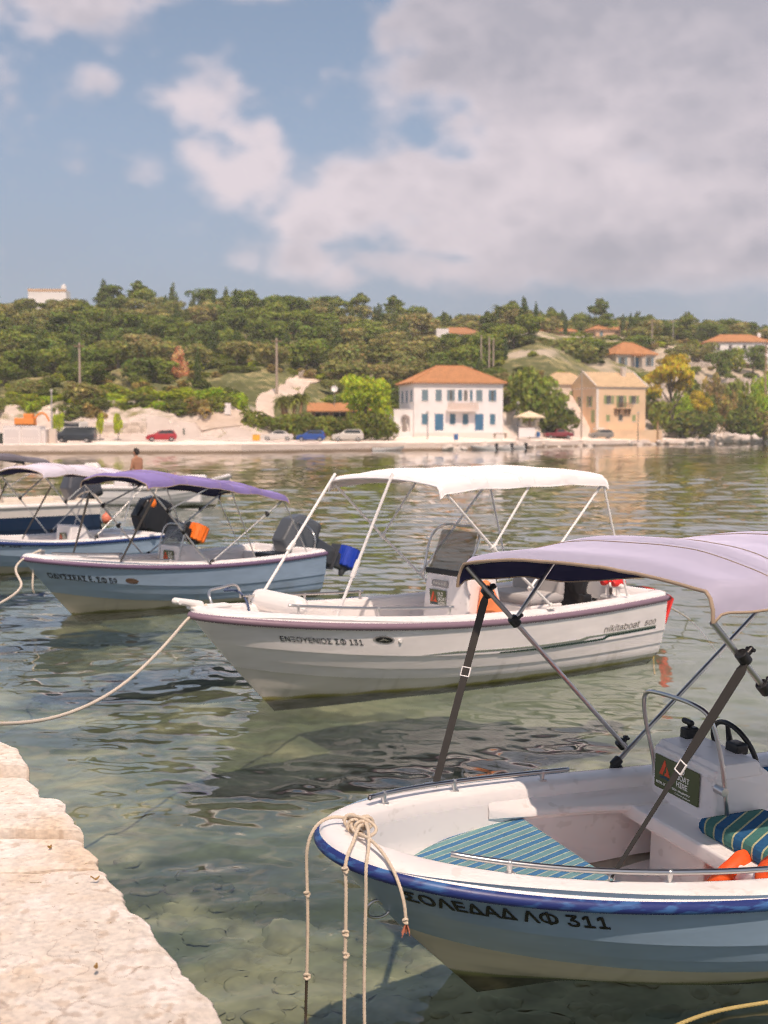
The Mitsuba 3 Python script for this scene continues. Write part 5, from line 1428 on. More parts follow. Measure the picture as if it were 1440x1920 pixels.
for u0 in (824, 901):
    h.opening('f', ux(u0) - .68, ux(u0) + .68, vz(807), vz(776), DOOR_BLUE, 'closed', 'door', DOOR_BLUE, False)
for a in (1.9, 5.0, 8.2):
    h.opening('l', a - .55, a + .55, vz(754), vz(731), SHUT_BLUE, 'closed')
h.build(); h.roof('hip', 2.75, ROOF_ORANGE, .55)
bk = h.box('balcony', (ux(836), ux(895), -1.35, -.003, vz(771.5), vz(769)), TRIM)
bal = [box(x, x + .07, -1.30, -1.23, vz(769) + .003, vz(757)) for x in np.linspace(ux(836), ux(895) - .07, 34)] + [box(ux(836), ux(895), -1.33, -1.20, vz(757) + .003, vz(756))] + [box(ux(836) + .02, ux(895) - .02, -1.32, -1.21, vz(763), vz(762.4))]
add('railing', moved(cat(*bal), h.T), M('pale_terracotta', (.62, .46, .36), .8), bk)
add('bracket', moved(cat(*[hull_of([(x, -.05, vz(772), .07), (x, -1.0, vz(772) + .02, .06), (x, -.05, vz(775), .07)], 6) for x in (ux(840), ux(857), ux(874), ux(891))]), h.T), TRIM, bk)
pm = manifold3d.Manifold.cube([3.0, 3.2, 5.55]).translate([-3.05, .25, .3])
arch = manifold3d.CrossSection([[(-.72, 0), (.72, 0), (.72, 1.9)] + [(.72 * math.cos(t), 1.9 + .72 * math.sin(t)) for t in np.linspace(.1, math.pi - .1, 14)] + [(-.72, 1.9)]]).extrude(1.3).rotate([90, 0, 0]).translate([-1.28, 1.2, 2.5])
pk = add('porch', moved(from_manifold(pm - arch), h.T), WALL_WHITE, h.key)
add('niche', moved(hull_of([(-1.3, .95, 2.7, .3), (-1.3, .95, 4.4, .22), (-1.0, .95, 2.9, .2)], 10), h.T), M('grey_stone', (.30, .26, .23), .9), pk, smooth=True)
add('coping', moved(box(-3.12, .0, .18, 3.5, 5.853, 5.93), h.T), TRIM, pk)
h.box('plinth', (-.06, 14.06, -.10, -.003, .2, vz(811)), TRIM)

# peach house
h = House('peach_house', 'peach two-storey house with sand tiled gable roof and sage green shutters', at(1118, 800, 236.0), .36, 10.9, 9.6, 3.4, 11.25, WALL_PEACH)
ux = lambda u: (u - 1118) / 100 * 10.9
vz = lambda v: 2.38 + (811 - v) * 237.5 / 2300
for u0, z_, zz in ((1143, 758, 742), (1168, 765, 742), (1194, 757, 742)):
    h.opening('f', ux(u0) - .55, ux(u0) + .55, vz(z_), vz(zz), SHUT_GREEN, 'open', sill=u0 != 1168)
for u0 in (1141.5, 1194.6):
    h.opening('f', ux(u0) - .42, ux(u0) + .42, vz(790), vz(778), SHUT_GREEN, 'closed')
h.opening('f', ux(1167.5) - .5, ux(1167.5) + .5, vz(789), vz(777), None, 'none')
for a in (2.6, 6.6):
    h.opening('l', a - .5, a + .5, vz(763), vz(743), SHUT_GREEN, 'open')
h.opening('l', .7, 2.1, vz(793), vz(769), SHUT_GREEN, 'closed', 'door', SHUT_GREEN, False)
h.build()
gv = np.array([(0, 0, 11.25), (0, 9.6, 11.25), (0, 4.8, 14.05), (10.9, 0, 11.25), (10.9, 9.6, 11.25), (10.9, 4.8, 14.05)])
add('gable', moved(tm(gv, [(0, 2, 1), (3, 4, 5), (0, 3, 5), (0, 5, 2), (1, 2, 5), (1, 5, 4)]), h.T), WALL_PEACH, h.key)
rk = h.roof('gable', 2.95, ROOF_SAND, .35)
for x in (-.37, 11.05):
    add('verge', cat(*[moved(hull_of([(x + .1, a, b + .06, .12), (x + .1, c, e + .06, .12)], 8), h.T) for a, b, c, e in ((-.35, 11.25, 4.8, 14.2), (9.95, 11.25, 4.8, 14.2))]), TRIM, rk)
ck = add('chimney', moved(box(7.6, 8.4, 3.2, 4.0, 12.2, 15.0), h.T), WALL_CREAM, rk)
add('cap', moved(box(7.5, 8.5, 3.1, 4.1, 15.003, 15.2), h.T), TRIM, ck)
h.box('quoin', (-.05, .45, -.04, -.003, 1.5, 10.8), TRIM)
bk = h.box('balcony', (ux(1153), ux(1186), -1.2, -.003, vz(766.5), vz(765)), WALL_PEACH)
add('railing', moved(cat(*[box(x, x + .05, -1.15, -1.10, vz(765) + .003, vz(756)) for x in np.linspace(ux(1153), ux(1186) - .05, 22)], box(ux(1153), ux(1186), -1.17, -1.08, vz(756) + .003, vz(755.3))), h.T), IRON, bk)
add('bracket', moved(cat(*[hull_of([(x, -.05, vz(767.5), .1), (x, -.9, vz(767.5), .08), (x, -.05, vz(778), .1)], 6) for x in (ux(1155), ux(1163), ux(1176), ux(1184))]), h.T), IRON, bk)
h.box('terrace', (-1.5, 13.2, -2.4, -.12, .5, 2.9), WALL_PEACH); h.box('step', (-.8, .9, -1.6, -.13, 2.9, 3.35), TRIM)

h = House('tiled_house', 'long building with sand tiled roof behind the peach house on its left', at(1028, 724, 243.0), .30, 9.5, 7.0, 8.0, 12.0, WALL_CREAM)
h.opening('f', 1.6, 2.5, 9.0, 10.6, SHUT_GREEN, 'closed'); h.opening('f', 4.6, 5.5, 9.0, 10.6, SHUT_GREEN, 'closed'); h.build(); h.roof('hip', 2.4, ROOF_SAND, .5)

h = House('hill_house', 'cream hillside house with brown hipped roof and blue doorway above the peach house', at(1155, 692, 292.0), .30, 10.4, 8.5, 17.0, 21.0, WALL_CREAM)
h.opening('f', 1.2, 2.3, 18.2, 20.2, SHUT_SLATE, 'open'); h.opening('f', 4.6, 6.0, 17.3, 20.2, DOOR_BLUE, 'closed', 'door', DOOR_BLUE, False); h.opening('f', 8.2, 9.3, 18.2, 20.2, SHUT_SLATE, 'open'); h.opening('l', 3.5, 4.6, 18.2, 20.0, SHUT_SLATE, 'closed')
h.build(); h.roof('hip', 3.0, ROOF_ORANGE, .6)
h.box('porch_roof', (3.8, 6.8, -2.0, -.003, 20.45, 20.62), ROOF_ORANGE); add('porch_post', cat(*[moved(rod((x, -1.9, 14), (x, -1.9, 20.44), .1), h.T) for x in (3.9, 6.7)]), WALL_CREAM, h.key)

h = House('hill_house', 'low white house with brown tiled roof, left of the tall palm on the ridge', at(822, 632, 318.0), .12, 11.6, 8.0, 25.0, 27.8, WALL_WHITE)
h.opening('f', 1.0, 2.0, 25.8, 27.2, SHUT_SLATE, 'closed'); h.opening('f', 5, 6, 25.8, 27.2, SHUT_SLATE, 'closed'); h.build(); h.roof('hip', 1.9, M('brown_tiles', (.40, .19, .09), .9), .5)
add('gable_end', moved(box(-.6, 2.6, -.6, 4, 22, 29.0), h.T), WALL_WHITE, h.key)
for (u, v, y, w_, lab) in ((1014, 637, 355.0, 10.2, 'apricot hillside house with orange hipped roof, left one of the twin roofs'), (1117, 634, 352.0, 8.3, 'small apricot hillside house with orange hipped roof, right one of the twin roofs')):
    c0 = at(u, v, y); h = House('hill_house', lab, c0, .2, w_, 7.5, c0[2] - .3, c0[2] + 2.6, WALL_ORANGE)
    h.opening('f', 1.2, 2.2, c0[2] + .4, c0[2] + 1.9, SHUT_SLATE, 'closed'); h.opening('f', w_ - 2.6, w_ - 1.4, c0[2] - .2, c0[2] + 2.0, WOOD, 'closed', 'door', WOOD, False); h.build(); h.roof('hip', 2.1, ROOF_ORANGE, .7)
c0 = at(1334, 662, 330.0); h = House('hill_house', 'long white hillside house with orange roof at the right edge', c0, .05, 15.5, 8.0, c0[2], c0[2] + 3.1, WALL_WHITE)
for a in (1.4, 4.6, 8.5, 11.6):
    h.opening('f', a, a + 1.0, c0[2] + .8, c0[2] + 2.2, None, 'none')
h.build(); rk = h.roof('hip', 2.1, ROOF_ORANGE, .6); add('chimney', moved(box(13.4, 14.2, 2.5, 3.3, c0[2] + 3.4, c0[2] + 5.6), h.T), WALL_WHITE, rk)
c0 = at(53, 563, 352.0); h = House('chapel', 'white flat-topped building on the hilltop at the far left', c0, .08, 10.6, 7.0, c0[2] - 3, c0[2] + 3.2, WALL_WHITE, cat_='building')
h.build(); add('parapet', moved(cat(box(-.12, 10.72, -.12, -.003, c0[2] + 2.5, c0[2] + 3.25)), h.T), M('tan_parapet', (.62, .42, .28), .9), h.key)
add('bell_gable', moved(cat(box(9.3, 10.6, -.2, .6, c0[2] + 3.25, c0[2] + 4.2), hull_of([(9.5, .2, c0[2] + 4.25, .1), (10.4, .2, c0[2] + 4.25, .1), (9.95, .2, c0[2] + 4.7, .1)], 8)), h.T), WALL_WHITE, h.key)
c0 = at(584, 776, 187.0); h = House('beach_bar', 'low open-fronted building with orange tiled roof behind the hedge', c0, .05, 8.6, 5.0, c0[2] - 1.0, c0[2] + .5, WOOD, cat_='building')
h.opening('f', .5, 2.6, c0[2] - .8, c0[2] + .3, None, 'none', pane=DARK, sill=False); h.opening('f', 3.2, 5.4, c0[2] - .8, c0[2] + .3, None, 'none', pane=DARK, sill=False); h.opening('f', 6.0, 8.1, c0[2] - .8, c0[2] + .3, None, 'none', pane=DARK, sill=False)
h.build(); h.roof('gable', 1.25, ROOF_ORANGE, .7, eave=False)

# dry stone terrace walls
DRY = MP('dry_stone', lambda p, n, uv: mix(V((.40, .32, .25)), V((.66, .57, .49)), cell_rand(dr.floor(p.x * 1.6 + .5 * dr.floor(p.z * 2.4)), dr.floor(p.y * .7), dr.floor(p.z * 2.4))) * (.75 + .5 * fbm(p.x * 2, p.y * 2, p.z * 2, 3)), .95)


def stone_wall(name, label, pts, h, thick=.6):
    c = np.array([ground_at(u, v) for u, v in pts]); n = max(8, int(np.linalg.norm(np.diff(c, axis=0), axis=1).sum() / 1.0))
    s_ = np.linspace(0, 1, n); L_ = np.concatenate([[0], np.cumsum(np.linalg.norm(np.diff(c, axis=0), axis=1))]); L_ /= L_[-1]
    p = np.stack([np.interp(s_, L_, c[:, k]) for k in range(3)], 1)
    zt = p[:, 2] + h * (.85 + .35 * meshkit.noise(np.stack([s_ * n * .5, 0 * s_, 0 * s_], -1), 4))
    g = np.stack([np.column_stack([p[:, 0], p[:, 1] - thick / 2, p[:, 2] - 1.5]), np.column_stack([p[:, 0], p[:, 1] - thick / 2 + .1, zt]), np.column_stack([p[:, 0], p[:, 1] + thick / 2, zt]), np.column_stack([p[:, 0], p[:, 1] + thick / 2, p[:, 2] - 1.5])], 1)
    solo(name, grid_mesh(g), DRY, label, 'wall')


stone_wall('stone_wall', 'pale stone wall right of the white house below the round tree', [(950, 800), (985, 795), (1030, 792), (1075, 792)], 2.6)
stone_wall('stone_wall', 'pale stone wall right of the peach house at the road', [(1222, 796), (1250, 794), (1275, 793)], 2.6)
stone_wall('terrace_wall', 'dry stone terrace wall lowest on the right hillside', [(1230, 760), (1290, 757), (1350, 756), (1440, 754)], 1.5)
stone_wall('terrace_wall', 'dry stone terrace wall in the middle of the right hillside', [(1240, 728), (1310, 724), (1380, 722), (1445, 720)], 1.4)
stone_wall('terrace_wall', 'dry stone terrace wall highest on the right hillside, below the long white house', [(1230, 697), (1300, 690), (1370, 688), (1445, 684)], 1.5)
stone_wall('stone_wall', 'low parapet wall along the car park left of the red car', [(182, 815), (230, 814), (275, 813)], 1.2)
stone_wall('stone_wall', 'rubble wall at the top of the ramp', [(560, 712), (575, 708), (592, 706)], 1.4)


# ------------------------------------------------------------------ vegetation
scene['mat_leaf'] = {'type': 'principledthin', 'base_color': {'type': 'mesh_attribute', 'name': 'vertex_color'}, 'roughness': .8, 'diff_trans': .6, 'spec_trans': 0.0}
BARK = M('bark', (.13, .095, .07), .95)
BARK_PALE = M('pale_bark', (.30, .24, .18), .95)


def leaves(centers, normals, size, rng, col, var=.18):
    """Small leaf sprays: one kinked quad per centre, colours varying from spray to spray."""
    n = len(centers)
    nn = normals + rng.normal(0, .55, (n, 3)); nn /= np.linalg.norm(nn, axis=1, keepdims=True)
    a = np.cross(nn, rng.normal(0, 1, (n, 3))); a /= np.linalg.norm(a, axis=1, keepdims=True); b = np.cross(nn, a)
    s = size * rng.uniform(.6, 1.35, (n, 1)); asp = rng.uniform(.55, 1.0, (n, 1))
    q = np.stack([centers - a * s - b * s * asp * .6, centers + a * s * .8 - b * s * asp, centers + a * s + b * s * asp * .7, centers - a * s * .7 + b * s * asp], 1)
    q += nn[:, None] * (rng.uniform(-.3, .3, (n, 4, 1)) * s[:, None])
    f = (np.arange(n)[:, None] * 4 + np.array([[0, 1, 2, 0, 2, 3]])).reshape(-1, 3)
    c = 2.6 * np.asarray(col) * [1.20, 1.06, .88] * (1 + var * rng.normal(0, 1, (n, 1))) * (1 + .10 * rng.normal(0, 1, (n, 3)))
    return q.reshape(-1, 3), f, np.repeat(np.clip(c, .004, .8), 4, 0)


def crown(kind, rng, col, n, size):
    """Leaf sprays on the lobes of a crown of unit height and unit width standing on the ground plane."""
    if kind == 'round':
        lobes = [(0, 0, .62, .30, .34)] + [(.30 * math.cos(a) * r, .30 * math.sin(a) * r, z, rng.uniform(.15, .24), rng.uniform(.13, .20)) for a, r, z in zip(rng.uniform(0, 6.28, 13), rng.uniform(.6, 1.15, 13), rng.uniform(.34, .84, 13))]
    elif kind == 'shrub':
        lobes = [(0, 0, .45, .34, .45)] + [(.36 * math.cos(a) * r, .36 * math.sin(a) * r, z, rng.uniform(.14, .24), rng.uniform(.18, .32)) for a, r, z in zip(rng.uniform(0, 6.28, 11), rng.uniform(.5, 1.1, 11), rng.uniform(.18, .72, 11))]
    elif kind == 'conifer':
        lobes = []
        for z in np.linspace(.14, .93, 12):
            r = .46 * (1 - z) ** .8 + .03
            lobes += [(r * .6 * math.cos(a), r * .6 * math.sin(a), z + rng.uniform(-.03, .03), r * .55, .07) for a in rng.uniform(0, 6.28, 4)]
    elif kind == 'pine':
        lobes = [(rng.uniform(-.12, .12), rng.uniform(-.12, .12), z, r, .075) for z, r in ((.96, .12), (.88, .2), (.8, .25))] + [(.33 * math.cos(a) * q, .33 * math.sin(a) * q, z, rng.uniform(.12, .2), rng.uniform(.05, .085)) for a, q, z in zip(rng.uniform(0, 6.28, 15), rng.uniform(.4, 1.1, 15), rng.uniform(.38, .82, 15))]
    elif kind == 'umbrella':
        lobes = [(.36 * math.cos(a) * q, .36 * math.sin(a) * q, z - .16 * q * q, rng.uniform(.13, .19), rng.uniform(.06, .09)) for a, q, z in zip(rng.uniform(0, 6.28, 22), rng.uniform(0, 1.1, 22) ** .7, rng.uniform(.72, .9, 22))] + [(.3, .05, .52, .15, .07), (-.2, -.1, .55, .13, .06)]
    elif kind == 'cypress':
        lobes = [(rng.uniform(-.06, .06), rng.uniform(-.06, .06), z, .42 * math.sin(math.pi * (z * .86 + .14)) ** .7 + .06, .09) for z in np.linspace(.07, .95, 13)]
    w = np.array([l[3] * l[3] + l[3] * l[4] for l in lobes]); idx = rng.choice(len(lobes), n, p=w / w.sum())
    L_ = np.array(lobes)[idx]
    d = rng.normal(0, 1, (n, 3)); d /= np.linalg.norm(d, axis=1, keepdims=True)
    d[:, 2] = np.where(rng.random(n) < .55, np.abs(d[:, 2]), d[:, 2])
    r = rng.uniform(.55, 1.06, (n, 1)) ** .6
    c = L_[:, :3] + d * r * np.stack([L_[:, 3], L_[:, 3], L_[:, 4]], 1)
    c[:, 2] = np.maximum(c[:, 2], .02)
    tone = 1 + .15 * rng.normal(0, 1, len(lobes))
    cc = np.asarray(col) * tone[idx][:, None]
    return leaves(c, d, size, rng, cc)


def trunk(kind, rng):
    top = {'round': .55, 'shrub': .4, 'conifer': .93, 'pine': .9, 'umbrella': .78, 'cypress': .9}[kind]
    r = {'round': .035, 'shrub': .025, 'conifer': .022, 'pine': .022, 'umbrella': .026, 'cypress': .05}[kind]
    b = [tube(spline([(0, 0, -.08), (rng.normal(0, .012), rng.normal(0, .012), top * .5), (rng.normal(0, .02), rng.normal(0, .02), top)], 8), np.linspace(r * 1.3, r * .35, 8), 7)]
    if kind in ('round', 'umbrella', 'shrub'):
        for k in range(5):
            a = k * 1.26 + rng.uniform(-.3, .3); z0 = top * rng.uniform(.35, .65)
            b.append(tube(spline([(0, 0, z0), (.1 * math.cos(a), .1 * math.sin(a), z0 + .1), (.27 * math.cos(a), .27 * math.sin(a), min(z0 + .28, .85))], 6), np.linspace(r * .6, r * .2, 6), 5))
    return cat(*b)


KINDS = {}


def tree_kind(name, kind, cols, n, size, bark=BARK, variants=3):
    KINDS[name] = []
    for k in range(variants):
        rng = np.random.default_rng(100 + 17 * len(scene) + k)
        v, f, c = crown(kind, rng, cols[k % len(cols)], n, size)
        g = f'shapes_{name}_{k}'
        scene[g] = {'type': 'shapegroup', 'crown': mikit.ply((v, f), 'mat_leaf', color=c), 'trunk': mikit.ply(trunk(kind, rng), bark, smooth=True)}
        KINDS[name].append(g)


tree_kind('olive', 'round', [(.105, .118, .048), (.120, .128, .055), (.090, .105, .038), (.130, .130, .062)], 1700, .032, BARK_PALE, 4)
tree_kind('broadleaf', 'round', [(.065, .092, .024), (.085, .112, .028), (.052, .075, .022)], 1700, .032)
tree_kind('bright', 'round', [(.17, .22, .022), (.14, .19, .02)], 2400, .026, variants=2)
tree_kind('shrub', 'shrub', [(.075, .095, .022), (.10, .125, .020), (.055, .072, .02), (.125, .11, .045)], 1100, .045, variants=4)
tree_kind('lime', 'shrub', [(.14, .18, .018), (.11, .16, .018)], 1100, .045, variants=2)
tree_kind('conifer', 'conifer', [(.038, .058, .022), (.055, .075, .025)], 1500, .030, variants=2)
tree_kind('pine', 'pine', [(.060, .085, .026), (.085, .11, .028)], 1500, .028, variants=2)
tree_kind('cypress', 'cypress', [(.030, .048, .020), (.038, .056, .020)], 900, .045, variants=2)
tree_kind('umbrella', 'umbrella', [(.20, .175, .022)], 2600, .024, variants=1)
tree_kind('dead', 'conifer', [(.30, .155, .095)], 1500, .030, BARK_PALE, variants=1)
placed = []


def tree(key_name, kind, p, h, w, label, group=None, v=None, rng=RNG, depth=None):
    k = thing(key_name, label, 'shrub' if kind in ('shrub', 'lime') else 'tree', group)
    g = KINDS[kind][(v if v is not None else int(rng.integers(len(KINDS[kind])))) % len(KINDS[kind])]
    T = mi.ScalarTransform4f().translate([float(p[0]), float(p[1]), float(p[2])]).rotate([0, 0, 1], float(rng.uniform(0, 360))).scale([float(w), float(depth or w), float(h)])
    scene[k] = {'type': 'instance', 'to_world': T, 'shapegroup': {'type': 'ref', 'id': g}}
    placed.append((p[0], p[1], w))
    return k


def px_tree(key_name, kind, u, v_base, v_top, w_px, y, label, group=None, v=None, on_ground=True):
    p = at(u, v_base, y)
    if on_ground:
        p[2] = min(float(ground_z(p[0], p[1])), p[2])
    top = at(u, v_top, y)[2]
    return tree(key_name, kind, p, top - p[2], w_px * y / 2300, label, group, v)


ORD = ('first', 'second', 'third', 'fourth', 'fifth', 'sixth', 'seventh', 'eighth', 'ninth', 'tenth', 'eleventh', 'twelfth', 'thirteenth', 'fourteenth', 'fifteenth')

# trees one can point to
px_tree('bright_tree', 'bright', 683, 792, 697, 102, 180, 'bright yellow-green tree at the left corner of the white house')
px_tree('broadleaf_tree', 'broadleaf', 993, 782, 682, 96, 206, 'round deep green tree with forked trunk between the white house and the peach house', v=1)
px_tree('broadleaf_tree', 'broadleaf', 1046, 782, 722, 50, 219, 'small fresh green tree close to the left wall of the peach house', v=1)
px_tree('olive_tree', 'olive', 1072, 712, 632, 132, 282, 'large spreading dark olive tree above the roof of the peach house', v=2)
px_tree('umbrella_pine', 'umbrella', 1258, 762, 656, 104, 262, 'yellow-green umbrella pine on the right hillside')
px_tree('umbrella_pine', 'umbrella', 1312, 772, 726, 46, 256, 'small yellow-green pine lower right of the tall umbrella pine')
px_tree('olive_tree', 'olive', 651, 725, 640, 104, 232, 'pale rounded olive tree above the bright yellow-green tree', v=0)
px_tree('dead_conifer', 'dead', 335, 716, 646, 52, 214, 'reddish brown dead conifer on the left hillside')
px_tree('shrub', 'shrub', 1052, 816, 752, 88, 221, 'dark green bush beside the red pickup', v=2)
px_tree('shrub', 'shrub', 1300, 808, 762, 96, 254, 'broad dark green bush on the shore right of the peach house', v=2)
px_tree('shrub', 'lime', 1420, 796, 764, 70, 268, 'bright green bush at the right edge beside white boulders')
px_tree('round_bush', 'broadleaf', 1347, 695, 652, 52, 308, 'round dark bush below the long white house', v=2)
px_tree('pine', 'pine', 956, 628, 566, 66, 332, 'pine standing right of the tall ridge palm', v=1)
px_tree('pine', 'pine', 1126, 622, 562, 66, 372, 'tallest pine on the right skyline above the twin roofs', v=0)
px_tree('pine', 'pine', 633, 610, 556, 64, 352, 'tallest pale pine on the skyline above the white house', v=1)
px_tree('conifer', 'conifer', 711, 626, 568, 36, 345, 'dark pointed conifer on the skyline above the white house roof', v=0)
for k, (u, w_) in enumerate(((468, 24), (545, 26), (597, 24), (660, 22), (676, 26), (740, 24))):
    px_tree('conifer', 'conifer', u, 622, 572 + 5 * math.sin(k * 2.1), w_, 350, ORD[k] + ' dark narrow conifer from the left in the skyline row', 'conifers along the skyline', v=k)
for k, (u, vt, w_) in enumerate(((843, 597, 10), (888, 592, 9), (985, 582, 9), (993, 585, 8), (1060, 590, 10), (1168, 590, 10), (1182, 588, 10))):
    px_tree('cypress', 'cypress', u, 630, vt, w_, 352, ORD[k] + ' slim dark cypress from the left on the right ridge', 'slim cypresses on the right ridge', v=k)
for k, (u, vb, vt, w_, y, kd) in enumerate(((785, 640, 583, 84, 320, 'olive'), (878, 622, 588, 66, 352, 'olive'), (1003, 626, 590, 44, 360, 'broadleaf'), (1035, 622, 577, 40, 372, 'pine'), (1090, 622, 584, 50, 372, 'broadleaf'), (1196, 632, 584, 46, 362, 'conifer'),
                                            (1218, 640, 598, 48, 350, 'broadleaf'), (1250, 640, 604, 54, 350, 'pine'), (1287, 640, 586, 48, 356, 'pine'), (1322, 634, 600, 40, 362, 'pine'), (1352, 634, 606, 34, 362, 'broadleaf'), (1394, 634, 602, 48, 366, 'broadleaf'), (1436, 640, 610, 44, 366, 'pine'),
                                            (980, 640, 607, 60, 340, 'olive'), (915, 634, 585, 50, 338, 'pine'))):
    px_tree('ridge_tree', kd, u, vb, vt, w_, y, ORD[[785, 878, 915, 980, 1003, 1035, 1090, 1196, 1218, 1250, 1287, 1322, 1352, 1394, 1436].index(u)] + ' bushy tree from the left on the skyline of the right ridge', 'ridge trees on the right')
for k, (u, vb, vt, w_, y) in enumerate(((1020, 652, 628, 40, 338), (1052, 650, 630, 44, 340), (1082, 648, 622, 36, 344), (1120, 650, 630, 40, 338), (1150, 652, 626, 40, 338), (1180, 650, 618, 36, 340), (840, 650, 624, 44, 308), (875, 652, 628, 50, 308), (905, 650, 618, 40, 310))):
    px_tree('olive_tree', 'olive' if k % 2 else 'broadleaf', u, vb, vt, w_, y, 'small round tree hiding the foot of a house on the ridge', 'small trees before the ridge houses')
for k, u in enumerate(range(742, 1446, 22)):
    kd = ('broadleaf', 'olive', 'pine', 'broadleaf', 'conifer', 'olive')[k % 6]
    px_tree('ridge_tree', kd, u, 640, 606 + 7 * math.sin(k * 2.3) + (4 if u > 1200 else -4), {'conifer': 24, 'pine': 44}.get(kd, 52), 362 + 6 * math.sin(k * 1.3), 'rounded tree in the continuous belt of trees along the right ridge', 'tree belt along the right ridge', v=k)
for k, (u, vb, vt, w_, y) in enumerate(((1330, 672, 640, 46, 322), (1378, 672, 648, 42, 322), (1412, 672, 644, 54, 322))):
    px_tree('olive_tree', ('olive', 'shrub', 'broadleaf')[k], u, vb, vt, w_, y, ORD[k] + ' bushy tree from the left before the long white hillside house', 'trees before the long white house', v=k)
for k, (u, vb, vt, w_, y) in enumerate(((14, 780, 742, 56, 178), (60, 782, 746, 56, 177), (134, 793, 752, 66, 173), (172, 792, 756, 54, 173), (235, 780, 750, 62, 177), (286, 782, 750, 66, 177), (332, 782, 748, 66, 177), (374, 784, 744, 70, 177), (412, 784, 738, 66, 178), (446, 782, 732, 50, 180))):
    px_tree('shrub', ('shrub', 'lime', 'shrub', 'shrub')[k % 4], u, vb, vt, w_, y, ORD[k] + ' shrub from the left in the lower row clinging to the pale bank', 'shrubs clinging to the bank', v=k)
for k, (u, vb, vt, w_, y) in enumerate(((1240, 766, 744, 42, 258), (1285, 748, 728, 40, 262), (1325, 748, 728, 44, 264), (1366, 752, 732, 44, 266), (1402, 750, 726, 50, 268), (1432, 748, 728, 40, 268), (1300, 722, 702, 40, 278), (1340, 722, 700, 42, 282), (1382, 720, 700, 44, 284), (1424, 716, 694, 44, 286), (1385, 804, 758, 74, 262), (1432, 806, 764, 60, 266))):
    px_tree('shrub', ('shrub', 'lime', 'shrub', 'shrub')[k % 4], u, vb, vt, w_, y, ORD[sorted((1240, 1285, 1325, 1366, 1402, 1432, 1300, 1340, 1382, 1424, 1385, 1432)).index(u) + (1 if k == 11 else 0)] + ' shrub from the left on the stony terraces at the right', 'shrubs on the right terraces', v=k)
# the hedge behind the parked cars: separate bushes grown together
for k, u in enumerate((476, 505, 540, 572, 605, 640, 672, 704, 728)):
    px_tree('hedge_shrub', 'shrub', u, 818, 772 + 6 * math.sin(k * 1.7) + (6 if k == 8 else 0) - (8 if k == 0 else 0), 56, 176.5, ORD[k] + ' dense dark hedge bush from the left behind the parked cars', 'hedge bushes behind the cars', v=(0, 2)[k % 2])
for k, (u, vb, vt, w_, y) in enumerate(((40, 772, 734, 70, 183), (92, 770, 738, 60, 183), (250, 770, 734, 86, 183), (300, 770, 736, 76, 184), (350, 768, 730, 80, 184), (395, 768, 724, 80, 185), (430, 766, 722, 66, 186), (200, 770, 734, 76, 183), (150, 770, 736, 76, 183))):
    px_tree('shrub', 'lime' if k % 3 else 'shrub', u, vb, vt, w_, y, ORD[sorted((40, 92, 250, 300, 350, 395, 430, 200, 150)).index(u)] + ' green shrub from the left along the top of the pale bank', 'shrubs above the bank', v=k)
for k, (u, v_, w_) in enumerate(((110, 812, 24), (187, 812, 18), (222, 812, 22))):
    px_tree('sapling', 'bright', u, v_, 772, w_, 165, ORD[k] + ' thin young tree from the left before the pale rock bank', 'saplings by the car park')


def palm(name, u, v_base, v_top, y, spread, label, stems=1, skirt=False):
    p = at(u, v_base, y); p[2] = min(p[2], float(ground_z(p[0], p[1]))); top = at(u, v_top, y)[2]; h = top - p[2]
    k = thing(name, label, 'tree')
    rng = np.random.default_rng(int(u))
    V_, F_, C_, tr = [], [], [], []; nv = 0
    for s_ in range(stems):
        off = np.array([rng.uniform(-1, 1) * spread * .55, rng.uniform(-.5, .5), 0]) * (stems > 1)
        hh = h * (rng.uniform(.62, .8) if stems > 1 else .86); t0 = p + off * .35; t1 = p + off + [0, 0, hh]
        tr.append(tube(spline([t0 - [0, 0, .4], (t0 + t1) / 2 + [rng.normal(0, .1), 0, 0], t1], 10), np.linspace(.28, .17, 10) * (1 if stems == 1 else .9), 8))
        for q in range(46):
            a = rng.uniform(0, 6.28); el = rng.uniform(-.5, 1.3); L_ = spread * rng.uniform(.55, 1.0) * (.55 if stems > 1 else 1)
            s = np.linspace(0, 1, 7); dr_ = np.array([math.cos(a), math.sin(a), 0])
            c = t1 + dr_ * (L_ * s * math.cos(el * .8))[:, None] + np.array([0, 0, 1.0]) * (L_ * (math.sin(el) * s - .55 * s ** 2.2))[:, None]
            sd = np.cross(dr_, [0, 0, 1.0]); w_ = (.02 + .13 * np.sin(np.pi * np.clip(s * .9 + .08, 0, 1))) * L_ * .55
            g = np.stack([c + sd * w_[:, None] - [0, 0, .05], c, c - sd * w_[:, None] - [0, 0, .05]], 1).reshape(-1, 3)
            m_ = grid_mesh(g.reshape(7, 3, 3)); V_.append(m_.vertices); F_.append(m_.faces + nv); nv += len(m_.vertices)
            col = 1.6 * np.array((.14, .15, .03)) if el > -.15 or not skirt else np.array((.42, .27, .12))
            C_.append(np.repeat(np.clip(col * (1 + .25 * rng.normal()), .01, .8)[None], len(m_.vertices), 0))
    add('trunk', cat(*tr), M('palm_bark', (.36, .22, .12), .9), k, smooth=True)
    scene[k + '__fronds'] = mikit.ply((np.vstack(V_), np.vstack(F_)), 'mat_leaf', color=np.vstack(C_))


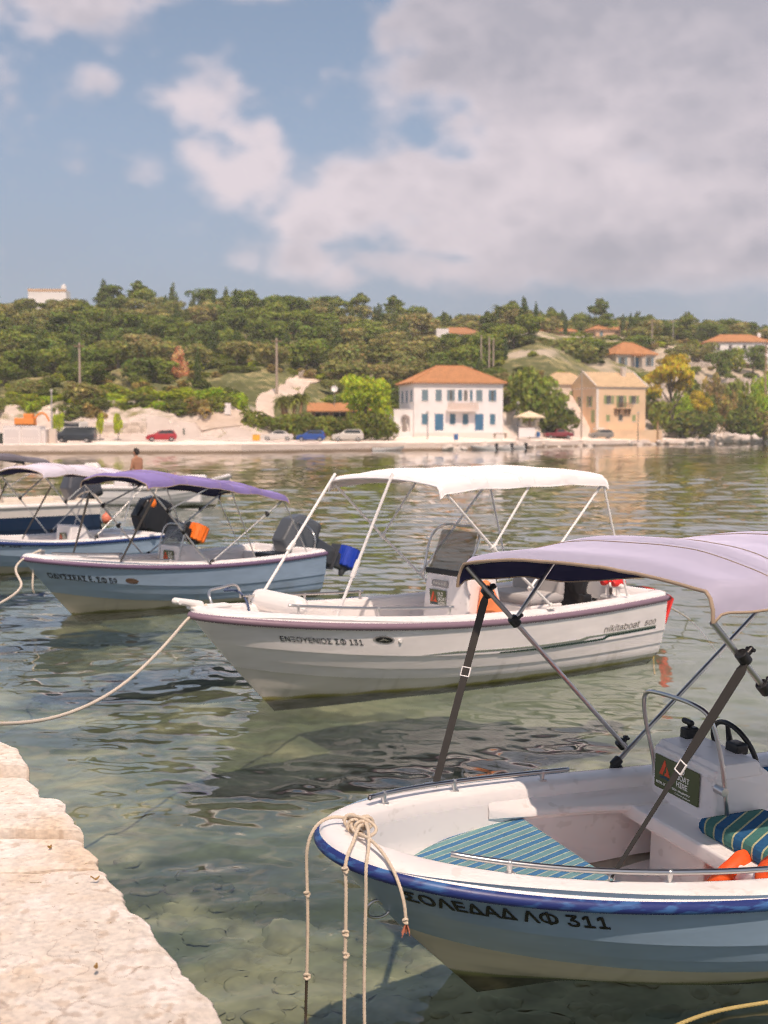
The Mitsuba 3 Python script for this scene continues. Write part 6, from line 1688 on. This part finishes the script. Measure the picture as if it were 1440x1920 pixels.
palm('palm', 936, 632, 572, 328, 3.4, 'tall ridge palm with brown skirt of dead fronds', 1, True)
palm('palm', 968, 632, 598, 328, 2.2, 'short brownish palm beside the tall ridge palm', 1, True)
palm('yucca', 548, 778, 726, 181, 3.2, 'clump of shaggy yuccas with thick brown trunks left of the low tiled bar', 6)
palm('palm', 1032, 803, 782, 221, .9, 'little palm in front of the dark bush by the pickup', 1)
palm('palm', 1233, 808, 782, 238, 1.1, 'little palm at the right foot of the peach house', 1)

# the wood on the hillside
NO = [(724, 947, 684, 830, 196), (1068, 1222, 692, 805, 246), (1028, 1098, 694, 726, 247), (1138, 1228, 640, 694, 300), (820, 908, 606, 622, 325), (1012, 1084, 608, 628, 362), (1112, 1174, 608, 628, 360), (1320, 1440, 620, 652, 338), (15, 140, 505, 559, 420), (584, 690, 750, 778, 190),
      (430, 600, 704, 800, 232), (955, 982, 658, 682, 288), (330, 352, 650, 700, 212), (1215, 1300, 655, 720, 258), (1010, 1135, 640, 690, 280), (655, 725, 697, 780, 180)]


def blocked(u, v0, v1, w_, y):
    return any(y < yb and u + w_ * .4 > a and u - w_ * .4 < b and v1 < d_ and v0 > c_ for a, b, c_, d_, yb in NO)


rng = np.random.default_rng(21)
cand = []
for gx in np.arange(-112, 118, 8.2):
    for gd in np.concatenate([[26, 35] if gx > 10 else [], np.arange(44, 222, 8.6)]):
        x = gx + rng.uniform(-3.6, 3.6); d = gd + rng.uniform(-3.8, 3.8); y = float(shore(x)) + d
        u = 720 + 2300 * x / y
        if -30 < u < 1470:
            cand.append((x, y, d, u))
for gx in np.arange(13, 64, 5.5):
    for gd in np.arange(22, 78, 7.0):
        x = gx + rng.uniform(-2, 2); d = gd + rng.uniform(-2.5, 2.5); y = float(shore(x)) + d
        cand.append((x, y, d, 720 + 2300 * x / y))
order = rng.permutation(len(cand)); count = 0
LAB = {'olive': ('olive_tree', 'rounded grey-green olive tree in the dense wood covering the hillside', 'olive trees on the hillside'), 'broadleaf': ('broadleaf_tree', 'dark green broadleaf tree in the dense wood covering the hillside', 'broadleaf trees on the hillside'),
       'pine': ('pine', 'irregular green pine in the wood on the upper hillside', 'pines on the hillside'), 'conifer': ('conifer', 'dark pointed conifer among the rounder trees of the hillside wood', 'conifers on the hillside'), 'shrub': ('shrub', 'low green shrub on the open part of the hillside', 'shrubs on the hillside'), 'cypress': ('cypress', 'slim dark cypress in the wood on the hillside', 'cypresses on the hillside')}
for i in order:
    x, y, d, u = cand[i]
    z = float(ground_z(x, y)); v0 = 811 - (z - EYE) * 2300 / y
    open_ = np.clip((u - 1180) / 90, 0, 1) * (.78 if v0 > 650 else .3)
    if rng.random() < open_:
        continue
    zone = meshkit.noise(np.array([[x * .035, y * .035, .5]]), 8)[0]; r = rng.random()
    kd = 'olive' if zone > .52 else 'broadleaf'
    if r < .12:
        kd = 'shrub'
    elif r < .20 and d > 120:
        kd = 'pine'
    elif r < .27 and d > 90:
        kd = 'conifer'
    elif r < .29:
        kd = 'cypress'
    if open_ > .2 and rng.random() < .5:
        kd = 'shrub' if rng.random() < .6 else 'olive'
    hgt = {'olive': rng.uniform(4.2, 6.4), 'broadleaf': rng.uniform(4.5, 7.5), 'shrub': rng.uniform(2.0, 3.4), 'pine': rng.uniform(6, 9), 'conifer': rng.uniform(6, 9.5), 'cypress': rng.uniform(6, 9)}[kd]
    wid = {'olive': 1.55, 'broadleaf': 1.3, 'shrub': 1.9, 'pine': 1.05, 'conifer': .55, 'cypress': .2}[kd] * hgt
    if d < 70:
        hgt *= .75; wid *= .85
    v1 = 811 - (z + hgt - EYE) * 2300 / y; wp = wid * 2300 / y
    if blocked(u, v0, v1, wp, y) or (-108 < x < -84 and 330 < y < 353):
        continue
    nm, lb, gr = LAB[kd]
    row = 'low' if d < 85 else 'halfway up' if d < 150 else 'high'
    col_ = next(t for lim, t in ((210, 'below the hilltop chapel'), (330, 'left of the reddish dead conifer'), (500, 'right of the reddish dead conifer'), (620, 'above the dusty ramp'), (730, 'above the bright yellow-green tree'), (950, 'behind the white house'), (1060, 'between the two big houses'), (1225, 'behind the peach house'), (9999, 'right of the peach house')) if u < lim)
    lb = lb.split(' in the ')[0].split(' on the ')[0].split(' among the ')[0] + f' {row} on the slope {col_}'
    tree(nm, kd, (x, y, z - .15), hgt, wid, lb, gr, rng=rng); count += 1
# ground cover under and between the trees
SC = [g for g in KINDS['shrub'] + KINDS['lime'][:1]]
labels['scrub'] = {'label': 'low scrub covering the hillside between the trees', 'category': 'scrub', 'kind': 'stuff'}
n = 0
for gx in np.arange(-112, 118, 5.2):
    for gd in np.concatenate([[25, 31] if gx > 10 else [], np.arange(37, 70, 4.0), np.arange(70, 218, 6.0)]):
        x = gx + rng.uniform(-2.5, 2.5); d = gd + rng.uniform(-2.8, 2.8); y = float(shore(x)) + d; u = 720 + 2300 * x / y
        if not -30 < u < 1470:
            continue
        z = float(ground_z(x, y)); v0 = 811 - (z - EYE) * 2300 / y
        open_ = np.clip((u - 1150) / 150, 0, 1) * .55
        hgt = rng.uniform(.9, 2.3); wid = hgt * rng.uniform(1.6, 2.6)
        if rng.random() < open_ or blocked(u, v0, 811 - (z + hgt - EYE) * 2300 / y, wid * 2300 / y, y):
            continue
        n += 1
        scene[f'scrub__{n:03d}'] = {'type': 'instance', 'to_world': mi.ScalarTransform4f().translate([x, y, z - .15]).rotate([0, 0, 1], float(rng.uniform(0, 360))).scale([wid, wid, hgt]), 'shapegroup': {'type': 'ref', 'id': SC[int(rng.integers(len(SC)))]}}
print('hillside trees', count, 'scrub', n)


# ------------------------------------------------------------------ vehicles on the far quay
TYRE = M('tyre', (.015, .015, .016), .8)
HEAD = M('headlight', (.62, .62, .60), .15); TAIL = M('taillight', (.35, .01, .01), .3)
PROFILES = {  # side outline (x from the rear, z), glasshouse outline, wheel positions, length, width
    'sedan': ([(0, .45), (.02, .80), (.15, .95), (.75, .98), (1.25, 1.38), (1.75, 1.46), (2.45, 1.43), (3.15, .98), (4.0, .86), (4.35, .68), (4.4, .35), (4.2, .22), (.2, .22)], [(.95, 1.00), (1.32, 1.34), (1.8, 1.41), (2.4, 1.38), (2.98, 1.00)], (.82, 3.55), 4.4, 1.75),
    'hatch': ([(0, .45), (.02, .95), (.12, 1.05), (.38, 1.46), (.8, 1.52), (2.1, 1.48), (2.95, 1.0), (3.7, .86), (3.95, .66), (4.0, .35), (3.85, .22), (.15, .22)], [(.30, 1.06), (.50, 1.42), (.85, 1.47), (2.05, 1.43), (2.72, 1.03)], (.68, 3.25), 4.0, 1.72),
    'suv': ([(0, .5), (.02, 1.0), (.10, 1.10), (.40, 1.62), (.9, 1.70), (2.5, 1.66), (3.25, 1.12), (4.15, 1.0), (4.42, .78), (4.45, .42), (4.3, .28), (.15, .28)], [(.32, 1.14), (.54, 1.56), (.95, 1.63), (2.45, 1.60), (3.02, 1.15)], (.80, 3.58), 4.45, 1.82),
    'van': ([(0, .5), (.0, 1.7), (.10, 1.92), (.6, 1.97), (3.6, 1.94), (4.35, 1.22), (4.95, 1.0), (5.1, .7), (5.1, .35), (4.9, .25), (.1, .25)], [(.25, 1.24), (.30, 1.78), (3.55, 1.80), (4.12, 1.26)], (.95, 4.1), 5.1, 1.95),
    'pickup': ([(0, .55), (.0, 1.02), (1.95, 1.04), (2.0, 1.10), (2.15, 1.66), (2.4, 1.72), (3.4, 1.68), (3.95, 1.14), (4.85, 1.0), (5.1, .8), (5.1, .45), (4.9, .35), (.1, .4)], [(2.14, 1.14), (2.28, 1.60), (2.45, 1.65), (3.35, 1.62), (3.76, 1.16)], (.95, 4.1), 5.1, 1.8)}


def extrude_y(pts, w, taper=None):
    """Side outline extruded across; above z = 1 the sides lean inwards."""
    m = trimesh.creation.extrude_polygon(Polygon(pts).buffer(.03).buffer(-.03), w, engine='earcut')
    v, f = trimesh.remesh.subdivide_to_size(m.vertices, m.faces, .35, max_iter=8)
    y = v[:, 2] - w / 2; z = v[:, 1]
    y = y * (1 - .26 * np.clip((z - (taper or .95)) / .7, 0, 1)) * (1 - .06 * np.clip((.45 - z) / .3, 0, 1))
    L_ = max(p[0] for p in pts); x = v[:, 0]; y *= 1 - .10 * np.clip((np.abs(x - L_ / 2) - L_ * .40) / (L_ * .10), 0, 1) ** 2
    return trimesh.Trimesh(np.column_stack([x, y, z]), f, process=False)


def car(name, kind, u, v, y, facing, paint, label, rough=.25, z=None):
    prof, glass, wheels, L_, W_ = PROFILES[kind]
    p = at(u, v, y); p[2] = float(ground_z(p[0], p[1])) + .02
    T = pose_matrix(p[0], p[1], facing, p[2]) @ trimesh.transformations.translation_matrix((-L_ / 2, 0, 0))
    k = thing(name, label, {'pickup': 'pickup truck', 'van': 'van'}.get(kind, 'car'))
    pm = M('paint_' + '_'.join(label.split()[:4]), paint, rough, 0, .6, clearcoat=.6)
    body = manifold3d.Manifold(manifold3d.Mesh(np.asarray(extrude_y(prof, W_).vertices, np.float32), np.asarray(extrude_y(prof, W_).faces, np.uint32)))
    b = extrude_y(prof, W_)
    add('body', moved(b, T), pm, k, smooth=30)
    tp = 1.0 if kind != 'van' else 1.2
    g = extrude_y(glass, W_ + .012)
    gl = add('side_window', moved(g, T), GLASS_DARK, k)
    add('pillar', moved(cat(*[extrude_y([(x, 1.0 if kind != 'van' else 1.2), (x + .07, 1.0 if kind != 'van' else 1.2), (x + .10, max(q[1] for q in glass) + .02), (x + .03, max(q[1] for q in glass) + .02)], W_ + .022) for x in ((L_ * .44, L_ * .27) if kind not in ('pickup',) else (L_ * .56,))]), T), pm, gl)
    ws = [q for q in prof if q[1] > 1.05]
    front = sorted([q for q in prof], key=lambda q: q[1])[-2:]
    ti = max(range(len(glass)), key=lambda i: glass[i][0]); t2 = glass[ti - 1]; t1 = glass[ti]
    add('windscreen', moved(hull_of([(t1[0] + .16, -W_ * .36, t1[1] + .03, .02), (t1[0] + .16, W_ * .36, t1[1] + .03, .02), (t2[0] + .10, -W_ * .30, t2[1] + .015, .02), (t2[0] + .10, W_ * .30, t2[1] + .015, .02)], 8), T), GLASS_DARK, k)
    for x in wheels:
        for s in (-1, 1):
            wy = s * (W_ / 2 - .10)
            wk = add('wheel', moved(lathe([(.20, -.10), (.31, -.105), (.335, -.06), (.335, .06), (.31, .105), (.20, .10)], 22), T @ trimesh.transformations.translation_matrix((x, wy, .33)) @ trimesh.transformations.rotation_matrix(math.pi / 2, (1, 0, 0))), TYRE, k, smooth=40)
            add('rim', moved(lathe([(0, -.095), (.06, -.10), (.20, -.09), (.205, .09), (.06, .10), (0, .095)], 16), T @ trimesh.transformations.translation_matrix((x, wy, .33)) @ trimesh.transformations.rotation_matrix(math.pi / 2, (1, 0, 0))), ALU, wk, smooth=40)
    for s in (-1, 1):
        zf = .72 if kind in ('sedan', 'hatch') else .86
        add('headlight', moved(rbox(L_ - .22, L_ - .02, s * W_ * .36 - .14, s * W_ * .36 + .14, zf - .08, zf + .07, .03, 8), T), HEAD, k, smooth=40)
        add('taillight', moved(rbox(-.01, .10, s * W_ * .40 - .10, s * W_ * .40 + .10, .78, .98, .03, 8), T), TAIL, k, smooth=40)
    if kind == 'pickup':
        add('load_bed', moved(box(.12, 1.85, -W_ * .42, W_ * .42, .95, 1.052), T), DARK, k)
    return k


car('parked_car', 'sedan', 520, 826.5, 170, math.pi + .05, (.62, .58, .54), 'white saloon car parked leftmost of the three in front of the hedge')
car('parked_car', 'hatch', 583, 826.5, 171, math.pi - .05, (.008, .06, .30), 'bright blue hatchback parked between the two pale cars')
car('parked_car', 'suv', 652, 826.5, 172, math.pi + .04, (.52, .49, .44), 'silver beige off-road car parked rightmost in front of the hedge')
car('parked_van', 'van', 142, 834, 156, math.pi, (.012, .02, .03), 'dark blue-black van parked on the left quay')
car('parked_car', 'hatch', 302, 823, 163, math.pi + .25, (.38, .012, .022), 'red car parked below the pale bank on the left')
car('pickup_truck', 'pickup', 1047, 815.5, 217, .12, (.20, .018, .025), 'dark red pickup truck parked in front of the bush')
car('parked_car', 'suv', 1127, 812, 231, math.pi + .1, (.22, .20, .18), 'grey car parked at the left foot of the peach house')
car('parked_car', 'van', 132, 811, 168, math.pi - .5, (.60, .58, .56), 'pale van half hidden behind the dark blue van')


# ------------------------------------------------------------------ cabins, signs, posts and other things on the far shore
WPAINT = M('white_painted_steel', (.72, .67, .64), .5)


def cabin(u0, u1, vb, vt, y, label):
    a = at(u0, vb, y); b = at(u1, vt, y); w_ = b[0] - a[0]; h_ = b[2] - a[2]
    k = thing('container', label, 'container', 'white containers on the left quay')
    add('body', box(a[0], b[0], y, y + 2.4, a[2] - .3, b[2]), WPAINT, k)
    add('roof_rim', box(a[0] - .05, b[0] + .05, y - .05, y + 2.45, b[2] + .003, b[2] + .12), WPAINT, k)
    add('panel', box(a[0] + .18, b[0] - .18, y - .05, y - .003, a[2] + h_ * .42, b[2] - .35), M('white_panel', (.62, .57, .55), .5), k)
    add('panel', box(a[0] + .18, b[0] - .18, y - .05, y - .003, a[2] + .15, a[2] + h_ * .36), M('white_panel', (.62, .57, .55), .5), k)


cabin(6, 38, 836, 800, 150, 'white box container standing leftmost on the left quay')
cabin(40, 75, 836, 800, 150.5, 'second white box container on the left quay, beside the leftmost')
cabin(76, 84, 836, 807, 151, 'narrow white cabinet at the right end of the two white containers')
a = at(92, 836, 152); b = at(104, 804, 152)
solo('gate_pillar', box(a[0], b[0], 152, 152.8, a[2] - .3, b[2]), WALL_CREAM, 'pale square pillar between the white containers and the dark van', 'pillar')
a = at(-4, 836, 150); b = at(5, 812, 150)
solo('cabinet', cat(box(a[0], b[0], 150, 151, a[2] - .3, b[2])), M('dark_cabinet', (.03, .04, .03), .6), 'dark cabinet cut by the left edge beside the white containers', 'cabinet')
ex = thing('digger', 'orange machine half hidden by bushes above the white containers', 'machine'); c0 = at(52, 795, 166)
add('body', moved(cat(rbox(-1.6, 1.0, -.8, .8, .5, 1.4, .1), rbox(-.4, .8, -.7, .7, 1.4, 2.0, .1)), pose_matrix(c0[0], c0[1], 0, c0[2] - .6)), M('machine_orange', (.75, .25, .04), .5), ex, smooth=40)
add('arm', moved(tube(spline([(.9, 0, 1.2), (2.0, 0, 2.1), (2.9, 0, 1.0)], 12), .14, 8), pose_matrix(c0[0], c0[1], 0, c0[2] - .6)), M('machine_orange', (.75, .25, .04), .5), ex, smooth=40)
add('track', moved(cat(rbox(-1.6, 1.1, -.95, -.6, 0, .5, .2), rbox(-1.6, 1.1, .6, .95, 0, .5, .2)), pose_matrix(c0[0], c0[1], 0, c0[2] - .6)), RUBBER, ex, smooth=40)
c0 = at(480, 826, 166)
yk = thing('crate', 'yellow plastic crate left of the white saloon car', 'crate')
add('body', cat(*[box(c0[0] + a_, c0[0] + b_, c0[1] + c_, c0[1] + d_, c0[2] + e_, c0[2] + f_) for a_, b_, c_, d_, e_, f_ in ((-.48, .48, 0, .06, 0, .72), (-.48, .48, .64, .7, 0, .72), (-.48, -.42, .06, .64, 0, .72), (.42, .48, .06, .64, 0, .72), (-.42, .42, .06, .64, .03, .08))]), M('yellow_plastic', (.75, .40, .04), .6), yk)
add('rim', cat(box(c0[0] - .52, c0[0] + .52, c0[1] - .04, c0[1] + .05, c0[2] + .723, c0[2] + .80)), M('yellow_plastic', (.75, .40, .04), .6), yk)


def pole(name, u, vb, vt, y, r, mat, label, category='pole', arm=None, group=None):
    p = at(u, vb, y); top = at(u, vt, y)[2]; z0 = min(p[2], float(ground_z(p[0], p[1]))) - .3
    k = thing(name, label, category, group)
    add('shaft', tube([(p[0], p[1], z0), (p[0], p[1], (z0 + top) / 2), (p[0], p[1], top)], [r * 1.25, r, r * .8], 8), mat, k, smooth=40)
    if arm == 'cross':
        add('crossarm', cat(box(p[0] - .8, p[0] + .8, p[1] - r - .1, p[1] - r, top - .6, top - .45), *[rod((p[0] + a_, p[1] - r - .05, top - .447), (p[0] + a_, p[1] - r - .05, top - .25), .06, 6) for a_ in (-.7, .7)]), WOOD, k)
    if arm == 'lamp':
        add('lantern', moved(lathe([(.0, 0), (.16, .04), (.22, .30), (.06, .42), (0, .46)], 10), pose_matrix(p[0], p[1], 0, top)), M('lantern_glass', (.5, .47, .42), .3), k)
    return k


POLE = M('pale_timber', (.40, .32, .25), .9)
pole('utility_pole', 150, 737, 643, 190, .19, POLE, 'pale timber utility pole on the left hillside', 'utility pole', 'cross')
pole('utility_pole', 519, 742, 634, 196, .19, POLE, 'pale timber utility pole beside the ramp', 'utility pole', 'cross')
for u, vt in ((902, 628), (917, 632), (925, 634)):
    pole('bare_trunk', u, 702, vt, 250, .16, POLE, {902: 'left', 917: 'middle', 925: 'right'}[u] + ' one of three bare pale trunks behind the white house roof', 'pole', None, 'bare trunks behind the white house')
pole('utility_pole', 1222, 668, 598, 320, .17, POLE, 'utility pole on the ridge above the peach house', 'utility pole', 'cross')
pole('utility_pole', 1434, 776, 640, 268, .17, M('rusty_pole', (.36, .22, .15), .9), 'reddish utility pole at the right edge', 'utility pole', 'cross')
pole('utility_pole', 1090, 806, 692, 226, .15, POLE, 'tall timber pole in front of the gable of the peach house', 'utility pole')
pole('lamp_post', 98, 834, 736, 158, .10, M('grey_steel', (.40, .37, .35), .5), 'thin grey lamp post left of the dark van', 'lamp post', 'lamp')
pole('lamp_post', 801.5, 825, 776, 178, .06, M('dark_steel', (.07, .065, .06), .5), 'dark lamp post in front of the white house', 'lamp post', 'lamp')
pole('lamp_post', 971, 818, 758, 196, .06, M('dark_steel', (.07, .065, .06), .5), 'dark lamp post right of the white house', 'lamp post', 'lamp')
pole('lamp_post', 1196, 820, 776, 226, .07, M('dark_steel', (.07, .065, .06), .5), 'dark lamp post on the quay before the peach house', 'lamp post', 'lamp')
pole('lamp_post', 1262, 625, 604, 335, .10, M('grey_steel', (.40, .37, .35), .5), 'street lamp on the ridge left of the long white house', 'lamp post', 'lamp')
sg = pole('road_sign', 427, 800, 768, 176, .05, M('grey_steel', (.40, .37, .35), .5), 'small pale road sign on a post at the foot of the ramp', 'sign')
p = at(427, 765, 176); add('plate', box(p[0] - .45, p[0] + .45, p[1] - .09, p[1] - .06, p[2] - .9, p[2] + .7), WPAINT, sg)
p = at(627, 729, 188); dk = thing('satellite_dish', 'white round satellite dish beside the bright yellow-green tree', 'dish')
dsh = lathe([(0, -.12), (.25, -.10), (.42, -.03), (.50, .05), (.485, .05), (.41, -.015), (.24, -.08), (0, -.10)], 24)
add('reflector', moved(dsh, pose_matrix(p[0], p[1], 0, p[2]) @ trimesh.transformations.rotation_matrix(1.35, (1, 0, 0))), WHITE_PLASTIC, dk, smooth=40)
add('mast', rod((p[0], p[1] + .15, float(ground_z(p[0], p[1]))), (p[0], p[1] + .15, p[2]), .05), ALU, dk); add('feed_arm', rod((p[0], p[1] + .05, p[2] - .4), (p[0], p[1] - .5, p[2] - .1), .025), ALU, dk)
# a person by the red car
p = at(345, 826, 172)
pk = thing('bollard', 'dark green post standing right of the red car', 'post'); add('shaft', tube([(p[0], p[1], p[2] - .2), (p[0], p[1], p[2] + 1.55)], .11, 10), M('green_steel', (.03, .06, .045), .5), pk); add('cap', hull_of([(p[0], p[1], p[2] + 1.6, .13)], 12), M('green_steel', (.03, .06, .045), .5), pk, smooth=True)
# parasol and counter between the houses
p = at(992, 812, 196); gz = thing('parasol', 'cream square parasol on the shore between the white house and the peach house', 'parasol')
v = np.array([(-1.9, -1.9, 2.6), (1.9, -1.9, 2.6), (1.9, 1.9, 2.6), (-1.9, 1.9, 2.6), (0, 0, 3.55)] + [(-1.9, -1.9, 2.4), (1.9, -1.9, 2.4), (1.9, 1.9, 2.4), (-1.9, 1.9, 2.4)])
add('canopy', moved(tm(v, [(0, 1, 4), (1, 2, 4), (2, 3, 4), (3, 0, 4), (5, 6, 1), (5, 1, 0), (6, 7, 2), (6, 2, 1), (7, 8, 3), (7, 3, 2), (8, 5, 0), (8, 0, 3)]), pose_matrix(p[0], p[1], .3, p[2])), M('cream_canvas', (.78, .64, .44), .9), gz)
add('pole', rod((p[0], p[1], p[2] - .2), (p[0], p[1], p[2] + 3.6), .06), WOOD, gz)
add('rib', cat(*[rod((p[0], p[1], p[2] + 3.4), tuple(moved_pt(pose_matrix(p[0], p[1], .3, p[2]), (a_, b_, 2.58))), .03, 6) for a_, b_ in ((-1.85, -1.85), (1.85, -1.85), (1.85, 1.85), (-1.85, 1.85))]), WOOD, gz)
p = at(990, 815, 192); ck = thing('kiosk', 'low white kiosk counter under the cream parasol', 'kiosk')
add('counter', box(p[0] - 1.3, p[0] + 1.2, p[1] + 1, p[1] + 1.9, p[2] - .4, p[2] + 1.15), WALL_WHITE, ck); add('top', box(p[0] - 1.4, p[0] + 1.3, p[1] + .9, p[1] + 2, p[2] + 1.153, p[2] + 1.25), WOOD, ck)
for (u, v_, y, lab) in ((722, 822, 176, 'pale stone bench at the left foot of the white house'), (938, 819, 182, 'dark low bench at the right foot of the white house')):
    p = at(u, v_, y); bk = thing('bench', lab, 'bench'); m_ = TRIM if 'pale' in lab else WOOD
    add('seat', box(p[0] - 1.0, p[0] + 1.0, p[1], p[1] + .45, p[2] + .38, p[2] + .50), m_, bk)
    for s in (-.8, .8):
        add('leg', box(p[0] + s - .12, p[0] + s + .12, p[1] + .05, p[1] + .40, p[2] - .2, p[2] + .377), m_, bk)
for (u, v_, y, r_, lab) in ((855, 822, 174, .30, 'small blue barrel before the white house'), (1009, 817, 200, .32, 'small blue barrel left of the red pickup')):
    p = at(u, v_, y); k = thing('barrel', lab, 'barrel'); add('body', moved(lathe([(0, 0), (r_, 0), (r_ * 1.05, .2), (r_, .42), (r_ * 1.05, .62), (r_, .82), (0, .84)], 14), pose_matrix(p[0], p[1], 0, p[2] - .2)), M('barrel_blue', (.05, .14, .34), .5), k, smooth=40)
# small boats moored along the far quay
for i, (u, y, hd, ln, col, lab) in enumerate(((728, 160, .1, 4.2, (.68, .65, .62), 'small white rowing boat moored below the left corner of the white house'), (905, 168.5, 2.9, 3.6, (.62, .60, .57), 'white dinghy moored right of centre before the white house'), (935, 172, 2.8, 3.6, (.66, .63, .60), 'white dinghy moored second from the right below the white house'), (962, 178, 2.75, 3.6, (.64, .61, .58), 'white dinghy moored rightmost below the white house'))):
    p = at(u, 843, y)
    q = Boat('rowing_boat', lab, ln, 1.6, .62, .45, .45, .4, 2.3, .5, .85, (p[0] + ln / 2 * -math.cos(hd), y + ln / 2 * -math.sin(hd), hd))
    q.hull(M('dinghy_%d' % i, col, .4)); q.gunwale(WOOD if i == 0 else WHITE_GEL, .10, .03, .25)
    zplate(q, q.inset(.1, 0), .10, .13, WOOD, 'sole')
    for x in (1.0, 2.0):
        q.add('thwart', box(x, x + .22, -.62, .62, .30, .34), WOOD)
    if i:
        outboard(q, 0, .1, -.08, .48, BLK_COWL, BLK_COWL, None, None, .8, label='small black outboard')
# boulders of the right-hand shore, and shore stones
BOULD = MP('boulder', lambda p, n, uv: mix(V((.50, .41, .34)), V((.74, .66, .60)), fbm(p.x * 1.1, p.y * 1.1, p.z * 1.6, 4)), .95)
rng = np.random.default_rng(5); ico3 = trimesh.creation.icosphere(3, 1.0)


def boulder(p, s, k):
    rr = np.random.default_rng(900 + k); q = rr.normal(0, 1, (26, 3)); q /= np.linalg.norm(q, axis=1, keepdims=True); q *= rr.uniform(.7, 1.05, (26, 1))
    hv = trimesh.convex.convex_hull(q); hv = hv.subdivide().subdivide(); v = np.asarray(hv.vertices); v = v * (1 + .16 * (meshkit.fbm(v * 3.1 + k, 3, k)[:, None] - .5)) * s
    a = k * 1.7; R = np.array([[math.cos(a), math.sin(a), 0], [-math.sin(a), math.cos(a), 0], [0, 0, 1]])
    return tm(v @ R + p, hv.faces)


for k, (u, v_, s) in enumerate(((1336, 788, 1.3), (1350, 778, 1.2), (1366, 790, 1.5), (1380, 782, 1.2), (1396, 796, 1.3), (1345, 799, 1.1), (1418, 805, 1.1), (1262, 778, 1.0), (1245, 782, .9), (1372, 776, .9), (1330, 777, .8))):
    p = at(u, v_, 257); p[2] = float(ground_z(p[0], p[1])) + .35 * s; solo('boulder', boulder(p, np.array([s * 1.25, s * 1.1, s * .95]), k), BOULD, ('first', 'second', 'third', 'fourth', 'fifth', 'sixth', 'seventh', 'eighth', 'ninth', 'tenth', 'eleventh')[sorted((1336, 1350, 1366, 1380, 1396, 1345, 1418, 1262, 1245, 1372, 1330)).index(u)] + ' pale limestone boulder from the left on the right-hand bank', 'boulder', 'pale boulders on the right bank', smooth=30)
st = []
for k in range(260):
    x = rng.uniform(8, 120); y = float(shore(x)) + rng.uniform(-1.8, 3.0); s = rng.uniform(.2, .75) * (1 + (x > 60) * .4)
    st.append(tm(base_ico.vertices * (1 + .4 * (meshkit.noise(base_ico.vertices * 1.5 + k, k)[:, None] - .5)) * [s, s, s * .65] + [x, y, rng.uniform(-.1, .7)], base_ico.faces))
scene['shore_stones'] = mikit.ply(cat(*st), BOULD, smooth=35)
labels['shore_stones'] = {'label': 'loose pale stones along the right-hand waterline', 'category': 'stones', 'kind': 'stuff'}

# ------------------------------------------------------------------ a little sea haze between here and the far shore
scene['haze_air'] = {'type': 'homogeneous', 'albedo': {'type': 'rgb', 'value': [.94, .95, .96]}, 'sigma_t': 0.00036}
scene['haze'] = {'type': 'cube', 'to_world': mi.ScalarTransform4f().translate([0, 300, 26]).scale([760, 570, 36]), 'bsdf': {'type': 'null'}, 'interior': {'type': 'ref', 'id': 'haze_air'}}
labels['haze'] = {'label': 'thin sea haze over the bay and the far hillside', 'category': 'haze', 'kind': 'stuff'}
scene['camera']['medium'] = {'type': 'ref', 'id': 'haze_air'}
